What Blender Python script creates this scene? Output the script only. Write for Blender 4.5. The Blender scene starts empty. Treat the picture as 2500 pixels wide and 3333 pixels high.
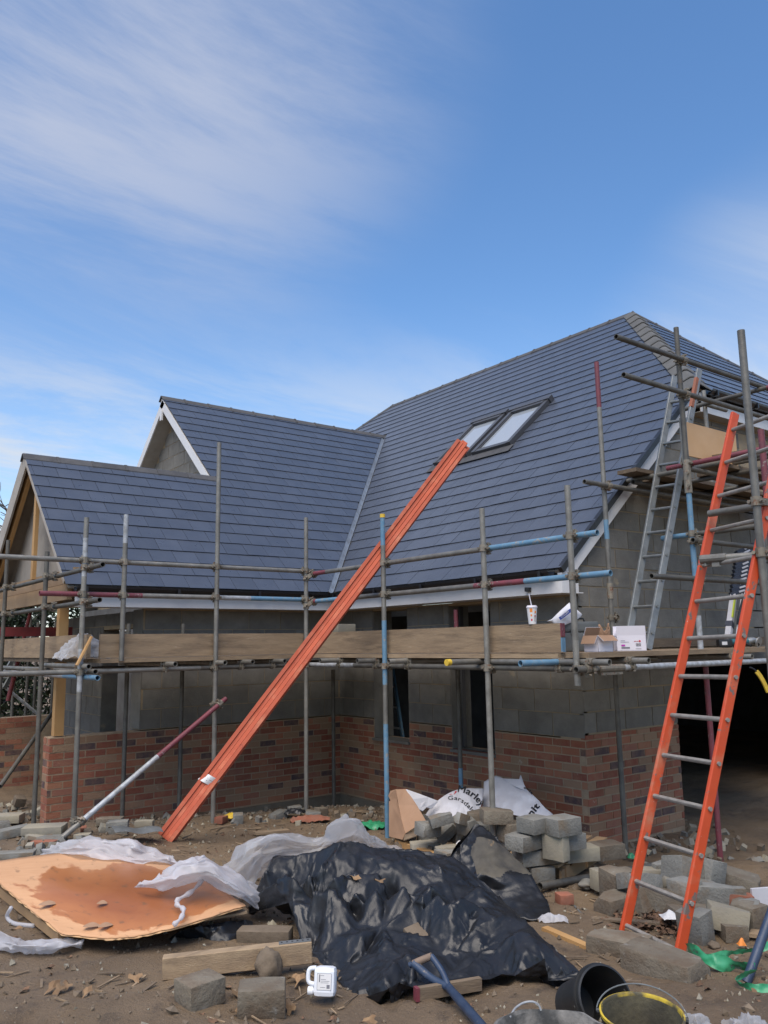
import bpy, bmesh, math, random
from mathutils import Vector as V, Matrix, noise, geometry
random.seed(11)
S = bpy.context.scene
COL = S.collection

# ---------------------------------------------------------------- camera
# world axes follow the house: the inner corner of the two front walls is the
# origin, +x runs along the left wing to the right, +y away from the camera.
F, CX, CY = 2663.0, 1250.0, 1666.5            # focal length and centre in photo pixels (2500 x 3333)
CAM = V((-6.3348, -9.2578, 1.85))
AX = (V((0.79377543, -0.60799993, -0.01602024)),   # right
      V((0.08509875, 0.1371046, -0.98689439)),     # down
      V((0.60222817, 0.78200921, 0.1605703)))      # forward
cd = bpy.data.cameras.new("camera"); cam = bpy.data.objects.new("camera", cd); COL.objects.link(cam)
cam.matrix_world = Matrix(((AX[0].x, -AX[1].x, -AX[2].x, CAM.x), (AX[0].y, -AX[1].y, -AX[2].y, CAM.y),
                           (AX[0].z, -AX[1].z, -AX[2].z, CAM.z), (0, 0, 0, 1)))
cd.sensor_fit = 'HORIZONTAL'; cd.sensor_width = 36; cd.lens = F / 2500 * 36
cd.clip_start = .05; cd.clip_end = 3000
S.camera = cam

# ---------------------------------------------------------------- sky, sun, exposure
SUN_EL, SUN_AZ = math.radians(60), math.radians(236)     # azimuth clockwise from +y
w = bpy.data.worlds.new("World"); S.world = w; w.use_nodes = True
wn, wl = w.node_tree.nodes, w.node_tree.links
wn.clear()
def WN(t, **k):
    n = wn.new(t)
    for a, b in k.items():
        if a == 'op': n.operation = b
        else: n.inputs[a].default_value = b
    return n
def wmath(op, a, b=None, clamp=False):
    n = wn.new('ShaderNodeMath'); n.operation = op; n.use_clamp = clamp
    for i, x in enumerate((a, b)):
        if x is None: continue
        if hasattr(x, 'links'): wl.new(x, n.inputs[i])
        else: n.inputs[i].default_value = x
    return n.outputs[0]
def wramp(x, lo, hi):
    n = wn.new('ShaderNodeMapRange'); n.interpolation_type = 'SMOOTHSTEP'
    wl.new(x, n.inputs[0]); n.inputs[1].default_value = lo; n.inputs[2].default_value = hi
    return n.outputs[0]
sky = wn.new('ShaderNodeTexSky'); sky.sky_type = 'NISHITA'; sky.sun_disc = False
sky.sun_elevation = SUN_EL; sky.sun_rotation = SUN_AZ
sky.altitude = 100; sky.air_density = 1.0; sky.dust_density = .25; sky.ozone_density = 3.0
tc = wn.new('ShaderNodeTexCoord'); sep = wn.new('ShaderNodeSeparateXYZ'); wl.new(tc.outputs['Generated'], sep.inputs[0])
zz = wmath('ADD', wmath('MAXIMUM', sep.outputs[2], 0.0), .22)
comb = wn.new('ShaderNodeCombineXYZ')
wl.new(wmath('DIVIDE', sep.outputs[0], zz), comb.inputs[0]); wl.new(wmath('DIVIDE', sep.outputs[1], zz), comb.inputs[1])
mp = wn.new('ShaderNodeMapping'); wl.new(comb.outputs[0], mp.inputs[0])
mp.inputs['Rotation'].default_value = (0, 0, math.radians(28)); mp.inputs['Scale'].default_value = (.42, 1.15, 1)
mp.inputs['Location'].default_value = (3.1, .55, 0)
n1 = wn.new('ShaderNodeTexNoise'); wl.new(mp.outputs[0], n1.inputs[0])
n1.inputs['Scale'].default_value = 1.7; n1.inputs['Detail'].default_value = 11; n1.inputs['Roughness'].default_value = .64; n1.inputs['Distortion'].default_value = .55
n2 = wn.new('ShaderNodeTexNoise'); wl.new(mp.outputs[0], n2.inputs[0])
n2.inputs['Scale'].default_value = .5; n2.inputs['Detail'].default_value = 3
def blob(d, lo, hi):
    vm = wn.new('ShaderNodeVectorMath'); vm.operation = 'DOT_PRODUCT'
    wl.new(tc.outputs['Generated'], vm.inputs[0]); vm.inputs[1].default_value = d.normalized()
    return wramp(vm.outputs['Value'], lo, hi)
def pdir(px, py): return (AX[0] * ((px - CX) / F) + AX[1] * ((py - CY) / F) + AX[2]).normalized()
wisps = wmath('MULTIPLY', wramp(n1.outputs[0], .46, .72), wramp(n2.outputs[0], .40, .70))
bank = wmath('MULTIPLY', blob(pdir(150, -250), math.cos(math.radians(29)), math.cos(math.radians(3))),
             wmath('ADD', wramp(n1.outputs[0], .36, .66), .16))            # the soft cloud up on the left
low = wmath('MULTIPLY', wramp(sep.outputs[2], .42, .14), wmath('ADD', wramp(n1.outputs[0], .44, .62), .26))
mask = wmath('MINIMUM', wmath('ADD', wmath('MULTIPLY', wisps, .30), wmath('MULTIPLY', bank, .66), True), .9)
mix0 = wn.new('ShaderNodeMix'); mix0.data_type = 'RGBA'
wl.new(mask, mix0.inputs[0]); sat = wn.new('ShaderNodeHueSaturation'); sat.inputs['Saturation'].default_value = 1.14; sat.inputs['Value'].default_value = 1.25; wl.new(sky.outputs[0], sat.inputs['Color']); wl.new(sat.outputs[0], mix0.inputs[6]); mix0.inputs[7].default_value = (3.5, 3.75, 4.5, 1)
mix = wn.new('ShaderNodeMix'); mix.data_type = 'RGBA'
hz_ = wmath('MULTIPLY', blob(pdir(2750, 1300), math.cos(math.radians(17)), math.cos(math.radians(3))), wmath('ADD', wramp(n1.outputs[0], .3, .7), .45))
wl.new(wmath('ADD', wmath('MULTIPLY', low, .8), wmath('MULTIPLY', hz_, .42), True), mix.inputs[0]); wl.new(mix0.outputs[2], mix.inputs[6]); mix.inputs[7].default_value = (4.5, 4.65, 4.9, 1)
bg = wn.new('ShaderNodeBackground'); bg.inputs[1].default_value = .075
wl.new(mix.outputs[2], bg.inputs[0])
wo = wn.new('ShaderNodeOutputWorld'); wl.new(bg.outputs[0], wo.inputs[0])

sd = bpy.data.lights.new("sun", 'SUN'); sd.energy = 2.0; sd.angle = math.radians(55); sd.color = (1, .90, .78)
so = bpy.data.objects.new("sun", sd); COL.objects.link(so)
sdir = V((math.sin(SUN_AZ) * math.cos(SUN_EL), math.cos(SUN_AZ) * math.cos(SUN_EL), math.sin(SUN_EL)))
so.rotation_euler = sdir.to_track_quat('Z', 'Y').to_euler(); so.location = sdir * 40
vs = S.view_settings
vs.view_transform = 'Standard'; vs.look = 'None'; vs.exposure = 1.15; vs.gamma = 1.0; vs.use_curve_mapping = False

# ---------------------------------------------------------------- measuring helpers
def ray(px, py): return AX[0] * ((px - CX) / F) + AX[1] * ((py - CY) / F) + AX[2]
def at(px, py, D): return CAM + ray(px, py) * D                     # point at a depth along the view
def onp(px, py, ax, val):                                            # point on a plane x / y / z = val
    d = ray(px, py); return CAM + d * ((val - CAM[ax]) / d[ax])
GCP = [(0,0,-.27),(-1.3,-.2,-.12),(-2.6,0,-.02),(-3.7,0,.06),(-3.9,-1.4,.3),(-2.5,-1.4,.14),(-1.4,-1.4,.07),(-1.4,-2.8,.07),
       (-1.4,-4.2,.12),(0,-4.1,-.1),(-2,-5.9,.1),(-2.3,-4.8,.1),(2,-5,-.1),(-4,-4,.2),(-5,-6,.25),(-3.5,-7,.25),(-6,-9,.3),(-6,-3,.3),
       (-9,-5,.3),(-1,-8,.2),(-4,3,.0),(-8,3,.1),(5,-6,0),(0,-12,.3),(-12,-12,.3),(8,8,0),(-15,5,.1),(-5,12,.1)]
def g0(x, y):
    s = t = 0.0
    for a, b, c in GCP:
        q = 1 / (((x - a) ** 2 + (y - b) ** 2) + .15) ** 1.6; s += q * c; t += q
    return s / t
def gnd(px, py, h=0.0):                                              # where a photo point meets the ground (+h)
    z = .15
    for _ in range(10):
        p = onp(px, py, 2, z + h); z = g0(p.x, p.y)
    return p

# ---------------------------------------------------------------- mesh helpers
class MB:
    def __init__(s): s.v = []; s.f = []; s.m = []
    def add(s, vs_, fs, mi=0):
        o = len(s.v); s.v += [V(p) for p in vs_]; s.f += [tuple(i + o for i in f) for f in fs]; s.m += [mi] * len(fs); return s
    def box(s, c, d, R=None, mi=0):
        c = V(c); h = V(d) * .5
        pts = [V((x * h.x, y * h.y, z * h.z)) for x in (-1, 1) for y in (-1, 1) for z in (-1, 1)]
        if R is not None: pts = [R @ p for p in pts]
        return s.add([c + p for p in pts], [(0,1,3,2),(4,6,7,5),(0,4,5,1),(2,3,7,6),(0,2,6,4),(1,5,7,3)], mi)
    def bar(s, a, b, wd, ht, up=(0, 0, 1), mi=0):                  # box from a to b, wd across, ht along up
        a, b = V(a), V(b); R = frame(b - a, up)
        return s.box((a + b) / 2, ((b - a).length, wd, ht), R, mi)
    def tube(s, a, b, r=.02415, n=10, t=.004, mi=0):               # hollow tube with open ends
        a, b = V(a), V(b); R = frame(b - a, (0, 0, 1) if abs((b - a).normalized().z) < .9 else (0, 1, 0))
        vs_ = []
        for p, rr in ((a, r), (b, r), (b, r - t), (a, r - t)):
            for i in range(n):
                an = 2 * math.pi * i / n; vs_.append(p + R @ V((0, math.cos(an) * rr, math.sin(an) * rr)))
        fs = []
        for k in range(4):
            k2 = (k + 1) % 4
            for i in range(n): j = (i + 1) % n; fs.append((k * n + i, k * n + j, k2 * n + j, k2 * n + i))
        return s.add(vs_, fs, mi)
    def cyl(s, a, b, r0, r1=None, n=10, mi=0):
        a, b = V(a), V(b); r1 = r0 if r1 is None else r1
        R = frame(b - a, (0, 0, 1) if abs((b - a).normalized().z) < .9 else (0, 1, 0))
        vs_ = [p + R @ V((0, math.cos(2 * math.pi * i / n) * rr, math.sin(2 * math.pi * i / n) * rr)) for p, rr in ((a, r0), (b, r1)) for i in range(n)]
        fs = [(i, (i + 1) % n, n + (i + 1) % n, n + i) for i in range(n)] + [tuple(range(n - 1, -1, -1)), tuple(range(n, 2 * n))]
        return s.add(vs_, fs, mi)
    def path(s, pts, r, n=8, mi=0, cap=True):
        pts = [V(p) for p in pts]; rr = r if isinstance(r, (list, tuple)) else [r] * len(pts)
        vs_ = []; pf = None
        for i, p in enumerate(pts):
            d = (pts[min(i + 1, len(pts) - 1)] - pts[max(i - 1, 0)]).normalized()
            up = pf if pf is not None else ((0, 0, 1) if abs(d.z) < .9 else (0, 1, 0))
            R = frame(d, up); pf = R @ V((0, 0, 1))
            vs_ += [p + R @ V((0, math.cos(2 * math.pi * k / n) * rr[i], math.sin(2 * math.pi * k / n) * rr[i])) for k in range(n)]
        fs = []
        for i in range(len(pts) - 1):
            for k in range(n): j = (k + 1) % n; fs.append((i * n + k, i * n + j, (i + 1) * n + j, (i + 1) * n + k))
        if cap: fs += [tuple(range(n - 1, -1, -1)), tuple(range((len(pts) - 1) * n, len(pts) * n))]
        return s.add(vs_, fs, mi)
    def lathe(s, prof, M=None, n=28, mi=0):                        # prof: (radius, height) pairs about z
        M = M or Matrix.Identity(4)
        vs_ = [M @ V((math.cos(2 * math.pi * k / n) * r, math.sin(2 * math.pi * k / n) * r, z)) for r, z in prof for k in range(n)]
        fs = [(i * n + k, i * n + (k + 1) % n, (i + 1) * n + (k + 1) % n, (i + 1) * n + k) for i in range(len(prof) - 1) for k in range(n)]
        return s.add(vs_, fs, mi)
    def grid(s, fn, nu, nv, mi=0):
        vs_ = [fn(i / nu, j / nv) for j in range(nv + 1) for i in range(nu + 1)]
        fs = [(j * (nu + 1) + i, j * (nu + 1) + i + 1, (j + 1) * (nu + 1) + i + 1, (j + 1) * (nu + 1) + i) for j in range(nv) for i in range(nu)]
        return s.add(vs_, fs, mi)
    def prism(s, poly, d, mi=0):                                   # poly: 3d points, extruded by vector d
        n = len(poly); poly = [V(p) for p in poly]; d = V(d)
        return s.add(poly + [p + d for p in poly], [tuple(range(n)), tuple(range(2 * n - 1, n - 1, -1))] + [(i, i + n, (i + 1) % n + n, (i + 1) % n) for i in range(n)], mi)
def frame(d, up=(0, 0, 1)):
    x = V(d).normalized(); u = V(up); y = u.cross(x)
    if y.length < 1e-5: y = V((0, 1, 0)).cross(x)
    y.normalize(); z = x.cross(y)
    return Matrix((x, y, z)).transposed()
def rotz(a): return Matrix.Rotation(a, 3, 'Z')
def eul(x, y, z): return (Matrix.Rotation(z, 3, 'Z') @ Matrix.Rotation(y, 3, 'Y') @ Matrix.Rotation(x, 3, 'X'))

def mesh_of(name, mb, mats, base=(0, 0, 0), smooth=False, fixn=True):
    me = bpy.data.meshes.new(name); b = V(base)
    me.from_pydata([tuple(p - b) for p in mb.v], [], mb.f)
    if not isinstance(mats, (list, tuple)): mats = [mats]
    for m in mats: me.materials.append(m)
    if len(mats) > 1: me.polygons.foreach_set('material_index', mb.m)
    if fixn:
        bm = bmesh.new(); bm.from_mesh(me); bmesh.ops.recalc_face_normals(bm, faces=bm.faces); bm.to_mesh(me); bm.free()
    if smooth:
        me.polygons.foreach_set('use_smooth', [True] * len(me.polygons))
        if smooth != 'all':
            me.set_sharp_from_angle(angle=math.radians(40 if smooth is True else smooth))
    me.update(); return me
BASE = {}
def tag(o, label=None, cat=None, group=None, kind=None):
    if label: o['label'] = label
    if cat: o['category'] = cat
    if group: o['group'] = group
    if kind: o['kind'] = kind
    return o
def thing(name, label, cat, base=(0, 0, 0), group=None):
    o = bpy.data.objects.new(name, None); COL.objects.link(o); o.location = base; o.empty_display_size = .1
    BASE[o.name] = V(base); return tag(o, label, cat, group)
def part(name, mb, mats, parent, smooth=False, label=None, kind=None, fixn=True):
    b = BASE[parent.name]
    o = bpy.data.objects.new(name, mesh_of(name, mb, mats, b, smooth, fixn)); COL.objects.link(o); o.parent = parent
    BASE[o.name] = b
    if label: o['label'] = label
    if kind: o['kind'] = kind
    return o
def piece(name, me, parent, loc, R=None):                           # a shared mesh placed at loc
    o = bpy.data.objects.new(name, me); COL.objects.link(o); o.parent = parent
    M = (R.to_4x4() if R is not None else Matrix.Identity(4)); M.translation = V(loc) - BASE[parent.name]
    o.matrix_local = M; BASE[o.name] = BASE[parent.name]; return o
def solo(name, mb, mats, label, cat, base=None, group=None, smooth=False, kind=None, fixn=True):
    if base is None:
        xs = [p.x for p in mb.v]; ys = [p.y for p in mb.v]; zs = [p.z for p in mb.v]
        base = V(((min(xs) + max(xs)) / 2, (min(ys) + max(ys)) / 2, min(zs)))
    o = bpy.data.objects.new(name, mesh_of(name, mb, mats, base, smooth, fixn)); COL.objects.link(o); o.location = base
    BASE[o.name] = V(base); return tag(o, label, cat, group, kind)
def struct(name, mb, mats, smooth=False, kind='structure', label=None):
    o = bpy.data.objects.new(name, mesh_of(name, mb, mats, (0, 0, 0), smooth)); COL.objects.link(o); o['kind'] = kind
    BASE[o.name] = V((0, 0, 0))
    if label: o['label'] = label
    return o

# ---------------------------------------------------------------- materials (all procedural)
def mat(name, c1, c2=None, rough=.7, scale=6.0, detail=6, bump=0.0, bscale=40.0, metal=0.0, rnd=0.0, spec=.5, stops=None,
        spots=None, stretch=None, hues=None, trans=0.0, coat=0.0, lo=.35, hi=.65, rvar=.1):
    """c1..c2 blended by noise; hues = list of colours picked per piece; spots = (colour, scale, lo, hi) laid on top."""
    m = bpy.data.materials.new(name); m.use_nodes = True; N, L = m.node_tree.nodes, m.node_tree.links; N.clear()
    out = N.new('ShaderNodeOutputMaterial'); b = N.new('ShaderNodeBsdfPrincipled'); L.new(b.outputs[0], out.inputs[0])
    b.inputs['Roughness'].default_value = rough; b.inputs['Metallic'].default_value = metal; b.inputs['Specular IOR Level'].default_value = spec
    if coat: b.inputs['Coat Weight'].default_value = coat
    t = N.new('ShaderNodeTexCoord'); vec = t.outputs['Object']
    oi = N.new('ShaderNodeObjectInfo'); geo = N.new('ShaderNodeNewGeometry')
    ad = N.new('ShaderNodeMath'); ad.operation = 'ADD'; L.new(oi.outputs['Random'], ad.inputs[0]); L.new(geo.outputs['Random Per Island'], ad.inputs[1])
    fr = N.new('ShaderNodeMath'); fr.operation = 'FRACT'; L.new(ad.outputs[0], fr.inputs[0]); R = fr.outputs[0]
    mp_ = N.new('ShaderNodeMapping'); L.new(vec, mp_.inputs[0])
    if stretch: mp_.inputs['Scale'].default_value = stretch
    cmb = N.new('ShaderNodeMath'); cmb.operation = 'MULTIPLY'; L.new(R, cmb.inputs[0]); cmb.inputs[1].default_value = 37.0
    cx = N.new('ShaderNodeCombineXYZ'); L.new(cmb.outputs[0], cx.inputs[0]); L.new(cmb.outputs[0], cx.inputs[2])
    L.new(cx.outputs[0], mp_.inputs['Location']); P = mp_.outputs[0]
    def nz(sc, dt=6, ro=.6):
        n = N.new('ShaderNodeTexNoise'); L.new(P, n.inputs[0]); n.inputs['Scale'].default_value = sc; n.inputs['Detail'].default_value = dt; n.inputs['Roughness'].default_value = ro
        return n.outputs[0]
    def rng(x, lo_, hi_):
        n = N.new('ShaderNodeMapRange'); L.new(x, n.inputs[0]); n.inputs[1].default_value = lo_; n.inputs[2].default_value = hi_; return n.outputs[0]
    def mixc(fac, a, bb):
        n = N.new('ShaderNodeMix'); n.data_type = 'RGBA'
        for i, x in ((0, fac), (6, a), (7, bb)):
            if isinstance(x, (int, float)): n.inputs[i].default_value = x
            elif isinstance(x, tuple): n.inputs[i].default_value = (*x, 1) if len(x) == 3 else x
            else: L.new(x, n.inputs[i])
        return n.outputs[2]
    if hues:
        cr = N.new('ShaderNodeValToRGB'); cr.color_ramp.interpolation = 'CONSTANT'; L.new(R, cr.inputs[0])
        el = cr.color_ramp.elements
        while len(el) < len(hues): el.new(.5)
        for i, h in enumerate(hues): el[i].position = i / len(hues); el[i].color = (*h, 1)
        c1o = cr.outputs[0]; c2o = mixc(.6, c1o, c2) if c2 else c1o
    else: c1o, c2o = c1, (c2 or c1)
    f1 = rng(nz(scale, detail), lo, hi)
    col_ = mixc(f1, c1o, c2o)
    for sp in (spots or []):
        col_ = mixc(rng(nz(sp[1], 5, .65), sp[2], sp[3]), col_, sp[0])
    if rnd:
        hs = N.new('ShaderNodeHueSaturation'); L.new(col_, hs.inputs['Color'])
        L.new(rng_lin(N, L, R, 1 - rnd, 1 + rnd), hs.inputs['Value']); col_ = hs.outputs[0]
    if isinstance(col_, tuple): b.inputs['Base Color'].default_value = (*col_, 1)
    else: L.new(col_, b.inputs['Base Color'])
    if rvar:
        rr = N.new('ShaderNodeMapRange'); L.new(nz(scale * 2.3, 4), rr.inputs[0]); rr.inputs[1].default_value = .3; rr.inputs[2].default_value = .7
        rr.inputs[3].default_value = max(.03, rough - rvar); rr.inputs[4].default_value = min(1, rough + rvar); L.new(rr.outputs[0], b.inputs['Roughness'])
    if bump:
        bp = N.new('ShaderNodeBump'); bp.inputs['Strength'].default_value = bump; bp.inputs['Distance'].default_value = .01
        L.new(nz(bscale, 5), bp.inputs['Height']); L.new(bp.outputs[0], b.inputs['Normal'])
    if trans:
        tl = N.new('ShaderNodeBsdfTransparent'); tr = N.new('ShaderNodeBsdfTranslucent'); tr.inputs[0].default_value = (.8, .8, .82, 1)
        m1 = N.new('ShaderNodeMixShader'); m1.inputs[0].default_value = .4; L.new(b.outputs[0], m1.inputs[1]); L.new(tr.outputs[0], m1.inputs[2])
        m2 = N.new('ShaderNodeMixShader'); L.new(m1.outputs[0], m2.inputs[1]); L.new(tl.outputs[0], m2.inputs[2])
        lw = N.new('ShaderNodeLayerWeight'); lw.inputs[0].default_value = .35
        k = N.new('ShaderNodeMapRange'); L.new(lw.outputs['Facing'], k.inputs[0]); k.inputs[3].default_value = trans; k.inputs[4].default_value = trans * .25
        L.new(k.outputs[0], m2.inputs[0]); L.new(m2.outputs[0], out.inputs[0])
    return m
def rng_lin(N, L, x, a, b):
    n = N.new('ShaderNodeMapRange'); L.new(x, n.inputs[0]); n.inputs[3].default_value = a; n.inputs[4].default_value = b; return n.outputs[0]

M = {}
M['slate'] = mat('slate', (.054, .063, .084), (.065, .075, .098), rough=.32, scale=3, bump=.12, bscale=90, rnd=.06, spec=.5, rvar=.06)
M['ridge'] = mat('ridge tile', (.050, .050, .053), (.070, .069, .070), rough=.8, scale=7, bump=.2, rnd=.1)
M['hiptile'] = mat('hip tile', (.080, .080, .076), (.105, .103, .096), rough=.8, scale=7, bump=.2, rnd=.1)
M['lead'] = mat('valley lead', (.20, .24, .30), (.14, .16, .19), rough=.45, scale=8, bump=.2)
M['brick'] = mat('brick', None, (.31, .17, .095), rough=.9, scale=11, bump=.5, bscale=60, rnd=.15, lo=.42, hi=.75,
                 hues=[(.30, .095, .052), (.26, .08, .047), (.32, .12, .066), (.27, .165, .10), (.30, .195, .12), (.23, .072, .045), (.085, .055, .055), (.31, .135, .075), (.28, .17, .105), (.27, .092, .055), (.24, .10, .065), (.29, .11, .062)],
                 spots=[((.42, .34, .26), 9, .66, .74)])
M['mortar'] = mat('brick mortar', (.37, .275, .18), (.29, .21, .135), rough=.95, scale=14, bump=.5)
M['block'] = mat('concrete block', (.138, .131, .115), (.19, .18, .158), rough=.92, scale=5, bump=.5, bscale=70, rnd=.12, spots=[((.30, .25, .17), 4, .66, .78)])
M['bmortar'] = mat('block mortar', (.34, .26, .16), (.27, .215, .145), rough=.95, scale=9, bump=.5)
M['plinth'] = mat('concrete plinth', (.17, .155, .12), (.13, .11, .08), rough=.95, scale=5, bump=.6)
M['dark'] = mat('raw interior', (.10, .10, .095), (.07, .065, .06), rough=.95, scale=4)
M['upvc'] = mat('white trim', (.66, .65, .64), (.60, .585, .57), rough=.4, scale=3, rvar=.05)
M['gutter'] = mat('black gutter', (.012, .012, .014), rough=.35)
M['soffit'] = mat('undercloak', (.36, .33, .29), (.30, .27, .23), rough=.8, scale=5)
M['galv'] = mat('galvanised tube', (.215, .205, .18), (.14, .132, .115), rough=.5, scale=9, metal=.35, bump=.12, rnd=.22, spots=[((.14, .10, .07), 16, .62, .75), ((.42, .41, .38), 30, .69, .76)])
M['galvdk'] = mat('weathered tube', (.125, .118, .10), (.08, .074, .064), rough=.6, scale=9, metal=.3, bump=.12, rnd=.2, spots=[((.13, .085, .055), 14, .6, .75)])
M['tubeblue'] = mat('blue painted tube', (.085, .19, .29), (.13, .24, .33), rough=.5, scale=12, spots=[((.24, .23, .21), 22, .56, .66)])
M['tubered'] = mat('maroon painted tube', (.18, .038, .05), (.13, .035, .045), rough=.55, scale=12, spots=[((.26, .22, .2), 24, .6, .7)])
M['tubewhite'] = mat('whitened tube', (.42, .44, .46), (.24, .24, .23), rough=.5, scale=18, metal=.2)
M['coupler'] = mat('steel coupler', (.16, .145, .12), (.24, .21, .16), rough=.65, scale=30, metal=.4, rnd=.25, spots=[((.16, .07, .035), 26, .55, .68)])
M['yellow'] = mat('yellow cap', (.68, .46, .04), (.55, .36, .04), rough=.5, scale=20)
M['board'] = mat('scaffold board', (.30, .215, .13), (.22, .155, .095), rough=.85, scale=3, stretch=(1, 6, 8), bump=.35, bscale=18, rnd=.14, spots=[((.12, .085, .055), 2.2, .52, .76), ((.40, .33, .24), 7, .64, .74)])
M['boardy'] = mat('scaffold board side run', (.30, .215, .13), (.22, .155, .095), rough=.85, scale=3, stretch=(6, 1, 8), bump=.35, bscale=18, rnd=.14, spots=[((.12, .085, .055), 2.2, .52, .76), ((.40, .33, .24), 7, .64, .74)])
M['boarddk'] = mat('old board', (.17, .125, .08), (.11, .08, .055), rough=.9, scale=3, stretch=(1, 6, 8), bump=.35, bscale=18, rnd=.15)
M['timber'] = mat('new timber', (.48, .285, .115), (.40, .225, .085), rough=.75, scale=3, bump=.2, bscale=25, rnd=.12)
M['timberdk'] = mat('roofing timber', (.30, .20, .11), (.24, .155, .085), rough=.8, scale=3, bump=.2, bscale=25, rnd=.12)
M['pallet'] = mat('pallet wood', (.38, .245, .125), (.30, .19, .10), rough=.85, scale=4, bump=.3, bscale=30, rnd=.15)
M['batten'] = mat('dyed batten', (.50, .105, .048), (.42, .085, .04), rough=.75, scale=4, bump=.25, bscale=26, rnd=.14, stretch=(1.2, 1.2, 1.2), spots=[((.30, .06, .035), 7, .66, .74), ((.60, .22, .12), 2.5, .55, .75), ((.22, .05, .035), 30, .68, .72)])
M['ladder'] = mat('orange ladder paint', (.55, .074, .020), (.48, .062, .018), rough=.45, scale=5, spots=[((.42, .20, .12), 3.5, .55, .75), ((.15, .12, .105), 13, .60, .63), ((.55, .50, .44), 38, .70, .73)])
M['rung'] = mat('ladder rung', (.30, .28, .25), (.20, .185, .165), rough=.6, scale=16, metal=.3, bump=.2)
M['alu'] = mat('aluminium', (.23, .24, .235), (.165, .172, .168), rough=.5, scale=10, metal=.5, spots=[((.48, .46, .42), 20, .66, .72)])
M['card'] = mat('cardboard', (.34, .205, .125), (.29, .17, .10), rough=.9, scale=4, bump=.1)
M['whitebox'] = mat('white carton', (.68, .655, .70), (.64, .61, .65), rough=.65, scale=3)
M['wprint'] = mat('white printed card', (.62, .61, .63), (.54, .53, .55), rough=.55, scale=2.5)
M['ink'] = mat('black print', (.02, .02, .022), rough=.6)
M['inkred'] = mat('red print', (.55, .02, .03), rough=.6)
M['inkblue'] = mat('blue print', (.03, .05, .22), rough=.6)
M['inkmag'] = mat('magenta print', (.42, .03, .36), rough=.6)
M['inkgrey'] = mat('grey print', (.16, .16, .18), rough=.6)
M['inkorange'] = mat('orange print', (.75, .24, .04), rough=.6)
M['paper'] = mat('paper', (.68, .67, .66), (.6, .59, .58), rough=.8, scale=9)
M['tarp'] = mat('black polythene', (.010, .011, .013), (.016, .017, .020), rough=.40, scale=3, bump=.5, bscale=11, spec=.42, rvar=.14,
                spots=[((.09, .075, .055), 3.5, .66, .82), ((.10, .09, .075), 26, .68, .76)])
M['tarpmud'] = mat('muddy polythene', (.018, .018, .02), (.085, .074, .055), rough=.75, scale=4, bump=.3, bscale=20, lo=.3, hi=.6, spots=[((.26, .17, .08), 5, .64, .72)])
M['poly'] = mat('clear polythene', (.60, .61, .63), (.48, .48, .48), rough=.22, scale=4, trans=.62, spec=.6, rvar=.08)
M['polyw'] = mat('white polythene', (.70, .70, .73), (.60, .59, .61), rough=.35, scale=5, trans=.25, rvar=.08)
M['green'] = mat('green polythene', (.025, .21, .09), (.045, .29, .14), rough=.4, scale=8)
M['blackpl'] = mat('black bucket plastic', (.014, .015, .016), (.022, .022, .022), rough=.45, scale=6, spots=[((.20, .18, .15), 30, .68, .74)])
M['cement'] = mat('cement crusted rubber', (.20, .19, .175), (.05, .05, .048), rough=.9, scale=8, bump=.5, lo=.4, hi=.6)
M['yrim'] = mat('yellow bucket rim', (.52, .37, .03), (.07, .06, .035), rough=.6, scale=9, lo=.40, hi=.56, bump=.2)
M['mudin'] = mat('mortar crusted inside', (.045, .04, .028), (.11, .095, .055), rough=.85, scale=9, bump=.4)
M['water'] = mat('dark water', (.004, .004, .004), rough=.06, rvar=0)
M['blue'] = mat('blue plastic', (.02, .20, .62), rough=.4)
M['steelblue'] = mat('blue tool paint', (.022, .038, .075), (.035, .055, .095), rough=.45, scale=12, spots=[((.16, .14, .12), 24, .64, .72)])
M['gripwood'] = mat('worn wood grip', (.24, .17, .12), (.15, .11, .085), rough=.7, scale=14, metal=.1)
M['canwhite'] = mat('white jerry can', (.72, .74, .78), (.66, .68, .71), rough=.4, scale=5)
M['stone'] = mat('mud stained stone', (.17, .13, .09), (.12, .09, .06), rough=.95, scale=6, bump=.7, bscale=30, rnd=.2)
M['ygstone'] = mat('yellow grey slab', (.30, .265, .19), (.23, .21, .17), rough=.9, scale=4, bump=.5, bscale=40, rnd=.15)
M['loose'] = mat('loose concrete block', (.205, .20, .178), (.14, .135, .118), rough=.93, scale=6, bump=.8, bscale=55, rnd=.2, spots=[((.17, .12, .072), 3.0, .50, .70), ((.30, .29, .26), 14, .66, .74), ((.07, .065, .055), 34, .66, .72)])
M['muddy'] = mat('muddy concrete block', (.185, .16, .12), (.135, .11, .08), rough=.95, scale=5, bump=.9, bscale=45, rnd=.14, spots=[((.12, .085, .055), 4, .46, .66), ((.24, .225, .195), 11, .62, .72), ((.06, .05, .04), 36, .66, .72)])
M['rbrick'] = mat('loose red brick', (.27, .09, .05), (.22, .10, .065), rough=.9, scale=8, bump=.5, rnd=.2)
M['leaf'] = mat('dry oak leaf', (.26, .165, .085), (.17, .10, .05), rough=.85, scale=20, rnd=.3)
M['litter'] = mat('leaf litter', (.16, .09, .05), (.09, .052, .032), rough=.9, scale=20, rnd=.35)
M['bark'] = mat('bark', (.06, .05, .04), (.04, .034, .028), rough=.95, scale=8, bump=.5)
M['hedge'] = mat('hedge leaf', (.018, .03, .012), (.03, .045, .018), rough=.7, scale=6, rnd=.4)
M['propred'] = mat('red steel prop', (.24, .035, .035), (.17, .03, .03), rough=.6, scale=9)
M['felt'] = mat('roofing underlay', (.30, .265, .22), (.22, .195, .165), rough=.8, scale=3, bump=.3, bscale=6)
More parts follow.
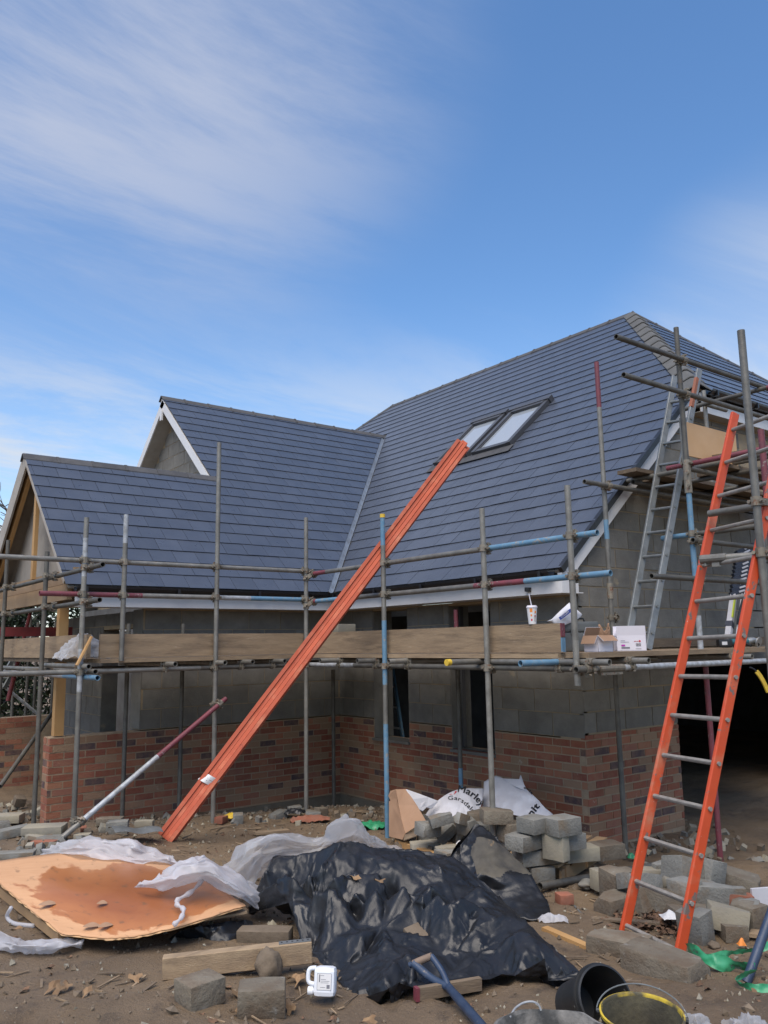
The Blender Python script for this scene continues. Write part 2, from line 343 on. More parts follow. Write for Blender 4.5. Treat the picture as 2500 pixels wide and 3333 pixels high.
M['navy'] = mat('navy plastic', (.028, .036, .060), (.045, .052, .075), rough=.5, scale=10)
M['teal'] = mat('teal tool body', (.02, .12, .14), rough=.4)
M['toolblk'] = mat('black tool rubber', (.012, .012, .013), rough=.5)
M['toolgrey'] = mat('cast tool metal', (.36, .36, .34), (.28, .28, .27), rough=.4, scale=20, metal=.6)
M['lime'] = mat('lime sticker', (.55, .62, .05), rough=.6)
M['greybox'] = mat('dark grey case', (.075, .082, .082), (.10, .105, .10), rough=.55, scale=8)
M['alloy'] = mat('grey window frame', (.055, .055, .058), rough=.35)
M['plyw'] = mat('plywood face', (.60, .37, .185), (.54, .32, .15), rough=.6, scale=2.5, bump=.15, bscale=14)

# glass of the roof windows
def glass():
    m = bpy.data.materials.new('roof window glass'); m.use_nodes = True; b = m.node_tree.nodes['Principled BSDF']
    b.inputs['Base Color'].default_value = (.30, .33, .36, 1); b.inputs['Roughness'].default_value = .04; b.inputs['Specular IOR Level'].default_value = .9
    b.inputs['Coat Weight'].default_value = .6; b.inputs['Coat Roughness'].default_value = .02
    return m
M['glass'] = glass()

# mud: three browns, sandy patches, fine grit
def earth():
    m = bpy.data.materials.new('site mud'); m.use_nodes = True; N, L = m.node_tree.nodes, m.node_tree.links
    b = N['Principled BSDF']; t = N.new('ShaderNodeTexCoord')
    def nz(sc, dt=8, ro=.62):
        n = N.new('ShaderNodeTexNoise'); L.new(t.outputs['Object'], n.inputs[0]); n.inputs['Scale'].default_value = sc; n.inputs['Detail'].default_value = dt; n.inputs['Roughness'].default_value = ro; return n.outputs[0]
    def rng(x, lo, hi):
        n = N.new('ShaderNodeMapRange'); n.interpolation_type = 'SMOOTHSTEP'; L.new(x, n.inputs[0]); n.inputs[1].default_value = lo; n.inputs[2].default_value = hi; return n.outputs[0]
    def mx(f, a, c):
        n = N.new('ShaderNodeMix'); n.data_type = 'RGBA'; L.new(f, n.inputs[0])
        for i, x in ((6, a), (7, c)):
            if isinstance(x, tuple): n.inputs[i].default_value = (*x, 1)
            else: L.new(x, n.inputs[i])
        return n.outputs[2]
    c = mx(rng(nz(1.1), .35, .68), (.215, .15, .088), (.145, .10, .060))
    c = mx(rng(nz(.8, 4), .52, .70), c, (.235, .165, .088))
    c = mx(rng(nz(.45, 5), .50, .66), c, (.105, .073, .046))
    c = mx(rng(nz(4.5, 7, .7), .54, .70), c, (.090, .064, .042))
    c = mx(rng(nz(16, 6), .60, .72), c, (.095, .068, .045))
    c = mx(rng(nz(60, 3), .66, .74), c, (.30, .26, .20))
    L.new(c, b.inputs['Base Color'])
    r = N.new('ShaderNodeMapRange'); L.new(nz(2.2), r.inputs[0]); r.inputs[1].default_value = .3; r.inputs[2].default_value = .7; r.inputs[3].default_value = .48; r.inputs[4].default_value = .95
    L.new(r.outputs[0], b.inputs['Roughness'])
    a1 = N.new('ShaderNodeMath'); a1.operation = 'ADD'; L.new(nz(12), a1.inputs[0]); L.new(nz(70, 6, .7), a1.inputs[1])
    bp = N.new('ShaderNodeBump'); bp.inputs['Strength'].default_value = .9; bp.inputs['Distance'].default_value = .025
    L.new(a1.outputs[0], bp.inputs['Height']); L.new(bp.outputs[0], b.inputs['Normal'])
    return m
M['earth'] = earth()

# plywood sheet with a dark wet stain
def plywood():
    m = bpy.data.materials.new('weathered plywood'); m.use_nodes = True; N, L = m.node_tree.nodes, m.node_tree.links
    b = N['Principled BSDF']; t = N.new('ShaderNodeTexCoord')
    mp_ = N.new('ShaderNodeMapping'); L.new(t.outputs['UV'], mp_.inputs[0])
    n = N.new('ShaderNodeTexNoise'); L.new(mp_.outputs[0], n.inputs[0]); n.inputs['Scale'].default_value = 3.2; n.inputs['Detail'].default_value = 5; n.inputs['Roughness'].default_value = .55
    g = N.new('ShaderNodeTexGradient'); g.gradient_type = 'SPHERICAL'
    m2 = N.new('ShaderNodeMapping'); L.new(t.outputs['UV'], m2.inputs[0]); m2.inputs['Location'].default_value = (-.90, -.86, 0); m2.inputs['Scale'].default_value = (.98, 1.42, 1); L.new(m2.outputs[0], g.inputs[0])
    a = N.new('ShaderNodeMath'); a.operation = 'MULTIPLY_ADD'; L.new(n.outputs[0], a.inputs[0]); a.inputs[1].default_value = .85; L.new(g.outputs[0], a.inputs[2])
    r = N.new('ShaderNodeMapRange'); r.interpolation_type = 'SMOOTHSTEP'; L.new(a.outputs[0], r.inputs[0]); r.inputs[1].default_value = .60; r.inputs[2].default_value = .66
    r2 = N.new('ShaderNodeMapRange'); L.new(a.outputs[0], r2.inputs[0]); r2.inputs[1].default_value = .62; r2.inputs[2].default_value = 1.15
    n3 = N.new('ShaderNodeTexNoise'); m3 = N.new('ShaderNodeMapping'); L.new(t.outputs['UV'], m3.inputs[0]); m3.inputs['Scale'].default_value = (2, 14, 1); L.new(m3.outputs[0], n3.inputs[0]); n3.inputs['Scale'].default_value = 3; n3.inputs['Detail'].default_value = 6
    def mx(f, p, q):
        k = N.new('ShaderNodeMix'); k.data_type = 'RGBA'
        if isinstance(f, float): k.inputs[0].default_value = f
        else: L.new(f, k.inputs[0])
        for i, x in ((6, p), (7, q)):
            if isinstance(x, tuple): k.inputs[i].default_value = (*x, 1)
            else: L.new(x, k.inputs[i])
        return k.outputs[2]
    dry = mx(n3.outputs[0], (.60, .34, .18), (.47, .25, .12)); wet = mx(r2.outputs[0], (.39, .15, .05), (.27, .09, .03))
    c = mx(r.outputs[0], dry, wet)
    n4 = N.new('ShaderNodeTexNoise'); L.new(t.outputs['UV'], n4.inputs[0]); n4.inputs['Scale'].default_value = 13; n4.inputs['Detail'].default_value = 4
    r4 = N.new('ShaderNodeMapRange'); L.new(n4.outputs[0], r4.inputs[0]); r4.inputs[1].default_value = .60; r4.inputs[2].default_value = .80
    c = mx(r4.outputs[0], c, (.13, .075, .04))
    L.new(c, b.inputs['Base Color'])
    q = N.new('ShaderNodeMapRange'); L.new(r.outputs[0], q.inputs[0]); q.inputs[3].default_value = .7; q.inputs[4].default_value = .38; L.new(q.outputs[0], b.inputs['Roughness'])
    bp = N.new('ShaderNodeBump'); bp.inputs['Strength'].default_value = .15; L.new(n3.outputs[0], bp.inputs['Height']); L.new(bp.outputs[0], b.inputs['Normal'])
    return m
M['ply'] = plywood()

# ================================================================ ground
FP = {}                                           # boot prints pressed into the mud
for _ in range(130):
    fx, fy, a = random.uniform(-6.2, -1.2), random.uniform(-8, -1.5), random.random() * 6.28
    for ix in range(int((fx - .3) * 2) - 1, int((fx + .3) * 2) + 2):
        for iy in range(int((fy - .3) * 2) - 1, int((fy + .3) * 2) + 2): FP.setdefault((ix, iy), []).append((fx, fy, math.cos(a), math.sin(a)))
def gh(x, y):
    z = g0(x, y) + .04 * noise.noise((x * 1.1, y * 1.1, 3)) + .024 * noise.noise((x * 3.3, y * 3.3, 7)) + .013 * noise.noise((x * 9, y * 9, 1)) + .007 * noise.noise((x * 23, y * 23, 5))
    for fx, fy, c_, s_ in FP.get((int(x * 2), int(y * 2)), ()):
        dx, dy = x - fx, y - fy; a, b = (dx * c_ + dy * s_) / .15, (dy * c_ - dx * s_) / .055; r = a * a + b * b
        if r < 2.2: z += -.022 * max(0, 1 - r) ** .5 + .008 * max(0, 1 - abs(r - 1.4))
    return z
def axis(a, b, st, far):
    n = int((b - a) / st); c = [a + (b - a) * i / n for i in range(n + 1)]
    k = st; lo, hi = [], []; p, q = a, b
    while q < far: k *= 1.45; q += k; p -= k; hi.append(q); lo.append(p)
    return lo[::-1] + c + hi
gx, gy = axis(-8.5, 2.5, .05, 900), axis(-9.2, 1.0, .05, 900)
gm = MB()
for y in gy:
    for x in gx:
        near = abs(x) < 12 and abs(y) < 14
        gm.v.append(V((x, y, gh(x, y) if near else .1)))
nx = len(gx)
gm.f = [(j * nx + i, j * nx + i + 1, (j + 1) * nx + i + 1, (j + 1) * nx + i) for j in range(len(gy) - 1) for i in range(nx - 1)]
gm.m = [0] * len(gm.f)
struct('ground', gm, M['earth'], smooth='all')

# ================================================================ house
house = thing('house', 'unfinished brick and block bungalow with new dark slate roof behind scaffolding', 'house', (0, 0, 0))
TH = math.atan(.883); cc, ss = math.cos(TH), math.sin(TH); ZE = 2.53; EO = .35
def clip(poly, hp):
    for a, b, c in hp:
        out = []
        for i in range(len(poly)):
            p, q = poly[i], poly[(i + 1) % len(poly)]; dp = a * p[0] + b * p[1] - c; dq = a * q[0] + b * q[1] - c
            if dp <= 0: out.append(p)
            if dp * dq < 0: t = dp / (dp - dq); out.append((p[0] + (q[0] - p[0]) * t, p[1] + (q[1] - p[1]) * t))
        poly = out
        if len(poly) < 3: return []
    return poly
def area(p): return abs(sum(p[i][0] * p[(i + 1) % len(p)][1] - p[(i + 1) % len(p)][0] * p[i][1] for i in range(len(p)))) / 2

# ---- roof deck (all slopes, back ones too)
RX, RZ = 5.1, ZE + .883 * (5.1 + EO)              # main ridge
MY, MZ = 3.65, ZE + .883 * (3.65 + EO)            # wing ridge
LY, LZ = 1.68, ZE + .883 * (1.68 + EO)            # low wing ridge
HZ, HY, AY = 4.75, -4.24, -1.42                   # half hip: eave height, eave y, apex y
HX = (HZ - ZE) / .883 - EO
rb = MB()
def slab(pts, n, t=.03):
    n = V(n).normalized(); rb.prism([V(p) - n * .012 for p in pts], -n * t)
NL, NM = V((0, -ss, cc)), V((-ss, 0, cc))
slab([(-3.70, -EO, ZE), (-EO, -EO, ZE), (LY, LY, LZ), (-3.70, LY, LZ)], NL)
slab([(-1.08, LY, LZ), (LY, LY, LZ), (MY, MY, MZ), (-1.08, MY, MZ)], NL)
slab([(-EO, -4.16, ZE), (HX, -4.16, HZ), (RX, AY, RZ), (RX, 5.2, RZ), (MY, 6.65, MZ), (MY, MY, MZ), (-EO, -EO, ZE)], NM)
slab([(HX, HY, HZ), (2 * RX - HX, HY, HZ), (RX, AY, RZ)], V((0, -(RZ - HZ), AY - HY)))
slab([(-3.70, LY, LZ), (LY, LY, LZ), (3.71, 3.71, ZE), (-3.70, 3.71, ZE)][:2] + [(-1.0, 3.71, ZE), (-3.70, 3.71, ZE)], V((0, ss, cc)))
slab([(-1.08, MY, MZ), (MY, MY, MZ), (MY, 7.65, ZE), (-1.08, 7.65, ZE)], V((0, ss, cc)))
slab([(MY, MY, MZ), (MY, 6.65, MZ), (3.0, 7.65, ZE + 2.9), (3.0, MY, ZE + 2.9)], NM)
slab([(RX, AY, RZ), (RX, 5.2, RZ), (10.5, 9.0, ZE), (10.5, -4.16, ZE), (2 * RX - HX, -4.16, HZ)], V((ss, 0, cc)))
slab([(RX, 5.2, RZ), (10.5, 10.6, ZE), (0, 10.6, ZE), (MY, 6.65, MZ)], V((0, ss, cc)))
roof = part('roof', rb, M['felt'], house, label='new slate roof with two slopes meeting in a valley')

GA = .2475; SW = .30
pool = []
def lay(O, U, Sd, Nn, smax, urange, hp_of, skip=None, off0=0):
    k = 0; s = 0.0
    while s < smax - .02:
        u0, u1 = urange; off = off0 + (0 if k % 2 == 0 else SW / 2); i0 = int((u0 - off) / SW) - 2; i = i0
        while i * SW + off < u1 + SW:
            a = i * SW + off + random.uniform(-.001, .001); top = min(s + GA + .055, smax + .02)
            r = [(a + .0022, s), (a + SW - .0022, s), (a + SW - .0022, top), (a + .0022, top)]
            hp = hp_of(s + GA * .5)
            p = clip(r, hp)
            if len(p) >= 3 and area(p) > .004 and not (skip and skip(a, a + SW, s, s + GA)):
                full = len(p) == 4 and abs(area(p) - area(r)) < 1e-6 and top > s + GA + .05
                c = O + U * (a + SW / 2) + Sd * (s + GA / 2)
                pool.append(((c - CAM).length, p, full, a, s, O, U, Sd, Nn))
            i += 1
        s += GA; k += 1
def sl_pt(O, U, Sd, Nn, u, sv, s0): return O + U * u + Sd * sv + Nn * (.015 - .042 * (sv - s0) + .004)
O1, U1, S1 = V((0, -EO, ZE)), V((1, 0, 0)), V((0, cc, ss))
def hpL(s):
    y = -EO + s * cc
    hp = [(1, -cc, -EO - .07)]                               # keep off the valley: u - cc*s <= -EO
    hp.append((-1, 0, 3.735) if y < LY else (-1, 0, 1.115))
    if y < LY: pass
    return hp
sLmax = (MY + EO) / cc
lay(O1, U1, S1, NL, sLmax, (-3.75, MY), hpL, off0=.06)
O2, U2, S2 = V((-EO, 0, ZE)), V((0, -1, 0)), V((cc, 0, ss))
def hpM(s):
    x = -EO + s * cc
    hp = []
    # verge or near hip: u <= 4.19 ; u <= 4.2-(x-HX)*k
    k = (AY - HY) / (RX - HX)
    hp.append((1, 0, 4.19)); hp.append((1, k * cc, -HY + .0 + k * (HX + EO) + .0))
    if x < MY: hp.append((-1, -cc, -EO - .07 + 0.0))           # y <= x  ->  -u <= -EO + cc*s
    else: hp.append((-1, cc, 6.65 + (MY + EO)))                # rear hip: y + x <= 6.65+MY
    return hp
def valley_fix(s):
    hp = hpM(s)
    x = -EO + s * cc
    if x < MY: hp[-1] = (-1, -cc, -EO - .07)
    return hp
WIN = [(.20, -.56), (-.66, -1.45)]                            # roof windows: y ranges
WX = (1.98, 2.86)
def skipM(a, b, s0, s1):
    xa, xb = -EO + s0 * cc, -EO + s1 * cc
    return any(-a < y0 - .01 + .02 and -b > y1 - .02 and xa > WX[0] - .02 and xb < WX[1] + .02 for y0, y1 in WIN)
lay(O2, U2, S2, NM, (RX + EO) / cc, (-7, 4.3), valley_fix, skipM, off0=.11)
hs = V((0, AY - HY, RZ - HZ)); hl = hs.length; hs.normalize(); O3 = V((0, HY, HZ)); NH = V((0, -hs.z, hs.y))
def hpH(s):
    k = (RX - HX) / hl
    return [(-1, k, -HX), (1, k, 2 * RX - HX)]
lay(O3, V((1, 0, 0)), hs, NH, hl, (HX, 2 * RX - HX), hpH, off0=.04)
pool.sort(key=lambda t: t[0])
full_me = {}
rest = MB()
def slate_mb(p, O, U, Sd, Nn, s0, mb):
    top = [sl_pt(O, U, Sd, Nn, u, sv, s0) for u, sv in p]
    mb.prism(top, -Nn * .0055)
for i, (d, p, full, a, s0, O, U, Sd, Nn) in enumerate(pool):
    if i < 300:
        if full:
            key = tuple(round(x, 3) for x in Nn)
            if key not in full_me:
                mb = MB(); slate_mb([(.0022, 0), (SW - .0022, 0), (SW - .0022, GA + .055), (.0022, GA + .055)], V((0, 0, 0)), U, Sd, Nn, 0, mb)
                full_me[key] = mesh_of('slate', mb, M['slate'])
            piece('slate', full_me[key], roof, O + U * a + Sd * s0 + Nn * random.uniform(-.0016, .0016) + Sd * random.uniform(-.002, .002))
        else:
            mb = MB(); slate_mb(p, O, U, Sd, Nn, s0, mb); part('slate', mb, M['slate'], roof)
    else: slate_mb(p, O, U, Sd, Nn, s0, rest)
part('slate_courses', rest, M['slate'], roof, kind='stuff', label='far slate courses towards the ridge')

# ridge and hip tiles, one by one
def ridge(a, b, n1, n2, wd=.115, name='ridge_tile', mt='ridge', step=.45, lift=.03, ov=.0):
    a, b = V(a), V(b); L = (b - a).length; n = max(1, round(L / step)); d = (b - a) / n; u = d.normalized()
    e1 = u.cross(V(n1)).normalized(); e2 = u.cross(V(n2)).normalized()
    for i in range(n):
        p, q = a + d * i, a + d * (i + 1) - u * .006
        if e1.z > 0: e1 = -e1
        if e2.z > 0: e2 = -e2
        up = V((0, 0, lift + random.uniform(-.003, .003)))
        hipt = .022 if name == 'hip_tile' and wd > .15 else 0
        mb = MB()
        for (s_, t_, e, k) in ((p, q, 0, 1.0),):
            prof = [e1 * wd, e1 * wd * .12 + V((0, 0, .012)), e2 * wd * .12 + V((0, 0, .012)), e2 * wd]
            inn = [x + V((0, 0, -.014)) for x in prof]
            ring = prof + inn[::-1]
            mb.add([s_ + up + x for x in ring] + [t_ + up + x + V((0, 0, -hipt)) for x in ring], [tuple(range(8)), tuple(range(15, 7, -1))] + [(j, (j + 1) % 8, (j + 1) % 8 + 8, j + 8) for j in range(8)])
            if name == 'hip_tile' and wd > .15: continue
            # raised collar at the joint
            rc = [x * 1.10 + V((0, 0, .010)) for x in prof] + [x * 1.10 + V((0, 0, -.006)) for x in inn[::-1]]
            mb.add([t_ + up - u * .03 + x for x in rc] + [t_ + up + u * .004 + x for x in rc], [tuple(range(8)), tuple(range(15, 7, -1))] + [(j, (j + 1) % 8, (j + 1) % 8 + 8, j + 8) for j in range(8)])
        part(name, mb, M[mt], roof)
NB, NR = V((0, ss, cc)), V((ss, 0, cc))
ridge((-3.76, LY, LZ), (-1.02, LY, LZ), NL, NB)
ridge((-1.14, MY, MZ), (3.75, MY, MZ), NL, NB)
ridge((RX, AY + .05, RZ), (RX, 5.2, RZ), NM, NR)
ridge((RX, 5.2, RZ), (MY - .6, 7.25, MZ - .53), NM, NB)
ridge((HX - .03, HY - .03, HZ), (RX, AY, RZ + .02), NM, NH, wd=.17, name='hip_tile', mt='hiptile', step=.36, lift=.035)
ridge((2 * RX - HX, HY, HZ), (RX, AY, RZ), NR, NH, name='hip_tile', step=.42)
vl = MB()
for sgn, nn in ((1, NL), (-1, NM)):
    pass
a_, b_ = V((-EO - .02, -EO - .02, ZE)), V((MY, MY, MZ)); up_ = V((0, 0, .012))
vl.add([a_ + V((-.05, 0, .022)), a_ + up_ * -1, b_ + up_ * -1, b_ + V((-.05, 0, .022)), a_ + V((0, -.05, .022)), b_ + V((0, -.05, .022))], [(0, 1, 2, 3), (1, 4, 5, 2)])
part('valley_lining', vl, M['lead'], roof)

# ---- roof windows
def roofpt(x, y, h=0): return V((x, y, ZE + .883 * (x + EO))) + NM * h
for y0, y1 in WIN:
    fm = MB(); x0, x1 = WX; b = .075
    def fb(xa, xb, ya, yb, h0, h1):
        pts = [roofpt(xa, ya, h0), roofpt(xb, ya, h0), roofpt(xb, yb, h0), roofpt(xa, yb, h0)]
        fm.prism(pts, NM * (h1 - h0))
    bx = b * cc
    fb(x0, x1, y0, y0 - b, .0, .085); fb(x0, x1, y1 + b, y1, .0, .085); fb(x0, x0 + bx, y0 - b, y1 + b, .0, .078); fb(x1 - bx, x1, y0 - b, y1 + b, .0, .095)
    rw = part('roof_window', fm, M['alloy'], house, label=None)
    gl = MB(); gl.prism([roofpt(x0 + bx, y0 - b, .05), roofpt(x1 - bx, y0 - b, .05), roofpt(x1 - bx, y1 + b, .05), roofpt(x0 + bx, y1 + b, .05)], NM * -.02)
    part('pane', gl, M['glass'], rw)
    for ya, yb in ((y0 - b, y0 - b - .022), (y1 + b + .022, y1 + b)):
        sb = MB(); sb.prism([roofpt(x0 + bx, ya, .05), roofpt(x1 - bx, ya, .05), roofpt(x1 - bx, yb, .05), roofpt(x0 + bx, yb, .05)], NM * .02)
        part('sash', sb, M['alloy'], rw)
    hd = MB(); hd.prism([roofpt(x1 - .005, y0 + .02, .02), roofpt(x1 + .07, y0 + .02, .02), roofpt(x1 + .07, y1 - .02, .02), roofpt(x1 - .005, y1 - .02, .02)], NM * .085); part('top_cover', hd, M['alloy'], rw)
fl = MB(); fl.prism([roofpt(WX[0] - .13, WIN[0][0] + .06, .028), roofpt(WX[0] - .002, WIN[0][0] + .06, .03), roofpt(WX[0] - .002, WIN[1][1] - .06, .03), roofpt(WX[0] - .13, WIN[1][1] - .06, .028)], NM * .006)
part('flashing', fl, M['ridge'], house)

# ---- eaves: fascia, soffit, gutter
e = MB(); e.box(((-3.62 - .29) / 2, -.31, 2.37), (3.33, .02, .122)); part('fascia_board', e, M['upvc'], house)
e = MB(); e.box((-.31, (-.30 - 4.17) / 2 - .011, 2.37), (.02, 3.85, .122)); part('fascia_board', e, M['upvc'], house)
e = MB(); e.box(((-3.62 - .0) / 2, -.15, 2.316), (3.62, .3, .01)); part('soffit', e, M['upvc'], house)
e = MB(); e.box((-.15, (-.3 - 4.16) / 2, 2.3155), (.295, 3.86, .009)); part('soffit', e, M['upvc'], house)
def gutter(a, b, outw, sc=1.0):
    a, b = V(a), V(b); o = V(outw); mb = MB(); n = 9; vs_ = []
    for p in (a, b):
        for r in (.056 * sc, .052 * sc):
            for i in range(n): an = math.pi * i / (n - 1); vs_.append(p + o * (math.cos(an) * r) + V((0, 0, -math.sin(an) * r * 1.15)))
    fs = []
    for i in range(n - 1):
        fs += [(i, i + 1, 2 * n + i + 1, 2 * n + i), (n + i, 3 * n + i, 3 * n + i + 1, n + i + 1)]
    fs += [tuple(list(range(n)) + list(range(2 * n - 1, n - 1, -1))), tuple(list(range(2 * n, 3 * n)) + list(range(4 * n - 1, 3 * n - 1, -1)))]
    mb.add(vs_, fs)
    d = (b - a).normalized(); L = (b - a).length
    mb.bar(a - o * .058 + V((0, 0, -.028)), b - o * .058 + V((0, 0, -.028)), .012, .085)
    k = int(L / .9)
    for i in range(k + 1):
        q = a + d * (.1 + (L - .2) * i / max(1, k)); mb.box(q + V((0, 0, -.038)), (.03 if abs(d.x) > .5 else .125, .125 if abs(d.x) > .5 else .03, .065))
    return part('gutter', mb, M['gutter'], house)
gutter((-3.64, -.385, 2.525), (-.33, -.385, 2.525), (0, -1, 0)); gutter((-.385, -.40, 2.525), (-.385, -4.10, 2.525), (-1, 0, 0))
gutter((HX + .12, HY - .06, HZ - .02), (7.9, HY - .06, HZ - .02), (0, -1, 0))
e = MB(); e.box((5.1, HY + .02, HZ - .165), (2 * (RX - HX) - .12, .02, .23)); part('fascia_board', e, M['upvc'], house)
e = MB(); e.box((5.1, HY + .09, HZ - .276), (2 * (RX - HX) - .1, .14, .01)); part('soffit', e, M['soffit'], house)
ou = MB(); ou.cyl(onp(1718, 1912, 0, -.34), onp(1718, 1926, 0, -.34), .032, n=10); part('gutter_outlet', ou, M['gutter'], house)
# verge of the near gable
def rake(y, x0, x1, h0, h1, t, mt, name):
    a, b = V((x0, y, ZE + .883 * (x0 + EO))), V((x1, y, ZE + .883 * (x1 + EO)))
    mb = MB(); mb.prism([a + NM * h0, b + NM * h0, b + NM * h1, a + NM * h1], V((0, t, 0))); return part(name, mb, M[mt], house)
rake(-4.172, -.30, HX - .02, -.045, -.165, .024, 'upvc', 'bargeboard'); rake(-4.205, -EO, HX, .018, -.042, .05, 'gutter', 'verge_trim')
e = MB(); e.prism([(-.322, -4.174, 2.308), (-.322, -4.174, ZE - .03), (-.30, -4.174, ZE - .03), (-.085, -4.174, ZE + .04), (-.085, -4.174, 2.308)], (0, .05, 0)); part('box_end', e, M['upvc'], house)
# verge of the upper wing gable
for sg, mt in ((1, 'upvc'), (-1, 'upvc')):
    def rp(y, h):                                                 # on the slope seen from the end, mirrored for the far side
        yy = y if sg > 0 else 2 * MY - y
        n = NL if sg > 0 else NB
        return V((-1.115, yy, ZE + .883 * (y + EO))) + n * h
    mb = MB(); ylo = 1.74; mb.prism([rp(ylo, -.03), rp(MY, -.03), rp(MY, -.16), rp(ylo, -.16)], (.022, 0, 0)); part('bargeboard', mb, M[mt], house)
    mb = MB(); mb.prism([rp(ylo, -.165) + V((.02, 0, 0)), rp(MY, -.165) + V((.02, 0, 0)), rp(MY, -.165) + V((.27, 0, 0)), rp(ylo, -.165) + V((.27, 0, 0))], (0, 0, .01)); part('soffit', mb, M['soffit'], house)
e = MB(); e.box((-1.12, MY - .0, MZ - .30), (.03, .07, .2)); part('barge_spike', e, M['upvc'], house)

# ---- walls
BR, BK = [], []                                                   # brick / block pieces: (distance, parent, poly3d, N)
def wallbox(mb, O, U, Nn, u0, u1, z0, z1, ops, thick):
    us = sorted({u0, u1, *[x for o in ops for x in o[:2] if u0 < x < u1]})
    for a, b in zip(us, us[1:]):
        zs = [(z0, z1)]
        for o in ops:
            if o[0] <= a + 1e-6 and o[1] >= b - 1e-6:
                nz_ = []
                for p, q in zs:
                    if o[2] > p: nz_.append((p, min(q, o[2])))
                    if o[3] < q: nz_.append((max(p, o[3]), q))
                zs = [t for t in nz_ if t[1] - t[0] > .01]
        for p, q in zs:
            pts = [O + U * a + V((0, 0, p)), O + U * b + V((0, 0, p)), O + U * b + V((0, 0, q)), O + U * a + V((0, 0, q))]
            mb.prism(pts, -Nn * thick)
def courses(store, parent, O, U, Nn, u0, u1, z0, z1, w_, h_, j, ops, proud, top=None, phase=0.0, jit=.002):
    k = 0; z = z0
    while z < z1 - .03:
        zc = z + h_ / 2; ua, ub = u0, u1
        if top: ua, ub = top(zc)
        iv = [(ua, ub)]
        for o in ops:
            if o[2] < zc < o[3]:
                nv = []
                for p, q in iv:
                    if o[1] <= p or o[0] >= q: nv.append((p, q)); continue
                    if o[0] > p: nv.append((p, o[0]))
                    if o[1] < q: nv.append((o[1], q))
                iv = nv
        off = phase + (w_ / 2 if k % 2 else 0)
        for p, q in iv:
            i = math.floor((p - off) / w_) - 1
            while off + i * w_ < q:
                a, b = max(p, off + i * w_ + j / 2), min(q, off + (i + 1) * w_ - j / 2)
                if b - a > .035:
                    pr = proud + random.uniform(-jit, jit); dz = random.uniform(-jit, jit) * .7
                    zt = min(z + h_ - j, z1)
                    pts = [O + U * a + V((0, 0, z + dz)), O + U * b + V((0, 0, z + dz)), O + U * b + V((0, 0, zt + dz)), O + U * a + V((0, 0, zt + dz))]
                    c = (pts[0] + pts[2]) / 2
                    store.append(((c - CAM).length, parent, [q_ + Nn * pr for q_ in pts], Nn, b - a, zt - z))
                i += 1
        z += h_; k += 1
X, Y = V((1, 0, 0)), V((0, 1, 0))
BT, BB = .945, -.04
# left wing wall (faces the camera): u = x
opl = []
mb = MB(); wallbox(mb, V((0, 0, 0)), X, -Y, -2.74, 0.0, BT, 2.31, opl, .3); wl1 = part('wall', mb, M['bmortar'], house, label='grey block wall of the left wing above the brickwork')
courses(BK, wl1, V((0, 0, 0)), X, -Y, -2.74, -.005, BT + .005, 2.31, .45, .225, .010, opl, .006, phase=.2)
mb = MB(); wallbox(mb, V((0, 0, 0)), X, -Y, -3.72, 0.0, -.6, BT - .012, [], .22); wl2 = part('wall', mb, M['mortar'], house, label='brick base wall of the left wing')
courses(BR, wl2, V((-3.72, 0, 0)), V((0, 1, 0)), -X, .0, .22, BB, BT - .01, .225, .075, .010, [], .004, phase=.11)
courses(BR, wl2, V((0, 0, 0)), X, -Y, -3.724, -.005, BB, BT - .01, .225, .075, .013, [], .004, phase=.03)
ep = MB(); ep.box((-1.2, -.02, -.35), (2.4, .05, .58)); part('plinth', ep, M['plinth'], house)
e = MB(); e.box((-2.745, .15, 1.63), (.008, .29, 1.35)); part('reveal', e, M['block'], house)
for yj in (.354, 1.446): e = MB(); e.box((-2.60, yj, .95), (.198, .008, 2.28)); part('reveal', e, M['block'], house)
# right wall (runs towards the camera): u = -y, faces -x
w1a, w1b = -onp(1219, 2400, 0, 0).y, -onp(1334, 2400, 0, 0).y
w2a, w2b = -onp(1473, 2440, 0, 0).y, -onp(1613, 2440, 0, 0).y
sl1, sl2 = onp(1300, 2412, 0, 0).z, onp(1560, 2450, 0, 0).z
opr = [(w1a, w1b, sl1, 2.28), (w2a, w2b, sl2, 2.28)]
GY = -4.084
UR = V((0, -1, 0))
mb = MB(); wallbox(mb, V((0, 0, 0)), UR, -X, 0.0, 4.078, BT, 2.31, opr, .3); wr1 = part('wall', mb, M['bmortar'], house, label='grey block side wall with two tall window openings')
courses(BK, wr1, V((0, 0, 0)), UR, -X, .005, 4.084, BT + .005, 2.31, .45, .225, .010, opr, .006, phase=.1)
mb = MB(); wallbox(mb, V((0, 0, 0)), UR, -X, 0.0, 4.078, -.6, BT - .012, opr, .3); wr2 = part('wall', mb, M['mortar'], house, label='brick base of the side wall under the openings')
courses(BR, wr2, V((0, 0, 0)), UR, -X, .005, 4.084, BB, BT - .01, .225, .075, .013, opr, .004, phase=.08)
ep = MB(); ep.box((-.02, -1.9, -.35), (.05, 3.75, .58)); part('plinth', ep, M['plinth'], house)
for (a, b, s0) in ((w1a, w1b, sl1), (w2a, w2b, sl2)):
    e = MB(); e.box((.1, -(a + b) / 2, s0 - .012), (.26, b - a + .02, .03)); part('sill', e, M['block'], house)
    for yj, sg in ((-a, -1), (-b, 1)): e = MB(); e.box((.15, yj + sg * .004, (s0 + 2.28) / 2), (.298, .008, 2.28 - s0 - .01)); part('reveal', e, M['block'], house)
    e = MB(); e.box((.16, -a - .03, (s0 + 2.28) / 2), (.05, .03, 2.28 - s0 - .02)); part('cavity_closer', e, M['alloy'], house)
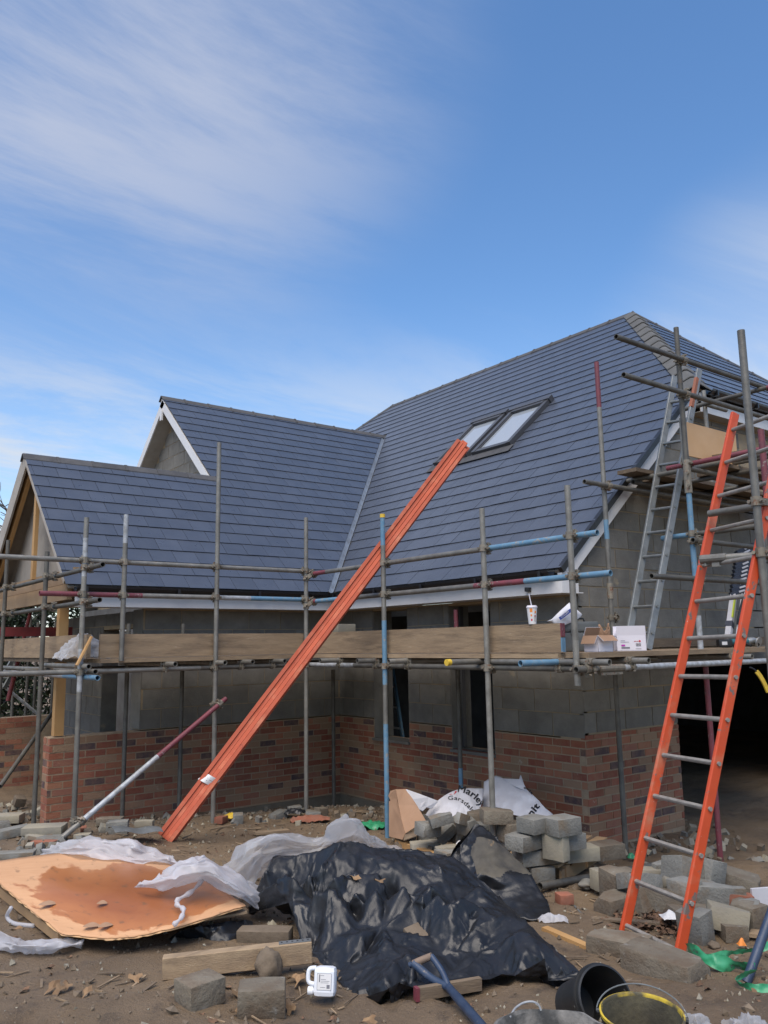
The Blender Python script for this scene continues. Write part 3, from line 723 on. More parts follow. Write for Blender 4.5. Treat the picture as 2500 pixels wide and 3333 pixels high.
# near gable wall: u = x, faces -y
gtop = lambda zc: (max(0.0, (zc - ZE) / .883 - EO + .16), 4.6 if zc < 4.5 else 4.6)
ua = onp(2399, 1400, 1, GY).x; ub = ua + 1.25; gzt, gzb = onp(2399, 1325, 1, GY).z, onp(2414, 1632, 1, GY).z
da = onp(2215, 2500, 1, GY).x
opg = [(ua, ub, gzb, min(gzt, 4.40)), (da, da + 3.2, -.6, 1.62)]
mb = MB()
for a, b in ((0.0015, da), (da, ua), (ua, ub), (ub, da + 3.2), (da + 3.2, 10.2)) if da < ua else ((0.0015, ua), (ua, da), (da, ub), (ub, da + 3.2), (da + 3.2, 10.2)):
    zs = [(-.6, 5)]
    for o in opg:
        if o[0] <= a + 1e-6 and o[1] >= b - 1e-6:
            nz_ = []
            for p, q in zs:
                if o[2] > p: nz_.append((p, o[2]))
                if o[3] < q: nz_.append((o[3], q))
            zs = nz_
    for p, q in zs:
        if q - p < .02: continue
        pl = clip([(a, p), (b, p), (b, q), (a, q)], [(-.883, 1, ZE + .883 * EO - .20), (.883, 1, ZE + .883 * (10.2 + EO) - .20), (0, 1, HZ - .28)])
        if len(pl) >= 3: mb.prism([V((x, GY, z)) for x, z in pl], (0, .3, 0))
wg1 = part('wall', mb, M['bmortar'], house, label='grey block gable end wall rising to the half hip')
courses(BK, wg1, V((0, GY, 0)), X, -Y, 0, 4.6, BT + .05, 4.45, .45, .2, .015, opg, .007, top=gtop, phase=.17)
mb = MB(); wallbox(mb, V((0, GY - .004, 0)), X, -Y, -.003, 4.6, -.62, BT + .025, opg, .08)
wg2 = part('wall', mb, M['mortar'], house, label='brick base of the gable end wall')
courses(BR, wg2, V((0, GY, 0)), X, -Y, -.004, 4.6, BB, BT + .03, .225, .075, .013, opg, .010, phase=.0)
# upper wing gable
mb = MB(); mb.prism([V((-.85, y, z)) for y, z in ((-.2, 2.5), (MY, MZ - .19), (2 * MY + .2, 2.5))], (.2, 0, 0)); wu = part('wall', mb, M['bmortar'], house, label='small block gable above the low ridge')
UT = V((0, -1, 0))
courses(BK, wu, V((-.85, 0, 0)), UT, -X, 0, 0, 4.2, 5.9, .45, .225, .012, [], .006, top=lambda zc: (-(2 * MY - ((zc - ZE) / .883 - EO + .26)), -((zc - ZE) / .883 - EO + .26)), phase=.1)
# closing walls behind, floor
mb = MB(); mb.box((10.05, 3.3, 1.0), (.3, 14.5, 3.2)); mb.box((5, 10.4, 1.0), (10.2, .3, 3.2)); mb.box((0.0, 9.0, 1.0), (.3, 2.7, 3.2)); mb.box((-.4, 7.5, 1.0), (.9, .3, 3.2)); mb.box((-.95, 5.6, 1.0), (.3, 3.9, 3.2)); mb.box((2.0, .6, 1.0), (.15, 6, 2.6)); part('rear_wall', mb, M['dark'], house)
# porch: partition wall, rear dwarf wall, post
mb = MB(); wallbox(mb, V((-2.70, 0, 0)), V((0, 1, 0)), -X, .22, 3.4, -.3, 2.3, [(.35, 1.45, -.3, 2.1)], .2); wp = part('wall', mb, M['bmortar'], house, label='block partition wall inside the open porch')
courses(BK, wp, V((-2.70, 0, 0)), V((0, 1, 0)), -X, .22, 3.4, -.1, 2.3, .45, .225, .01, [(.35, 1.45, -.3, 2.1)], .006)
mb = MB(); wallbox(mb, V((0, 3.35, 0)), X, -Y, -5.6, -2.6, -.4, BT - .02, [], .22); wb = part('wall', mb, M['mortar'], house, label='rear dwarf brick wall seen through the open porch')
courses(BR, wb, V((0, 3.35, 0)), X, -Y, -5.6, -2.9, BB, BT - .02, .225, .075, .01, [], .004)
pm = MB(); pm.box((-3.62, .09, (BT + 2.33) / 2), (.10, .10, 2.33 - BT)); part('post', pm, M['timber'], house, label='new timber corner post on the dwarf wall')
pm = MB(); pm.box((-3.62, 3.42, (BT + 2.4) / 2), (.10, .10, 2.4 - BT)); part('post', pm, M['timber'], house)
# open timber gable of the low wing
def tpart(a, b, w_, h_, mt='timber', up=(0, 0, 1), name='rafter'): m_ = MB(); m_.bar(a, b, w_, h_, up); return part(name, m_, M[mt], house)
def rl(y, h, x): return V((x, y, ZE + .883 * (y + EO))) + NL * h
def rr(y, h, x): yy = 2 * LY - y; return V((x, y, ZE + .883 * (yy + EO))) + NB * h
tpart(rl(-.25, -.11, -3.64), rl(LY, -.11, -3.64), .05, .16, 'timber', NL); tpart(rr(3.6, -.11, -3.64), rr(LY, -.11, -3.64), .05, .16, 'timber', NB)
for xo in (-3.2, -2.7): tpart(rl(-.2, -.12, xo), rl(LY, -.12, xo), .05, .15, 'timberdk', NL); tpart(rr(3.55, -.12, xo), rr(LY, -.12, xo), .05, .15, 'timberdk', NB)
tpart(rr(3.75, -.06, -3.72), rr(LY, -.06, -3.72), .025, .24, 'soffit', NB, 'bargeboard'); tpart(rl(-.3, -.015, -3.722), rl(LY, -.015, -3.722), .03, .045, 'soffit', NL, 'bargeboard')
tpart((-3.66, -.25, 2.47), (-3.66, 3.65, 2.47), .05, .17, 'timberdk', name='tie_beam'); tpart((-3.58, -.2, 2.66), (-3.58, 3.5, 2.66), .05, .16, 'timberdk', name='tie_beam')
for y in (onp(112, 1800, 0, -3.62).y,):
    zt = ZE + .883 * ((y if y < LY else 2 * LY - y) + EO) - .18
    tpart((-3.62, y, 2.72), (-3.62, y, zt), .045, .09, 'timber', (0, 1, 0), 'stud')
ft = MB()
for sg in (1, -1):
    ft.add([(-3.45, LY, LZ - .12), (-3.45, LY + sg * 1.62, LZ - .12 - 1.62 * .883), (-2.75, LY + sg * 1.62, LZ - .10 - 1.62 * .883), (-2.75, LY, LZ - .12)], [(0, 1, 2, 3)])
ft.add([(-3.5, LY, LZ - .14), (-3.42, LY + 1.6, 2.75), (-3.47, LY + .3, 2.72), (-3.40, LY - .6, 2.75), (-3.44, LY - 1.6, 2.75)], [(0, 1, 2), (0, 2, 3), (0, 3, 4)])
part('underlay', ft, M['felt'], house)
# place bricks and blocks: the nearest 300 of each as pieces, the rest joined
def place(store, name, mt, depth):
    store.sort(key=lambda t: t[0]); jb = {}
    for i, (d, par, pts, Nn, w_, h_) in enumerate(store):
        if i < 300:
            m_ = MB(); m_.prism(pts, -Nn * depth); part(name, m_, M[mt], par)
        else: jb.setdefault(par.name, (par, MB()))[1].prism(pts, -Nn * depth)
    return jb
allb = MB()
for k, (par, m_) in place(BR, 'brick', 'brick', .06).items(): allb.add(m_.v, m_.f)
if allb.v: part('brick_courses', allb, M['brick'], house, kind='stuff', label='farther brick courses')
allb = MB()
for k, (par, m_) in place(BK, 'block', 'block', .06).items(): allb.add(m_.v, m_.f)
if allb.v: part('block_courses', allb, M['block'], house, kind='stuff', label='farther block courses')

# ================================================================ scaffolds
def segtube(name, a, b, sc, segs=None, r=.02415, smooth=True):
    """scaffold tube from a to b; segs = [(t0, t1, material)] paints lengths of it"""
    a, b = V(a), V(b); mb = MB(); segs = segs or [(0, 1, 'galv')]; ms = []
    for t0, t1, m_ in segs:
        if m_ not in ms: ms.append(m_)
        mb.tube(a.lerp(b, t0), a.lerp(b, t1), r, 12, .0042, ms.index(m_))
    return part(name, mb, [M[m_] for m_ in ms], sc, smooth=smooth)
def coupler(par, p, d1, q, d2):
    """right angle coupler holding the tube along d1 at p and the one along d2 at q"""
    p, q, d1, d2 = V(p), V(q), V(d1).normalized(), V(d2).normalized(); mb = MB()
    mb.tube(p - d1 * .029, p + d1 * .029, .0335, 10, .008); mb.tube(q - d2 * .029, q + d2 * .029, .0335, 10, .008)
    n = (q - p); n = n.normalized() if n.length > 1e-4 else d1.cross(d2)
    mb.bar(p + n * .02, q - n * .02, .045, .045, d1)
    for c, d in ((p, d1), (q, d2)):
        s_ = d.cross(n).normalized()
        for k in (1, -1):
            mb.cyl(c + s_ * .041 * k - n * .026, c + s_ * .041 * k + n * .032, .0085, n=6)
            mb.box(c + s_ * .041 * k, (.026, .022, .020), frame(d, n))
        mb.cyl(c + s_ * .036 - n * .030, c + s_ * .036 - n * .018, .012, n=6)
    return part('coupler', mb, M['coupler'], par)
ZU = V((0, 0, 1))
SP = -1.42                       # plane of the outer standards (both wings)
RP = -1.365                      # plane of the rails on them
sc1 = thing('scaffold', 'galvanised tube scaffold with timber deck wrapped round the inner corner of the house', 'scaffold', (-1.4, -1.4, 0))

def vst(pt, pb, ax, val, segs=None, cap=False, zb=None, name='standard', own=sc1):
    a, b = onp(*pb, ax, val), onp(*pt, ax, val); x, y = (a.x + b.x) / 2, (a.y + b.y) / 2
    o = segtube(name, (x, y, a.z if zb is None else zb), (x, y, b.z), own, segs)
    if cap:
        m_ = MB(); m_.cyl((x, y, b.z - .03), (x, y, b.z + .006), .027, n=14); part('cap', m_, M['yellow'], o, smooth=True)
    o['_x'] = x; o['_y'] = y; return o
p1 = vst((286, 1685), (235, 2690), 1, SP, [(0, .42, 'galv'), (.42, .56, 'tubewhite'), (.56, .8, 'galv'), (.8, .93, 'tubewhite'), (.93, 1, 'galv')])
p2 = vst((409, 1675), (397, 2152), 1, SP, [(0, .8, 'galv'), (.8, 1, 'tubewhite')])
p3 = vst((708, 1440), (699, 2682), 1, SP)
p4 = vst((996, 1685), (997, 2655), 1, SP, zb=.0)
p5 = vst((1251, 1674), (1255, 2728), 0, SP, [(0, .34, 'tubeblue'), (.34, .46, 'galv'), (.46, .66, 'tubeblue'), (.66, .9, 'galv'), (.9, 1, 'tubeblue')], cap=True)
p6 = vst((1570, 1655), (1606, 2740), 0, SP)
p7 = vst((1847, 1580), (1880, 2232), 0, SP, [(0, .22, 'galv'), (.22, 1, 'galv')])
XL = p1['_x']
# inner standards by the walls
vst((594, 2030), (586, 2600), 1, -.30, [(0, 1, 'galvdk')], zb=-.1)
vst((1088, 2180), (1083, 2630), 1, -.28, [(0, 1, 'galvdk')], zb=-.25)
vst((1477, 1985), (1508, 2572), 0, -.28, [(0, .3, 'tubeblue'), (.3, .9, 'galvdk'), (.9, 1, 'tubered')], zb=-.15)
vst((412, 2030), (404, 2677), 1, -.32, [(0, 1, 'galvdk')], zb=.0)
# guard rails of the left run and the right run
def rail(pa, pb, ax, val, segs=None, name='guard_rail', own=sc1):
    return segtube(name, onp(*pa, ax, val), onp(*pb, ax, val), own, segs)
zg, zm, zl = 2.70, 2.37, 1.65
def lrail(x0, x1, z, segs=None, name='guard_rail'): return segtube(name, (x0, RP, z), (x1, RP, z), sc1, segs)
def rrail(y0, y1, z, segs=None, name='guard_rail'): return segtube(name, (RP, y0, z), (RP, y1, z), sc1, segs)
L1 = lrail(onp(-60, 1819, 1, RP).x, -1.33, zg - .01)
L2 = lrail(onp(128, 1937, 1, RP).x, -1.33, zm, [(0, .33, 'tubered'), (.33, .6, 'galv'), (.6, .74, 'tubewhite'), (.74, 1, 'tubeblue')])
yE = onp(1945, 1738, 0, RP).y
R1 = rrail(-1.30, yE, zg - .045, [(0, .11, 'tubered'), (.11, .72, 'galv'), (.72, 1, 'tubeblue')])
R2 = rrail(-1.30, onp(1988, 1868, 0, RP).y, zm - .025, [(0, .06, 'tubered'), (.06, .2, 'tubeblue'), (.2, .66, 'galv'), (.66, .80, 'tubered'), (.80, 1, 'tubeblue')])
# deck ledgers
L3 = segtube('ledger', (XL - 1.0, RP, zl), (-1.30, RP, zl), sc1, [(0, .62, 'galv'), (.62, 1, 'galvdk')]); R3 = segtube('ledger', (RP, -1.25, zl), (RP, -5.3, zl), sc1, [(0, .25, 'tubewhite'), (.25, 1, 'galvdk')])
segtube('ledger', (XL - .2, -.26, zl), (-.2, -.26, zl), sc1, [(0, 1, 'galvdk')]); segtube('ledger', (-.33, -.2, zl), (-.33, -5.3, zl), sc1, [(0, 1, 'galvdk')])
for pz, rails in ((p1, (L1, L2, L3)), (p2, (L1, L2)), (p3, (L1, L2, L3)), (p4, (L1, L2, L3))):
    for rl_, z in zip(rails, (zg - .01, zm, zl)): coupler(rl_, (pz['_x'], SP, z), ZU, (pz['_x'], RP, z), X)
for pz, rails in ((p4, (R1, R2)), (p5, (R1, R2, R3)), (p6, (R1, R2, R3)), (p7, (R1, R2, R3))):
    for rl_, z in zip(rails, (zg - .045, zm - .025, zl)):
        dz = -.05 if pz is p4 else 0
        coupler(rl_, (SP, pz['_y'], z + dz), ZU, (RP, pz['_y'] - (.06 if pz is p4 else 0), z), Y)
# transoms under the boards
for px in (287, 568, 730, 820, 924):
    x = onp(px, 2175, 1, -1.6).x; o = segtube('transom', (x, -1.62, zl + .05), (x, -.12, zl + .05), sc1, [(0, 1, 'galv')]); coupler(o, (x, -1.42 + .055, zl), X, (x, RP, zl + .05), Y)
for px, ext, segs, cap in ((1042, -1.62, None, 0), (1163, -1.6, None, 0), (1265, -1.6, None, 0), (1455, -1.75, None, 1), (1694, -1.80, [(0, .5, 'tubeblue'), (.5, 1, 'galv')], 0)):
    y = onp(px, 2158, 0, ext).y; o = segtube('transom', (ext, y, zl + .05), (-.12, y, zl + .05), sc1, segs)
    if cap: m_ = MB(); m_.cyl((ext - .006, y, zl + .05), (ext + .035, y, zl + .05), .028, n=14); part('cap', m_, M['yellow'], o, smooth=True)
    else: coupler(o, (RP, y, zl), Y, (RP, y, zl + .05), X)
# deck boards and toe boards
ZB = 1.744
def board(a, b, wd, ht, mt='board', up=(0, 0, 1), name='deck_board', own=sc1, ends=None, tilt=0):
    a, b = V(a), V(b); m_ = MB(); ms = [M['boardy' if mt == 'board' and abs(b.y - a.y) > abs(b.x - a.x) else mt]]
    m_.bar(a, b, wd, ht, up)
    if ends:
        ms += [M[k] for k in ends]; d = (b - a).normalized()
        for i, k in enumerate(ends): m_.bar(b - d * (.012 + i * .0), b + d * .003, wd * (1.0 if i == 0 else .6) + .003, ht + .003, up, mi=i + 1)
    return part(name, m_, ms, own)
for i in range(5):
    y = -1.30 + i * .232; x0 = onp(315 + 10 * (i % 2), 2140, 1, -1.3).x
    board((x0, y, ZB), (-1.36 if i == 0 else -.2, y, ZB + random.uniform(-.004, .004)), .222, .038, 'boarddk' if i else 'board')
for i in range(5):
    x = -1.28 + i * .232
    board((x, -1.42 if i < 5 else -.2, ZB + .002), (x, -5.0, ZB + .002 + random.uniform(-.004, .004)), .222, .038, 'boarddk' if i else 'board')
xt0 = onp(326, 2110, 1, RP + .0).x
board((xt0, RP + .02, 1.885), (-1.42, RP + .02, 1.885), .038, .222, name='toe_board')
yt1 = onp(1826, 2080, 0, RP).y
tb = board((RP + .02, -1.37, 1.885), (RP + .02, yt1, 1.885), .038, .222, name='toe_board')
eb = MB(); eb.box((RP + .02, yt1 - .004, 1.945), (.041, .012, .105), None, 0); eb.box((RP + .02, yt1 - .004, 1.83), (.041, .012, .11), None, 1); part('painted_end', eb, [M['tubered'], M['tubeblue']], tb, kind='stuff')
# left return of the deck (end of the left run)
yq, yr = onp(150, 1880, 0, XL - .06).y, onp(25, 1912, 0, XL - .06).y
q1 = vst((155, 1795), (108, 2680), 0, XL - .06, [(0, 1, 'galvdk')], zb=.1)
r1_ = vst((27, 1758), (-10, 2400), 0, XL - .06, [(0, 1, 'galvdk')], zb=.1)
for z, t in ((2.62, .35), (2.30, .3)):
    o = segtube('guard_rail', (XL + .055, -1.42 - t, z), (XL + .055, 3.2, z), sc1, [(0, 1, 'galvdk')])
    coupler(o, (XL, SP, z), ZU, (XL + .055, SP, z), Y); coupler(o, (q1['_x'], q1['_y'], z), ZU, (XL + .03, q1['_y'], z), Y); coupler(o, (r1_['_x'], r1_['_y'], z), ZU, (XL + .03, r1_['_y'], z), Y)
segtube('ledger', (XL + .055, -1.75, zl - .05), (XL + .055, 3.2, zl - .05), sc1, [(0, .2, 'tubeblue'), (.2, .6, 'tubewhite'), (.6, 1, 'galv')])
segtube('ledger', (XL + .10, -1.55, zl), (XL + .10, 3.2, zl), sc1)
board((XL + .09, -1.36, 1.885), (XL + .09, 2.6, 1.885), .038, .222, name='toe_board')
for i in range(3): board((XL + .2 + i * .232, -.05, ZB + .003), (XL + .2 + i * .232, 2.6, ZB + .003), .222, .038, 'boarddk')

# ---- gable end lift
sc2 = thing('scaffold', 'taller tube scaffold at the block gable end with upper platform', 'scaffold', (.4, -5.1, 0))
GP = -5.30
G3 = segtube('ledger', (-1.55, GP, zl), (3.6, GP, zl), sc2, [(0, .06, 'galvdk'), (.06, 1, 'tubewhite')])
coupler(G3, (-1.42, GP + .055, zl), ZU, (-1.42, GP, zl), X)
jp = MB(); a_, b_ = V((-1.30, GP, zl)), V((-1.0, GP, zl)); jp.tube(a_, b_, .0295, 12, .005); jp.box((-1.15, GP, zl - .038), (.26, .03, .02)); 
for k in (-1.22, -1.08): jp.cyl((k, GP - .02, zl - .038), (k, GP + .02, zl - .038), .009, n=6)
part('sleeve', jp, M['coupler'], sc2, kind='stuff')
for px in (1978, 2106, 2444):
    x = onp(px, 2164, 1, -5.45).x; o = segtube('transom', (x, -5.47, zl + .05), (x, -4.2, zl + .05), sc2); coupler(o, (x, GP, zl), X, (x, GP, zl + .05), Y)
for i, (x0, x1) in enumerate(((-1.36, 3.4), (-1.25, 3.3), (-1.3, 3.4), (-1.25, 3.2))):
    board((x0, -5.16 + i * .232, ZB + .006), (x1, -5.16 + i * .232, ZB + .006), .222, .038, own=sc2)
board((-.15, -4.19, ZB + .085), (3.3, -4.19, ZB + .085), .19, .09, 'boarddk', own=sc2, name='sole_board')
T2x, T2y = .41, -5.10
t2t = onp(2197, 1065, 1, T2y).z
T2 = segtube('standard', (T2x, T2y, ZB + .02), (T2x, T2y, t2t), sc2, [(0, .10, 'tubewhite'), (.10, .21, 'galvdk'), (.21, .51, 'tubeblue'), (.51, 1, 'galvdk')])
zs2 = onp(2240, 1560, 1, T2y).z
m_ = MB(); m_.tube((T2x, T2y, zs2 - .13), (T2x, T2y, zs2 + .13), .034, 12, .008)
for k in (-.07, .05): m_.cyl((T2x - .03, T2y - .03, zs2 + k), (T2x - .055, T2y - .035, zs2 + k), .013, n=8)
part('sleeve', m_, M['coupler'], T2, kind='stuff')
p8x, p8y = .20, -4.32
p8 = segtube('standard', (p8x, p8y, -.1), (p8x, p8y, onp(1939, 1178, 1, p8y).z), sc2, [(0, .40, 'galvdk'), (.40, .44, 'galvdk'), (.44, .62, 'galv'), (.62, .66, 'tubeblue'), (.66, .90, 'galv'), (.90, 1, 'tubered')])
m_ = MB(); zj = onp(1977, 1925, 1, p8y).z; m_.tube((p8x, p8y, zj - .07), (p8x, p8y, zj + .08), .031, 12, .006); part('sleeve', m_, M['coupler'], p8)
zj = onp(1985, 2010, 1, p8y).z; coupler(p8, (p8x, p8y, zj), ZU, (p8x + .055, p8y, zj), Y)
# rails across the gable front
def xr(pa, pb, y, segs, ext=0): 
    a, b = onp(*pa, 1, y), onp(*pb, 1, y); b.z = a.z = (a.z + b.z) / 2; b.x += ext
    return segtube('guard_rail', a, b, sc2, segs), a.z
for pa, pb, y in (((2006, 1107), (2500, 1257), -5.155), ((2030, 1228), (2500, 1355), -5.155)):
    o, z = xr(pa, pb, y, [(0, 1, 'galvdk')], 1.2); coupler(o, (T2x, T2y, z), ZU, (T2x, y, z), X)
for pa, pb, y in (((2121, 1882), (2480, 1892), -5.155), ((2255, 1757), (2470, 1783), -5.155)):
    o, z = xr(pa, pb, y, [(0, 1, 'galvdk')], 1.2); coupler(o, (T2x, T2y, z), ZU, (T2x, y, z), X)
o, z = xr((1903, 1585), (2490, 1652), -4.375, [(0, .1, 'galv'), (.1, 1, 'galvdk')], 1.0); coupler(o, (p8x, p8y, z), ZU, (p8x, -4.375, z), X)
# tubes running out towards the camera
def yr_(pa, Da, pb, Db, segs=None, name='transom'): 
    a, b = at(*pa, Da), at(*pb, Db); x = (a.x + b.x) / 2; z = (a.z + b.z) / 2
    return segtube(name, (a.x, a.y, z), (b.x, b.y, z), sc2, segs)
T2p = V((T2x - .055, T2y, 0))
def yt(px, py, y_near, y_far, xx, segs=None, name='transom'):      # tube along y at x = xx, height from a photo point
    z = onp(px, py, 0, xx).z; o = segtube(name, (xx, y_near, z), (xx, y_far, z), sc2, segs); coupler(o, (T2x, T2y, z), ZU, (xx, T2y, z), Y); return z
yt(2250, 1740, -6.3, -4.75, T2x + .055, [(0, .75, 'galvdk'), (.75, 1, 'tubeblue')], 'guard_rail')
zu = onp(2240, 1512, 1, T2y).z
yt(2235, 1512, -6.6, -4.86, T2x + .055, [(0, .95, 'tubered'), (.95, 1, 'tubered')])
# upper platform boards and their bearers
for i, (px_, y_) in enumerate(((2290, -5.0), (2300, -4.77), (2040, -4.38), (2095, -4.20))): board((onp(px_, 1540, 1, y_).x, y_, zu + .075), (3.4, y_, zu + .075), .222, .038, 'boarddk', own=sc2)
for x in (.75, 1.35, 2.1): segtube('transom', (x, -6.3 if x < 1.5 else -5.4, zu + .03), (x, -4.15, zu + .03), sc2, [(0, 1, 'galvdk')])
for y in (-5.05, -4.36): segtube('ledger', (onp(2060 if y > -5 else 2230, 1560, 1, y).x, y, zu - .02), (3.6, y, zu - .02), sc2, [(0, 1, 'galvdk')])
pa, pb = onp(2221, 1404, 1, -5.03), onp(2372, 1437, 1, -5.03)
m_ = MB(); m_.box(((pa.x + pb.x) / 2 + .05, -5.045, zu + .27), (pb.x - pa.x + .1, .018, .33)); part('toe_board', m_, M['plyw'], sc2, label='pale plywood toe board')
m_ = MB(); m_.box((pa.x - .03, -5.06, zu + .24), (.04, .05, .44)); part('board_clip', m_, M['galv'], sc2)
board((1.05, -5.9, zu + .12), (1.05, -4.9, zu + .15), .225, .038, 'boarddk', own=sc2); segtube('transom', (1.32, -6.0, zu + .13), (1.32, -4.9, zu + .13), sc2)
# short inner pole on the upper platform, maroon pole to the right
v_ = onp(2296, 1340, 1, -4.34); segtube('standard', (v_.x, -4.34, zu + .1), (v_.x, -4.34, onp(2291, 1272, 1, -4.34).z), sc2); m_ = segtube('guard_rail', (v_.x - .2, -4.395, onp(2290, 1322, 1, -4.34).z), (v_.x + .35, -4.395, onp(2290, 1322, 1, -4.34).z), sc2)
v_ = at(2484, 1480, 6.3); segtube('standard', (v_.x, v_.y, ZB + .02), (v_.x, v_.y, at(2474, 1395, 6.3).z), sc2, [(0, 1, 'tubered')])
v_ = at(2330, 2600, 7.2); segtube('standard', (v_.x, v_.y, -.1), (v_.x, v_.y, zl), sc2, [(0, 1, 'tubered')])
v_ = at(2175, 2500, 8.0)
# ladder bay: big pole with two guard tubes
BP = at(2441, 1400, 5.22)
bp = segtube('standard', (BP.x, BP.y, .12), (BP.x, BP.y, at(2413, 1055, 5.22).z), sc2)
for (pa, Da, pb, Db, sl) in (((2309, 1680), 5.62, (2530, 1628), 5.22, 0), ((2282, 1832), 5.50, (2540, 1790), 5.18, 1)):
    a, b = at(*pa, Da), at(*pb, Db); a.z = b.z = (a.z + b.z) / 2
    o = segtube('guard_rail', a, b, sc2); d = (b - a).normalized()
    t = (V((BP.x, BP.y, a.z)) - a).dot(d); q = a + d * t; coupler(o, (BP.x, BP.y, a.z), ZU, q, d)
    if sl: m_ = MB(); m_.tube(a, a + d * .17, .031, 12, .006); m_.box(a + d * .1 + V((0, 0, -.04)), (.05, .03, .03), frame(d)); m_.cyl(a + d * .03 + V((0, 0, -.045)), a + d * .03 + V((0, 0, -.02)), .014, n=8); part('sleeve', m_, M['galv'], o, kind='stuff')
# upper maroon / grey tube from the gable towards the camera
a, b = V((1.75, -4.3, onp(2420, 1282, 0, 1.75).z)), V((1.75, -6.2, onp(2420, 1282, 0, 1.75).z)); segtube('transom', a, b, sc2, [(0, .5, 'galvdk'), (.5, 1, 'tubered')])
# small yellow strap hanging at the right
st = MB(); pts = [at(2440 + 60 * t, 2172 + 70 * t * t + 10 * t, 5.9) for t in [i / 8 for i in range(9)]]
st.path(pts[:4], .006, 6); o = solo('cable_tie', st, M['toolblk'], 'black cable tie looped round the deck ledger at right edge', 'tie')
st = MB()
for a, b in zip(pts[3:], pts[4:]): st.bar(a, b, .012, .03)
solo('strap', st, M['yellow'], 'yellow plastic strap hanging from the deck ledger at right edge', 'strap')

# ---- raking brace against the left run
a = gnd(178, 2748, .0); b = onp(735, 2274, 1, SP - .06)
br = thing('brace_tube', 'raking scaffold tube, red above and white below, propped against the left run', 'scaffold tube', (a.x, a.y, a.z))
o = segtube('tube', a, b, br, [(0, .14, 'galv'), (.14, .55, 'tubewhite'), (.55, 1, 'tubered')])
d = (b - a).normalized(); c1 = a.lerp(b, .13); coupler(o, c1, d, c1 + V((-.05, .03, .01)), ZU); c2 = a.lerp(b, .955); coupler(o, c2, d, (p3['_x'], SP, c2.z), ZU)
# ---- scaffold beyond the low wing
sc3 = thing('scaffold', 'distant tube scaffold seen through the open porch at far left', 'scaffold', (-4, 5, 0))
for px in (48, 92, 118, 175, 210):
    v_ = onp(px, 2150, 1, 4.6); segtube('standard', (v_.x, 4.6, .0), (v_.x, 4.6, 2.2 + .1 * (px % 3)), sc3, [(0, 1, 'galvdk')])
for z in (2.15, 2.0): segtube('ledger', (-6, 4.55, z), (-1.2, 4.55, z), sc3, [(0, .6, 'galv'), (.6, 1, 'tubewhite')])
segtube('brace', onp(-10, 2215, 1, 4.4), onp(130, 2330, 1, 4.4), sc3, [(0, 1, 'tubewhite')]); segtube('brace', onp(0, 2560, 1, .6), onp(185, 2300, 1, 1.8), sc3, [(0, 1, 'galvdk')])
al = thing('ladder', 'aluminium ladder leaning on the distant scaffold at far left', 'ladder', onp(5, 2200, 1, 4.3))
for dx in (0, 26):
    m_ = MB(); m_.bar(onp(-12 + dx, 2240, 1, 4.2), onp(98 + dx * .8, 2050, 1, 4.45), .03, .07); part('stile', m_, M['alu'], al)
for t in [i / 6 for i in range(7)]:
    m_ = MB(); m_.cyl(onp(-12, 2240, 1, 4.2).lerp(onp(98, 2050, 1, 4.45), t), onp(14, 2240, 1, 4.2).lerp(onp(119, 2050, 1, 4.45), t), .014, n=6); part('rung', m_, M['alu'], al)
# red steel props carrying the tie beam
for i, (px, tilt, lb) in enumerate(((35, .25, 'leaning red steel prop under the tie beam at far left'),)):
    b_ = onp(px, 2120, 1, 2.6 + i * .3); t_ = V((b_.x + tilt * .9, b_.y - .2 * i, 2.38)); b_.z = .05 if i else 1.2
    ap = thing('steel_prop', lb, 'prop', b_)
    m_ = MB(); m_.cyl(b_, b_.lerp(t_, .62), .030, n=10); part('outer_tube', m_, M['propred'], ap, smooth=True)
    m_ = MB(); m_.cyl(b_.lerp(t_, .6), t_, .024, n=10); part('inner_tube', m_, M['propred'], ap, smooth=True)
    m_ = MB(); m_.box(t_, (.15, .15, .008)); part('head_plate', m_, M['propred'], ap)
    m_ = MB(); c = b_.lerp(t_, .62); m_.cyl(c - V((.07, 0, 0)), c + V((.07, 0, 0)), .008, n=6); part('pin', m_, M['coupler'], ap)
m_ = MB(); a, b = onp(-10, 2012, 1, 2.3), onp(235, 2012, 1, 2.3); m_.bar((a.x, 2.3, 2.1), (b.x, 2.3, 2.1), .08, .12); o = solo('steel_beam', m_, M['propred'], 'red painted beam across the back of the open porch', 'beam')

# ================================================================ ladders and battens
def ladder(name, label, f1, t1, f2, t2, n, sp, off, mst, mrg, prof, rung_r, ext=0.0):
    """two stiles f1-t1 and f2-t2 (foot, top), n rungs"""
    f1, t1, f2, t2 = V(f1), V(t1), V(f2), V(t2)
    th = thing(name, label, 'ladder', (f1 + f2) / 2); across = (f2 - f1).normalized(); d1, d2 = (t1 - f1).normalized(), (t2 - f2).normalized()
    nrm = across.cross(d1)
    stiles = []
    for f, t, d in ((f1, t1, d1), (f2, t2, d2)):
        m_ = MB(); m_.bar(f, t + d * ext, prof[0], prof[1], nrm)
        bm_o = part('stile', m_, M[mst], th); stiles.append(bm_o)
        bv = bm_o.modifiers.new('bevel', 'BEVEL'); bv.width = .006; bv.segments = 2
    for i in range(n):
        a, b = f1 + d1 * (off + i * sp), f2 + d2 * (off + i * sp)
        m_ = MB(); m_.cyl(a, b, rung_r, n=9); part('rung', m_, M[mrg], th, smooth=True)
        m_ = MB(); m_.cyl(b + across * (prof[0] * .5), b + across * (prof[0] * .5 + .012), .013, n=8); part('rung_end', m_, M[mrg], stiles[1])
    return th
lf1, lf2 = gnd(2030, 3040), gnd(2207, 3130)
lt1 = at(2393, 1345, 5.90); lt2 = lf2 + (lt1 - lf1) + V((.0, 0, 0))
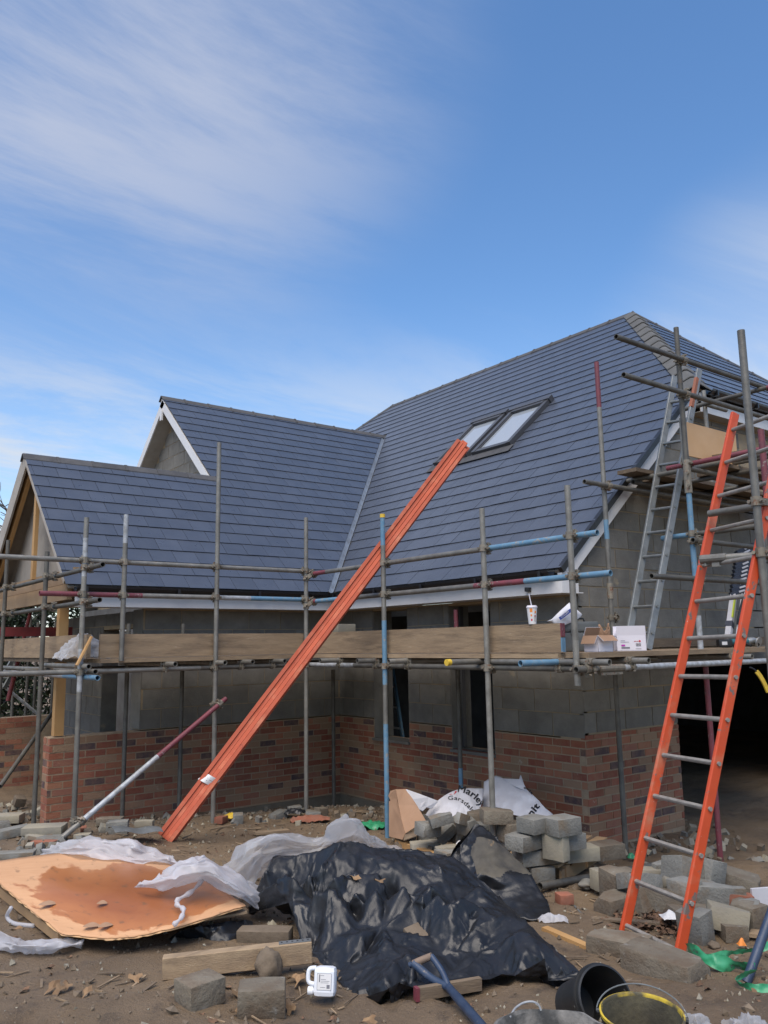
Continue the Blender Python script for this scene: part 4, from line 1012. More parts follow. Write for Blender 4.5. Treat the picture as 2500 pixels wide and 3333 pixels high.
ladder('ladder', 'tall orange painted ladder with grey rungs leaning up to the gable scaffold', lf1, lt1, lf2, lt2, 14, .26, .05, 'ladder', 'rung', (.026, .064), .0150)
# aluminium ladder on the deck, leaning on the verge
af1, af2 = onp(2036, 2072, 1, -4.62), onp(2109, 2104, 1, -4.95)
af1.z = af2.z = ZB + .03
at1, at2 = onp(2196, 1225, 1, -4.52), onp(2276, 1203, 1, -4.82)
la = (at1 - af1).length
ladder('ladder', 'weathered aluminium ladder standing on the deck against the block gable', af1, at1, af2, at2, 11, .262, .16, 'alu', 'alu', (.030, .066), .0155)
m_ = MB(); m_.bar(at2 + (af2 - at2) * .04, at2 + (af2 - at2) * .16, .033, .069, (at2 - af2).cross(at1 - at2)); o = part('orange_sleeve', m_, M['rbrick'], [x for x in bpy.data.objects if x.get('label', '').startswith('weathered aluminium')][0], label='faded orange painted tip of the stile')

# bundle of red dyed roofing battens leaning on the guard rail
A = gnd(532, 2735); Bc = onp(1222, 1822, 0, RP - .10); d = (Bc - A).normalized()
# far end: where the line reaches the photo point
best = min((abs((lambda q: (q - CAM).dot(AX[1]) / (q - CAM).dot(AX[2]) * F + CY)(A + d * (3 + k * .02)) - 1446), 3 + k * .02) for k in range(220)); Lb = best[1]
bt = thing('batten_bundle', 'bundle of orange dyed roofing battens leaning from ground across the guard rail', 'timber bundle', A)
R = frame(d, (0, 0, 1)); e2, e3 = R @ V((0, 1, 0)), R @ V((0, 0, 1))
toC = (CAM - A).normalized(); n_ = (toC - d * toC.dot(d)).normalized(); s_ = d.cross(n_).normalized()   # n_: face turned to the viewer side
n_ = (n_ + V((0, 0, .25))).normalized(); s_ = d.cross(n_).normalized(); n_ = s_.cross(d).normalized()
k = 0
for row in range(3):
    for i in range(4):
        off = s_ * ((i - 1.5) * .0365 + (.008 if row == 1 else 0)) - n_ * (row * .040) + n_ * (.012 if i in (0, 3) and row == 0 else 0) * (1 if i == 0 else .5)
        sh = random.uniform(-.05, .05); a, b = A + off + d * (.02 + (row * .01)), A + off + d * (Lb + sh)
        if a.z < gh(a.x, a.y) - .04: a += d * .03
        m_ = MB(); m_.bar(a, b + V((random.uniform(-.01, .01), 0, random.uniform(-.01, .01))), .0345, .038, n_); part('batten', m_, M['batten'], bt); k += 1
tagp = onp(682, 2535, 1, 0)
t_ = min((abs((lambda q: (q - CAM).dot(AX[1]) / (q - CAM).dot(AX[2]) * F + CY)(A + d * (k_ * .01)) - 2537), k_ * .01) for k_ in range(300))[1]
c = A + d * t_ + n_ * .034
def tagf(u, v): return c + s_ * ((u - .5) * .14 + (v - .5) * .03) + d * ((v - .5) * .085 + (u - .5) * .02) + n_ * (.01 * math.sin(u * 5) + (-.03 * abs(u - .5) ** 2 * 4))
m_ = MB(); m_.grid(tagf, 8, 3); lb = part('label_tag', m_, M['paper'], bt, smooth='all', label='crumpled white paper tag stapled round the bundle')
m_ = MB()
for u0, v0, u1, v1 in ((.12, .75, .5, .8), (.15, .6, .4, .64), (.45, .3, .85, .38), (.55, .5, .9, .54)): m_.add([tagf(u0, v0) + n_ * .002, tagf(u1, v0) + n_ * .002, tagf(u1, v1) + n_ * .002, tagf(u0, v1) + n_ * .002], [(0, 1, 2, 3)])
part('print', m_, M['inkgrey'], lb, kind='stuff')

# ================================================================ loose things
def rblock(size, r=.005, nz=.002, cuts=3, seed=0, chip=0):
    h = V(size) * .5; bm = bmesh.new(); bmesh.ops.create_cube(bm, size=2)
    bmesh.ops.subdivide_edges(bm, edges=bm.edges[:], cuts=cuts, use_grid_fill=True)
    for v in bm.verts:
        p = V((v.co.x * h.x, v.co.y * h.y, v.co.z * h.z))
        # pull the inner rows out to the edges so that the rounding stays tight
        for k in range(3):
            if abs(v.co[k]) < .99 and abs(v.co[k]) > .4: p[k] = math.copysign(h[k] - r * 1.2, v.co[k])
        q = V([max(-(h[k] - r), min(h[k] - r, p[k])) for k in range(3)]); d = p - q
        if d.length > 1e-6: p = q + d.normalized() * r
        n = noise.noise_vector(p * 9 + V((seed * 3.1, seed * 1.7, 0))) * nz * 2 + noise.noise_vector(p * 40 + V((seed, 0, 0))) * nz * .6
        if chip:
            c = V((h.x * (1 if seed % 2 else -1), h.y * (1 if seed % 3 else -1), h.z)); dd = (p - c).length
            if dd < chip: n += (V((0, 0, 0)) - c).normalized() * (chip - dd) * .7
        v.co = p + n
    me = bpy.data.meshes.new('block'); bm.to_mesh(me); bm.free()
    me.polygons.foreach_set('use_smooth', [True] * len(me.polygons)); me.set_sharp_from_angle(angle=math.radians(28)); return me
def stone(size, seed, nz=.3):
    bm = bmesh.new(); bmesh.ops.create_icosphere(bm, subdivisions=3, radius=.5)
    for v in bm.verts:
        n = v.co.normalized(); k = 1 + nz * noise.noise(n * 1.6 + V((seed * 7.3, 0, 0))) + .12 * noise.noise(n * 4 + V((0, seed, 0)))
        v.co = V((n.x * size[0], n.y * size[1], n.z * size[2])) * .5 * k
    me = bpy.data.meshes.new('stone'); bm.to_mesh(me); bm.free(); me.polygons.foreach_set('use_smooth', [True] * len(me.polygons)); return me
BC = [0]
def put(name, me, mt, loc, R, label, cat, group=None):
    o = bpy.data.objects.new(name, me); me.materials.append(M[mt]); COL.objects.link(o)
    Mx = R.to_4x4(); Mx.translation = loc; o.matrix_world = Mx; BASE[o.name] = V(loc); return tag(o, label, cat, group)
YAW = math.atan2(AX[0].y, AX[0].x)                 # local x turned along the picture's right
def blk(px, py, h, size, yaw=0, tx=0, ty=0, mt='loose', label='', cat='block', group=None, name='concrete_block', r=.0045, chip=0, absloc=None, nz=.0022):
    BC[0] += 1; loc = absloc if absloc is not None else gnd(px, py, h)
    R = rotz(YAW + math.radians(yaw)) @ eul(math.radians(tx), math.radians(ty), 0)
    return put(name, rblock(size, r, nz, 3, BC[0], chip), mt, loc, R, label, cat, group)
def Z2(ox, oy, k): return lambda x, y: (ox + x / k, oy + y / k)
zA = Z2(1250, 2500, 2.765); zB = Z2(1850, 2650, 2.552); zC = Z2(0, 2450, 1.952); zD = Z2(800, 2500, 1.952); zE = Z2(1650, 2450, 1.952); zF = Z2(1600, 2950, 1.843); zG = Z2(0, 2550, 3.318)

# ---- blocks stacked on and around the pallet
G1, G2, G3_ = 'blocks stacked on the pallet', 'blocks tumbled beside the printed sacks', 'rubble blocks behind the orange ladder'
blk(*zA(1348, 505), .42, (0.189, 0.180, 0.107), 38, label='square grey block on top of the stack below the white sack', group=G1)
blk(*zA(1255, 660), .30, (0.216, 0.180, 0.107), 40, label='grey block with a rusty corner in the second layer of the stack', group=G1)
blk(*zA(1490, 645), .30, (0.171, 0.180, 0.107), 42, label='small grey block beside the rusty cornered block in the stack', group=G1)
blk(*zA(1390, 780), .18, (0.360, 0.180, 0.107), 20, label='long grey block at the foot of the stack, on the pallet', group=G1)
blk(*zA(1600, 515), .42, (0.225, 0.180, 0.121), 30, label='grey block at the right end of the stack, topmost', group=G1)
blk(1850, 2735, .29, (0.198, 0.180, 0.112), 28, label='grey block under the topmost block at the right end of the stack', group=G1)
blk(1885, 2776, .17, (0.270, 0.162, 0.102), 14, label='pale block on the pallet edge at the right of the stack', group=G1, mt='ygstone')
blk(1968, 2768, .16, (0.270, 0.180, 0.112), 20, mt='muddy', label='brown muddy block at the far right end of the pallet', group=G1)
blk(*zE(215, 765), .06, (0.180, 0.144, 0.107), 8, label='grey block on the ground in front of the pallet', group=G1)
blk(*zA(1545, 700), .28, (0.090, 0.180, 0.186), 45, mt='ygstone', label='upright pale block end at the back of the stack', group=G1)
# ---- tumbled heap
T = [((510, 462), .31, (0.189, 0.129, 0.079), 8, 0, -14, 'loose', 'rough grey block lying on top of the tumbled heap'),
     ((392, 548), .22, (0.172, 0.155, 0.106), 30, 0, 5, 'loose', 'grey block at the left of the tumbled heap beside the cardboard'),
     ((550, 562), .18, (0.181, 0.172, 0.088), 0, 20, -42, 'loose', 'grey block tilted on its corner in the tumbled heap'),
     ((690, 455), .31, (0.112, 0.103, 0.088), 35, 0, 20, 'loose', 'small broken grey block wedged below the printed lettering'),
     ((755, 520), .24, (0.120, 0.172, 0.123), 38, 0, -8, 'loose', 'grey block end behind the black plastic hood'),
     ((850, 555), .20, (0.224, 0.172, 0.106), 10, 0, 0, 'loose', 'wide grey block just left of the scaffold standard foot'),
     ((1010, 430), .36, (0.241, 0.172, 0.106), 6, 0, 3, 'muddy', 'brown stained block at the top of the heap behind the standard'),
     ((235, 632), .06, (0.086, 0.086, 0.062), 20, 0, 0, 'loose', 'small grey cube at the left foot of the heap'),
     ((350, 636), .06, (0.095, 0.103, 0.062), 4, 0, 0, 'loose', 'small flat grey block at the foot of the heap'),
     ((655, 622), .12, (0.069, 0.129, 0.097), 20, 0, 5, 'loose', 'narrow grey block piece under the tilted block'),
     ((1045, 585), .20, (0.103, 0.172, 0.158), 25, 0, 0, 'loose', 'grey block end right of the standard foot'),
     ((1150, 570), .24, (0.172, 0.172, 0.141), 32, 0, 0, 'muddy', 'rough brownish block between standard and stack'),
     ((1110, 690), .12, (0.138, 0.172, 0.123), 28, 0, 0, 'loose', 'grey block behind the muddy hood'),
     ((370, 705), .05, (0.258, 0.138, 0.079), 2, 0, -4, 'ygstone', 'yellowish slab lying in front of the tumbled heap'),
     ((590, 800), .06, (0.189, 0.172, 0.106), 35, 0, 0, 'loose', 'pale topped grey block behind the black tarpaulin'),
     ((560, 725), .10, (0.189, 0.120, 0.044), 6, 0, 0, 'ygstone', 'thin pale slab with a white scrap on it'),
     ((460, 520), .12, (0.258, 0.215, 0.176), 15, 0, 0, 'loose', 'large grey block buried in the middle of the heap'),
     ((900, 480), .22, (0.301, 0.215, 0.176), 5, 0, 0, 'muddy', 'grey block buried at the back of the heap')]
for (zx, zy), h, sz, yw, tx, ty, mt, lb in T: blk(*zA(zx, zy), h, sz, yw, tx, ty, mt, lb, group=G2, chip=.05)
# ---- rubble by the ladder
T = [((410, 575), .10, (.18, .18, .20), 24, 6, -4, 'muddy', 'upright muddy block at the left of the rubble behind the ladder'),
     ((590, 565), .16, (.24, .18, .10), 20, -18, 12, 'loose', 'tilted grey block crossed by the left ladder stile'),
     ((970, 480), .18, (.25, .2, .17), 24, -12, 18, 'loose', 'large tilted grey block at the top of the rubble'),
     ((1150, 485), .17, (.15, .2, .18), 30, 0, 14, 'loose', 'grey block behind the right ladder stile'),
     ((1370, 550), .10, (.34, .25, .12), -18, 0, 14, 'muddy', 'dark flat block sloping away at the right of the rubble'),
     ((800, 465), .14, (.20, .12, .11), 12, 0, 0, 'loose', 'grey block half hidden at the back between the stiles'),
     ((280, 540), .08, (.13, .12, .14), 20, 0, 0, 'ygstone', 'small yellowish block at the left end of the rubble'),
     ((970, 665), .10, (.16, .16, .18), 28, 0, 0, 'loose', 'upright grey block beside the right ladder stile'),
     ((1240, 682), .09, (.33, .12, .14), -4, 0, 2, 'loose', 'long grey block lying right of the ladder'),
     ((375, 745), .04, (.20, .18, .11), 26, 0, -4, 'muddy', 'half buried block left of the ladder'),
     ((630, 735), .04, (.20, .2, .22), 20, -20, 10, 'muddy', 'dark muddy block slumped between the ladder stiles'),
     ((800, 735), .06, (.28, .14, .14), -28, 0, 12, 'muddy', 'dark block sloping down between the ladder stiles'),
     ((1055, 940), .07, (.14, .16, .19), 38, 0, -6, 'loose', 'pale grey block standing right of the ladder foot'),
     ((1320, 868), .08, (.24, .17, .14), -22, -10, 10, 'ygstone', 'yellow stained block tilted on the rubble at right'),
     ((1370, 975), .03, (.14, .12, .09), 0, 0, 0, 'muddy', 'small dark block under the yellow stained block'),
     ((1485, 850), .06, (.15, .2, .16), 30, 0, 0, 'muddy', 'dark block end at the right edge of the rubble'),
     ((1530, 780), .10, (.12, .12, .08), 20, 0, 0, 'loose', 'small pale block near the white carton scrap'),
     ((1010, 830), .02, (.3, .2, .10), 8, 0, 5, 'muddy', 'buried dark block behind the right stile foot'),
     ((820, 620), .10, (.10, .06, .16), 20, 30, 10, 'ygstone', 'thin broken slab leaning in the rubble'),
     ((700, 480), .14, (.24, .10, .05), -8, 0, 4, 'ygstone', 'flat yellowish slab on the rubble between the stiles'),
     ((1190, 600), .12, (.16, .10, .06), -16, 0, 6, 'loose', 'thin grey slab behind the long block')]
for (zx, zy), h, sz, yw, tx, ty, mt, lb in T: blk(*zB(zx, zy), h, sz, yw, tx, ty, mt, lb, group=G3_, chip=.06)
blk(*zB(1345, 712), .07, (.27, .10, .10), -10, 0, 6, 'rbrick', 'red brick pair fragment lying against the long grey block', 'brick', name='broken_brick')
blk(*zE(365, 925), .03, (.10, .09, .065), 12, 0, 0, 'rbrick', 'red brick half on bare ground left of the ladder', 'brick', name='broken_brick')
put('stone', stone((.16, .12, .06), 3), 'loose', gnd(*zB(155, 580), .02), rotz(.3), 'flat rounded grey stone on the ground left of the rubble', 'stone')
put('stone', stone((.08, .06, .04), 5), 'stone', gnd(*zB(1210, 1090), .01), rotz(.8), 'small pale stone in front of the rubble at right', 'stone')
# ---- kerb of two blocks at the ladder foot
for (a, b, lb) in ((zF(640, 235), zF(900, 285), 'muddy block at the foot of the ladder, left of the two'), (zF(860, 320), zF(1215, 400), 'muddy block at the foot of the ladder, right of the two')):
    p, q = gnd(*a, .05), gnd(*b, .05); d = q - p; BC[0] += 1
    put('concrete_block', rblock((d.length + .06, .20, .13), .009, .005, 4, BC[0], .05), 'muddy', (p + q) / 2 + V((0, 0, .01)), frame(V((d.x, d.y, 0))), lb, 'block', 'blocks at the ladder foot')
# ---- foreground blocks
blk(*zC(1270, 1512), .05, (.185, .155, .115), 43, mt='muddy', label='square cut block in the foreground below the timber beam', chip=.0, r=.007, group='foreground blocks')
blk(853, 3248, .05, (.21, .16, .12), 6, mt='muddy', label='square cut block in the foreground beside the white can', r=.008, group='foreground blocks')
put('stone', stone((.13, .12, .17), 9, .35), 'stone', gnd(874, 3150, .05), rotz(.5), 'brown lump of stone propping the timber beam', 'stone')
# ---- slabs and bits at the left
blk(*zG(480, 492), .07, (.33, .20, .062), 6, 0, 0, 'ygstone', 'pale flagstone lying on rubble beside the brace tube', 'slab', name='flagstone')
blk(*zG(400, 592), .03, (.17, .10, .05), -8, 0, 8, 'ygstone', 'pale broken slab under the flagstone', 'slab', name='flagstone')
blk(*zG(560, 600), .02, (.22, .16, .06), 10, 0, 0, 'loose', 'grey slab under the flagstone on its right', 'slab', name='flagstone')
blk(*zG(175, 778), .04, (.28, .12, .06), 8, 0, 0, 'loose', 'grey kerb piece at the left edge behind the plywood', 'block')
blk(*zG(892, 577), .02, (.13, .09, .055), 4, 0, 0, 'ygstone', 'yellow brick lying behind the white sheeting', 'brick', name='broken_brick')
blk(*zG(1135, 492), .03, (.10, .08, .06), 30, 15, 20, 'ygstone', 'tilted yellow brick end beside the wall', 'brick', name='broken_brick')
blk(*zG(1560, 432), .04, (.17, .08, .06), -2, 0, 0, 'ygstone', 'grey brown slab at the wall foot left of the battens', 'slab', name='flagstone')
blk(*zG(1270, 480), .05, (.18, .12, .12), 10, 0, 0, 'loose', 'grey block under the bent metal sheet', 'block')
blk(*zG(470, 280), .10, (.15, .10, .07), 36, 0, -20, 'ygstone', 'yellow block tilted against the left end of the dwarf wall', 'block')
blk(*zG(80, 375), .06, (.30, .2, .08), 5, 0, 0, 'ygstone', 'sandy slab in the rubble at far left', 'slab', name='flagstone')
blk(*zG(20, 470), .04, (.14, .12, .10), 30, 0, 0, 'loose', 'grey block at the left frame edge', 'block')
blk(*zG(480, 650), .02, (.20, .10, .05), -12, 0, 0, 'rbrick', 'red brick under the flagstone', 'brick', name='broken_brick')
blk(*zG(900, 500), .03, (.05, .05, .06), 20, 20, 0, 'rbrick', 'bright red brick chip beside the brace foot', 'brick', name='broken_brick')
blk(*zG(1190, 405), .05, (.22, .12, .06), 4, 0, 0, 'muddy', 'brown slab standing by the brick wall foot', 'slab', name='flagstone')
blk(*zG(210, 190), .10, (.12, .10, .10), 40, 20, 10, 'stone', 'dark stone in the rubble inside the open porch', 'stone', name='stone')
blk(*zG(150, 520), .05, (.22, .14, .07), 22, 0, -8, 'loose', 'grey slab leaning left of the flagstone', 'slab', name='flagstone')
ms = MB(); a, b = gnd(*zG(1200, 510), .12), gnd(*zG(1720, 510), .10)
def msf(u, v): p = a.lerp(b, u); return p + V((0, .10 * (v - .5) * 2, .03 * math.sin(v * 3.1) + .01 * math.sin(u * 9)))
ms.grid(msf, 12, 4); solo('metal_sheet', ms, M['alu'], 'bent grey metal flashing lying at the wall foot left of the battens', 'metal sheet', smooth='all')
# rubble along the house wall
for i, (px, py, sz, mt, lb) in enumerate(((1020, 2652, (.16, .12, .08), 'loose', 'grey block bit by the inner standard foot'), (960, 2640, (.14, .12, .10), 'loose', 'grey block under the dark plastic at the wall'), (1045, 2648, (.12, .1, .12), 'muddy', 'upright block at the inner corner'),
        (905, 2655, (.2, .1, .08), 'loose', 'grey block at the plinth left of the inner corner'), (720, 2668, (.16, .09, .065), 'rbrick', 'red brick at the wall foot beside the battens'), (775, 2665, (.10, .1, .1), 'loose', 'grey lump by the wall beside the yellow rag'))):
    blk(px, py, .03, sz, 20 * i, 0, 6 * (-1) ** i, mt, lb, 'brick' if mt == 'rbrick' else 'block', name='broken_brick' if mt == 'rbrick' else 'concrete_block')

# ---- pallet
pt = thing('pallet', 'broken timber pallet under the stacked blocks', 'pallet', gnd(1900, 2850))
pc = gnd(1880, 2835); ang = math.atan2(*(lambda d: (d.y, d.x))(gnd(2090, 2800) - gnd(1850, 2880))); ex, ey = V((math.cos(ang), math.sin(ang), 0)), V((-math.sin(ang), math.cos(ang), 0))
for i in range(5):
    c = pc + ey * (.02 + i * .13) + V((0, 0, .125)); m_ = MB(); m_.bar(c - ex * (.42 - .05 * (i % 2)), c + ex * .62, .09, .018); part('slat', m_, M['pallet'], pt)
for i in range(3):
    c = pc + ex * (-.30 + i * .42) + V((0, 0, .065)); m_ = MB(); m_.bar(c - ey * .05, c + ey * .62, .07, .095); part('bearer', m_, M['pallet'], pt)
m_ = MB(); m_.bar(pc - ex * .4 - ey * .03 + V((0, 0, .05)), pc + ex * .66 - ey * .03 + V((0, 0, .05)), .02, .09); part('edge_board', m_, M['pallet'], pt)
tb_ = MB(); tb_.tube(gnd(*zE(210, 850), .03), gnd(*zE(1080, 690), .05), .028, 12); solo('scaffold_tube', tb_, M['galvdk'], 'dirty scaffold tube lying on the ground in front of the pallet', 'scaffold tube', smooth=True)

# ---- timber beam with metal plate
a, b = gnd(*zC(1035, 1365), .055), gnd(1015, 3095, .10)
bm_ = thing('timber_beam', 'pale timber beam with a perforated metal plate at its right end', 'beam', a)
m_ = MB(); m_.bar(a, b, .06, .105); part('beam', m_, M['board'], bm_).modifiers.new('b', 'BEVEL').width = .004
d = (b - a).normalized(); m_ = MB(); up = V((0, 0, 1)); m_.bar(b - d * .17 + V((0, 0, .0545)), b - d * .005 + V((0, 0, .0545)), .042, .003); pl_ = part('nail_plate', m_, M['alu'], bm_)
for i in range(6): m_ = MB(); c = b - d * (.155 - i * .027) + V((0, 0, .0565)); m_.cyl(c, c + V((0, 0, .0012)), .005, n=8); part('hole', m_, M['ink'], pl_)

# ---- planks, sticks, strips
def stick(pa, pb, ha, hb, w_, t_, mt, label, cat='plank', name='plank'):
    m_ = MB(); m_.bar(gnd(*pa, ha), gnd(*pb, hb), w_, t_); return solo(name, m_, M[mt], label, cat)
stick(zA(130, 665), zA(470, 800), .03, .03, .07, .05, 'timber', 'pale timber length behind the black tarpaulin')
stick(zE(240, 1115), zE(530, 1240), .03, .02, .05, .02, 'timber', 'pale splintered lath poking from under the black tarpaulin')
stick(zE(430, 975), zE(582, 1158), .01, .01, .012, .012, 'alu', 'thin grey metal strip on the ground left of the ladder', 'strip', 'metal_strip')
stick(zB(190, 865), zB(760, 905), .02, .03, .05, .012, 'boarddk', 'brown splintered board behind the ladder foot')
stick(zF(810, 140), zF(1095, 262), .03, .03, .03, .02, 'board', 'weathered lath lying between the ladder feet')
stick(zD(55, 415), zD(270, 395), .02, .03, .09, .02, 'board', 'short pale board on the ground behind the clear sheeting')
stick(zC(1160, 545), zC(1215, 518), .01, .02, .012, .01, 'board', 'small wood sliver beside the batten bundle')
stick(zC(1520, 485), zC(1659, 480), .01, .01, .015, .01, 'board', 'thin lath on the ground near the wall')
stick(zC(1330, 490), zC(1500, 455), .01, .02, .02, .012, 'board', 'thin stick lying right of the batten bundle')
stick(zD(650, 270), zD(830, 280), .02, .02, .06, .015, 'board', 'pale board scrap at the inner corner')
stick(zF(1550, 160), zF(1640, 170), .02, .02, .1, .02, 'board', 'grey board scrap at the right edge')
stick(zF(1480, 390), zF(1250, 330), .01, .01, .16, .012, 'muddy', 'thin slate offcut on the ground by the green tape', 'slate', 'slate_offcut')
stick(zC(1090, 625), zC(1140, 625), .01, .01, .05, .012, 'board', 'small board chip on the sand')
# loose short batten on the left toe board
m_ = MB(); m_.bar(onp(250, 2165, 1, SP - .05), onp(298, 2072, 1, SP - .05), .015, .05, (0, -1, 0)); solo('batten', m_, M['timber'], 'short timber batten propped on the left deck end', 'batten')

# ================================================================ sheets
def cr(p0, p1, p2, p3, t): return ((p1 * 2) + (p2 - p0) * t + (p0 * 2 - p1 * 5 + p2 * 4 - p3) * t * t + (p1 * 3 - p0 - p2 * 3 + p3) * t * t * t) * .5
def spl(P, t):
    n = len(P) - 1; i = min(int(t * n), n - 1); f = t * n - i
    g_ = lambda k: P[k] if 0 <= k <= n else (P[0] * 2 - P[1] if k < 0 else P[n] * 2 - P[n - 1])
    return cr(g_(i - 1), g_(i), g_(i + 1), g_(i + 2), f)
def patch(rows): return lambda u, v: spl([spl(r, u) for r in rows], v)
def ctrl(rows, zf): return [[onp(*zf(x, y), 2, z) for x, y, z in r] for r in rows]
def crumple(mb, amp, fr, seed, keep=0.0):
    me = mesh_of('tmp', mb, M['poly']); me.update()
    ns = [v.normal.copy() for v in me.vertices]
    for i, p in enumerate(mb.v):
        q = p * fr + V((seed * 5.1, seed, seed * 2.3))
        r = (1 - abs(noise.noise(q))) ** 3 * 1.1 + .5 * (1 - abs(noise.noise(q * 2.3))) ** 3 + .18 * noise.noise(q * 6) - .7
        mb.v[i] = p + ns[i] * r * amp
    bpy.data.meshes.remove(me); return mb
# plywood on its bearers
pw = thing('plywood_sheet', 'warped plywood sheet stained orange by wet, lying on timber at left', 'plywood', onp(*zC(700, 900), 2, .22))
rows = ctrl([[(392, 1150, .29), (740, 1178, .29), (1090, 1115, .35), (1560, 972, .36)], [(180, 985, .32), (640, 1010, .36), (1060, 965, .40), (1425, 880, .385)],
             [(15, 842, .345), (480, 850, .41), (900, 800, .42), (1250, 785, .37)], [(-120, 700, .34), (400, 637, .40), (800, 655, .385), (1105, 702, .33)]], zC)
f_ = patch(rows)
def ply_me(dz, du=0.0):
    mb = MB(); nu, nv = 40, 30
    mb.grid(lambda u, v: f_(u, v) + V((0, 0, dz + .004 * noise.noise((u * 9, v * 9, 2)))) + (V((random.uniform(-.006, .006), random.uniform(-.006, .006), 0)) if (u in (0, 1) or v in (0, 1)) else V((0, 0, 0))), nu, nv); return mb, nu, nv
for k, (dz, nm) in enumerate(((0, 'top_veneer'), (-.016, 'lower_veneer'))):
    mb, nu, nv = ply_me(dz * .55); o = part(nm, mb, M['ply'] if k == 0 else M['plyw'], pw, smooth='all')
    uv = o.data.uv_layers.new(name='UVMap')
    for lp in o.data.loops: i = lp.vertex_index; uv.data[lp.index].uv = ((i % (nu + 1)) / nu * 1.6, (i // (nu + 1)) / nv * 1.3)
    sm = o.modifiers.new('s', 'SOLIDIFY'); sm.thickness = .004; sm.offset = -1
m_ = MB(); m_.bar(onp(*zC(-60, 815), 2, .27), onp(*zC(400, 1170), 2, .25), .06, .055); part('bearer', m_, M['pallet'], pw)
m_ = MB(); m_.bar(onp(*zC(900, 1000), 2, .25), onp(*zC(1500, 940), 2, .25), .05, .07); part('bearer', m_, M['boarddk'], pw)
for i in range(4):
    m_ = MB(); p, q = onp(*zC(1185, 1062), 2, .24 + i * .022), onp(*zC(1556, 985 + 3 * i), 2, .25 + i * .024); m_.bar(p + V((.01 * i, 0, 0)), q, .14, .012); part('ply_layer', m_, M['board'], pw)
for i, (zx, zy, s_) in enumerate(((1060, 1108, 1), (1085, 1100, -1), (1030, 1112, 1))):
    p = onp(*zC(zx, zy), 2, .345); m_ = MB(); m_.add([p, p + V((.035, -.02 * s_, -.02)), p + V((.05, .03, .004)), p + V((.012, .05, .008))], [(0, 1, 2, 3)]); o = part('splinter', m_, M['timber'], pw)
for (u, v, a_, sx) in ((.10, .36, .2, .05), (.22, .10, .1, .045), (.30, .11, .5, .04), (.36, .40, 0, .03)):
    p = f_(u, v) + V((0, 0, .012)); m_ = MB(); R = rotz(a_ + YAW)
    m_.grid(lambda uu, vv: p + R @ V(((uu - .5) * sx * 2, (vv - .5) * sx * (1 - abs(uu - .5)), .014 * math.sin(uu * 3.1) * vv + .006)), 6, 3); part('peeled_flake', m_, M['card'], pw, smooth='all')
sp_ = f_(.07, .40) ; m_ = MB()

# white and clear polythene
def facets(f, n, amp, seed, rough=.5):
    """a patch broken into many small flat creased facets, as crinkled film is"""
    rnd_ = random.Random(seed); lu = sum((f((i + 1) / 12, .5) - f(i / 12, .5)).length for i in range(12)); lv = sum((f(.5, (i + 1) / 12) - f(.5, i / 12)).length for i in range(12))
    k = (n / (lu * lv)) ** .5; nb_u, nb_v = max(4, int(lu * k)), max(3, int(lv * k)); uv = []
    for i in range(nb_u + 1): uv += [(i / nb_u, 0), (i / nb_u, 1)]
    for j in range(1, nb_v): uv += [(0, j / nb_v), (1, j / nb_v)]
    uv += [(rnd_.uniform(.01, .99), rnd_.uniform(.02, .98)) for _ in range(n)]
    vo, eo, fo, *_ = geometry.delaunay_2d_cdt([V((u * lu, v * lv)) for u, v in uv], [], [], 0, 1e-6); mb = MB(); e = .01
    for q in vo:
        u, v = min(1, max(0, q.x / lu)), min(1, max(0, q.y / lv)); p = f(u, v)
        nn = (f(min(1, u + e), v) - f(max(0, u - e), v)).cross(f(u, min(1, v + e)) - f(u, max(0, v - e)))
        nn = nn.normalized() if nn.length > 1e-9 else V((0, 0, 1))
        if nn.z < 0: nn = -nn
        mb.v.append(p + nn * amp * (rnd_.uniform(-1, 1) * rough + noise.noise(p * 5 + V((seed, 0, 0)))) + V((rnd_.uniform(-1, 1), rnd_.uniform(-1, 1), 0)) * amp * .4)
    mb.f = [tuple(t) for t in fo if len(t) == 3]; mb.m = [0] * len(mb.f); return mb
def soften(mb, cuts=2, it=2, fac=.5, amp=.003, fr=16, seed=0):
    """round the facet edges into creases and add fine wrinkles"""
    me = mesh_of('t', mb, M['poly']); bm = bmesh.new(); bm.from_mesh(me); bpy.data.meshes.remove(me)
    for _ in range(cuts):
        bmesh.ops.subdivide_edges(bm, edges=bm.edges[:], cuts=1, use_grid_fill=True)
    for _ in range(it): bmesh.ops.smooth_vert(bm, verts=[v for v in bm.verts if not v.is_boundary], factor=fac, use_axis_x=True, use_axis_y=True, use_axis_z=True)
    bm.normal_update()
    for v in bm.verts:
        q = v.co + V((seed, seed * .7, 0)); w = noise.noise_vector(q * 4) * .1
        r = (1 - abs(noise.noise((q + w) * fr * .55))) ** 14 * 1.6 + (1 - abs(noise.noise((q + w * .6 + V((3, 1, 2))) * fr))) ** 9 + .5 * (1 - abs(noise.noise(V((q.x * 1.6, q.y, q.z)) * fr * 2))) ** 5 - .45
        v.co += v.normal * r * amp
    out = MB(); bm.verts.index_update(); out.v = [v.co.copy() for v in bm.verts]; out.f = [tuple(v.index for v in f.verts) for f in bm.faces]; out.m = [0] * len(out.f); bm.free(); return out
def sheet(name, label, rows, zf, mt, nu, nv, amp, fr, seed, cat='plastic sheet', thick=0):
    return solo(name, soften(facets(patch(ctrl(rows, zf)), int(nu * nv * .075), amp * 1.25, seed, .9), 2, 2, .45, .004, 14, seed), M[mt], label, cat, smooth='all')
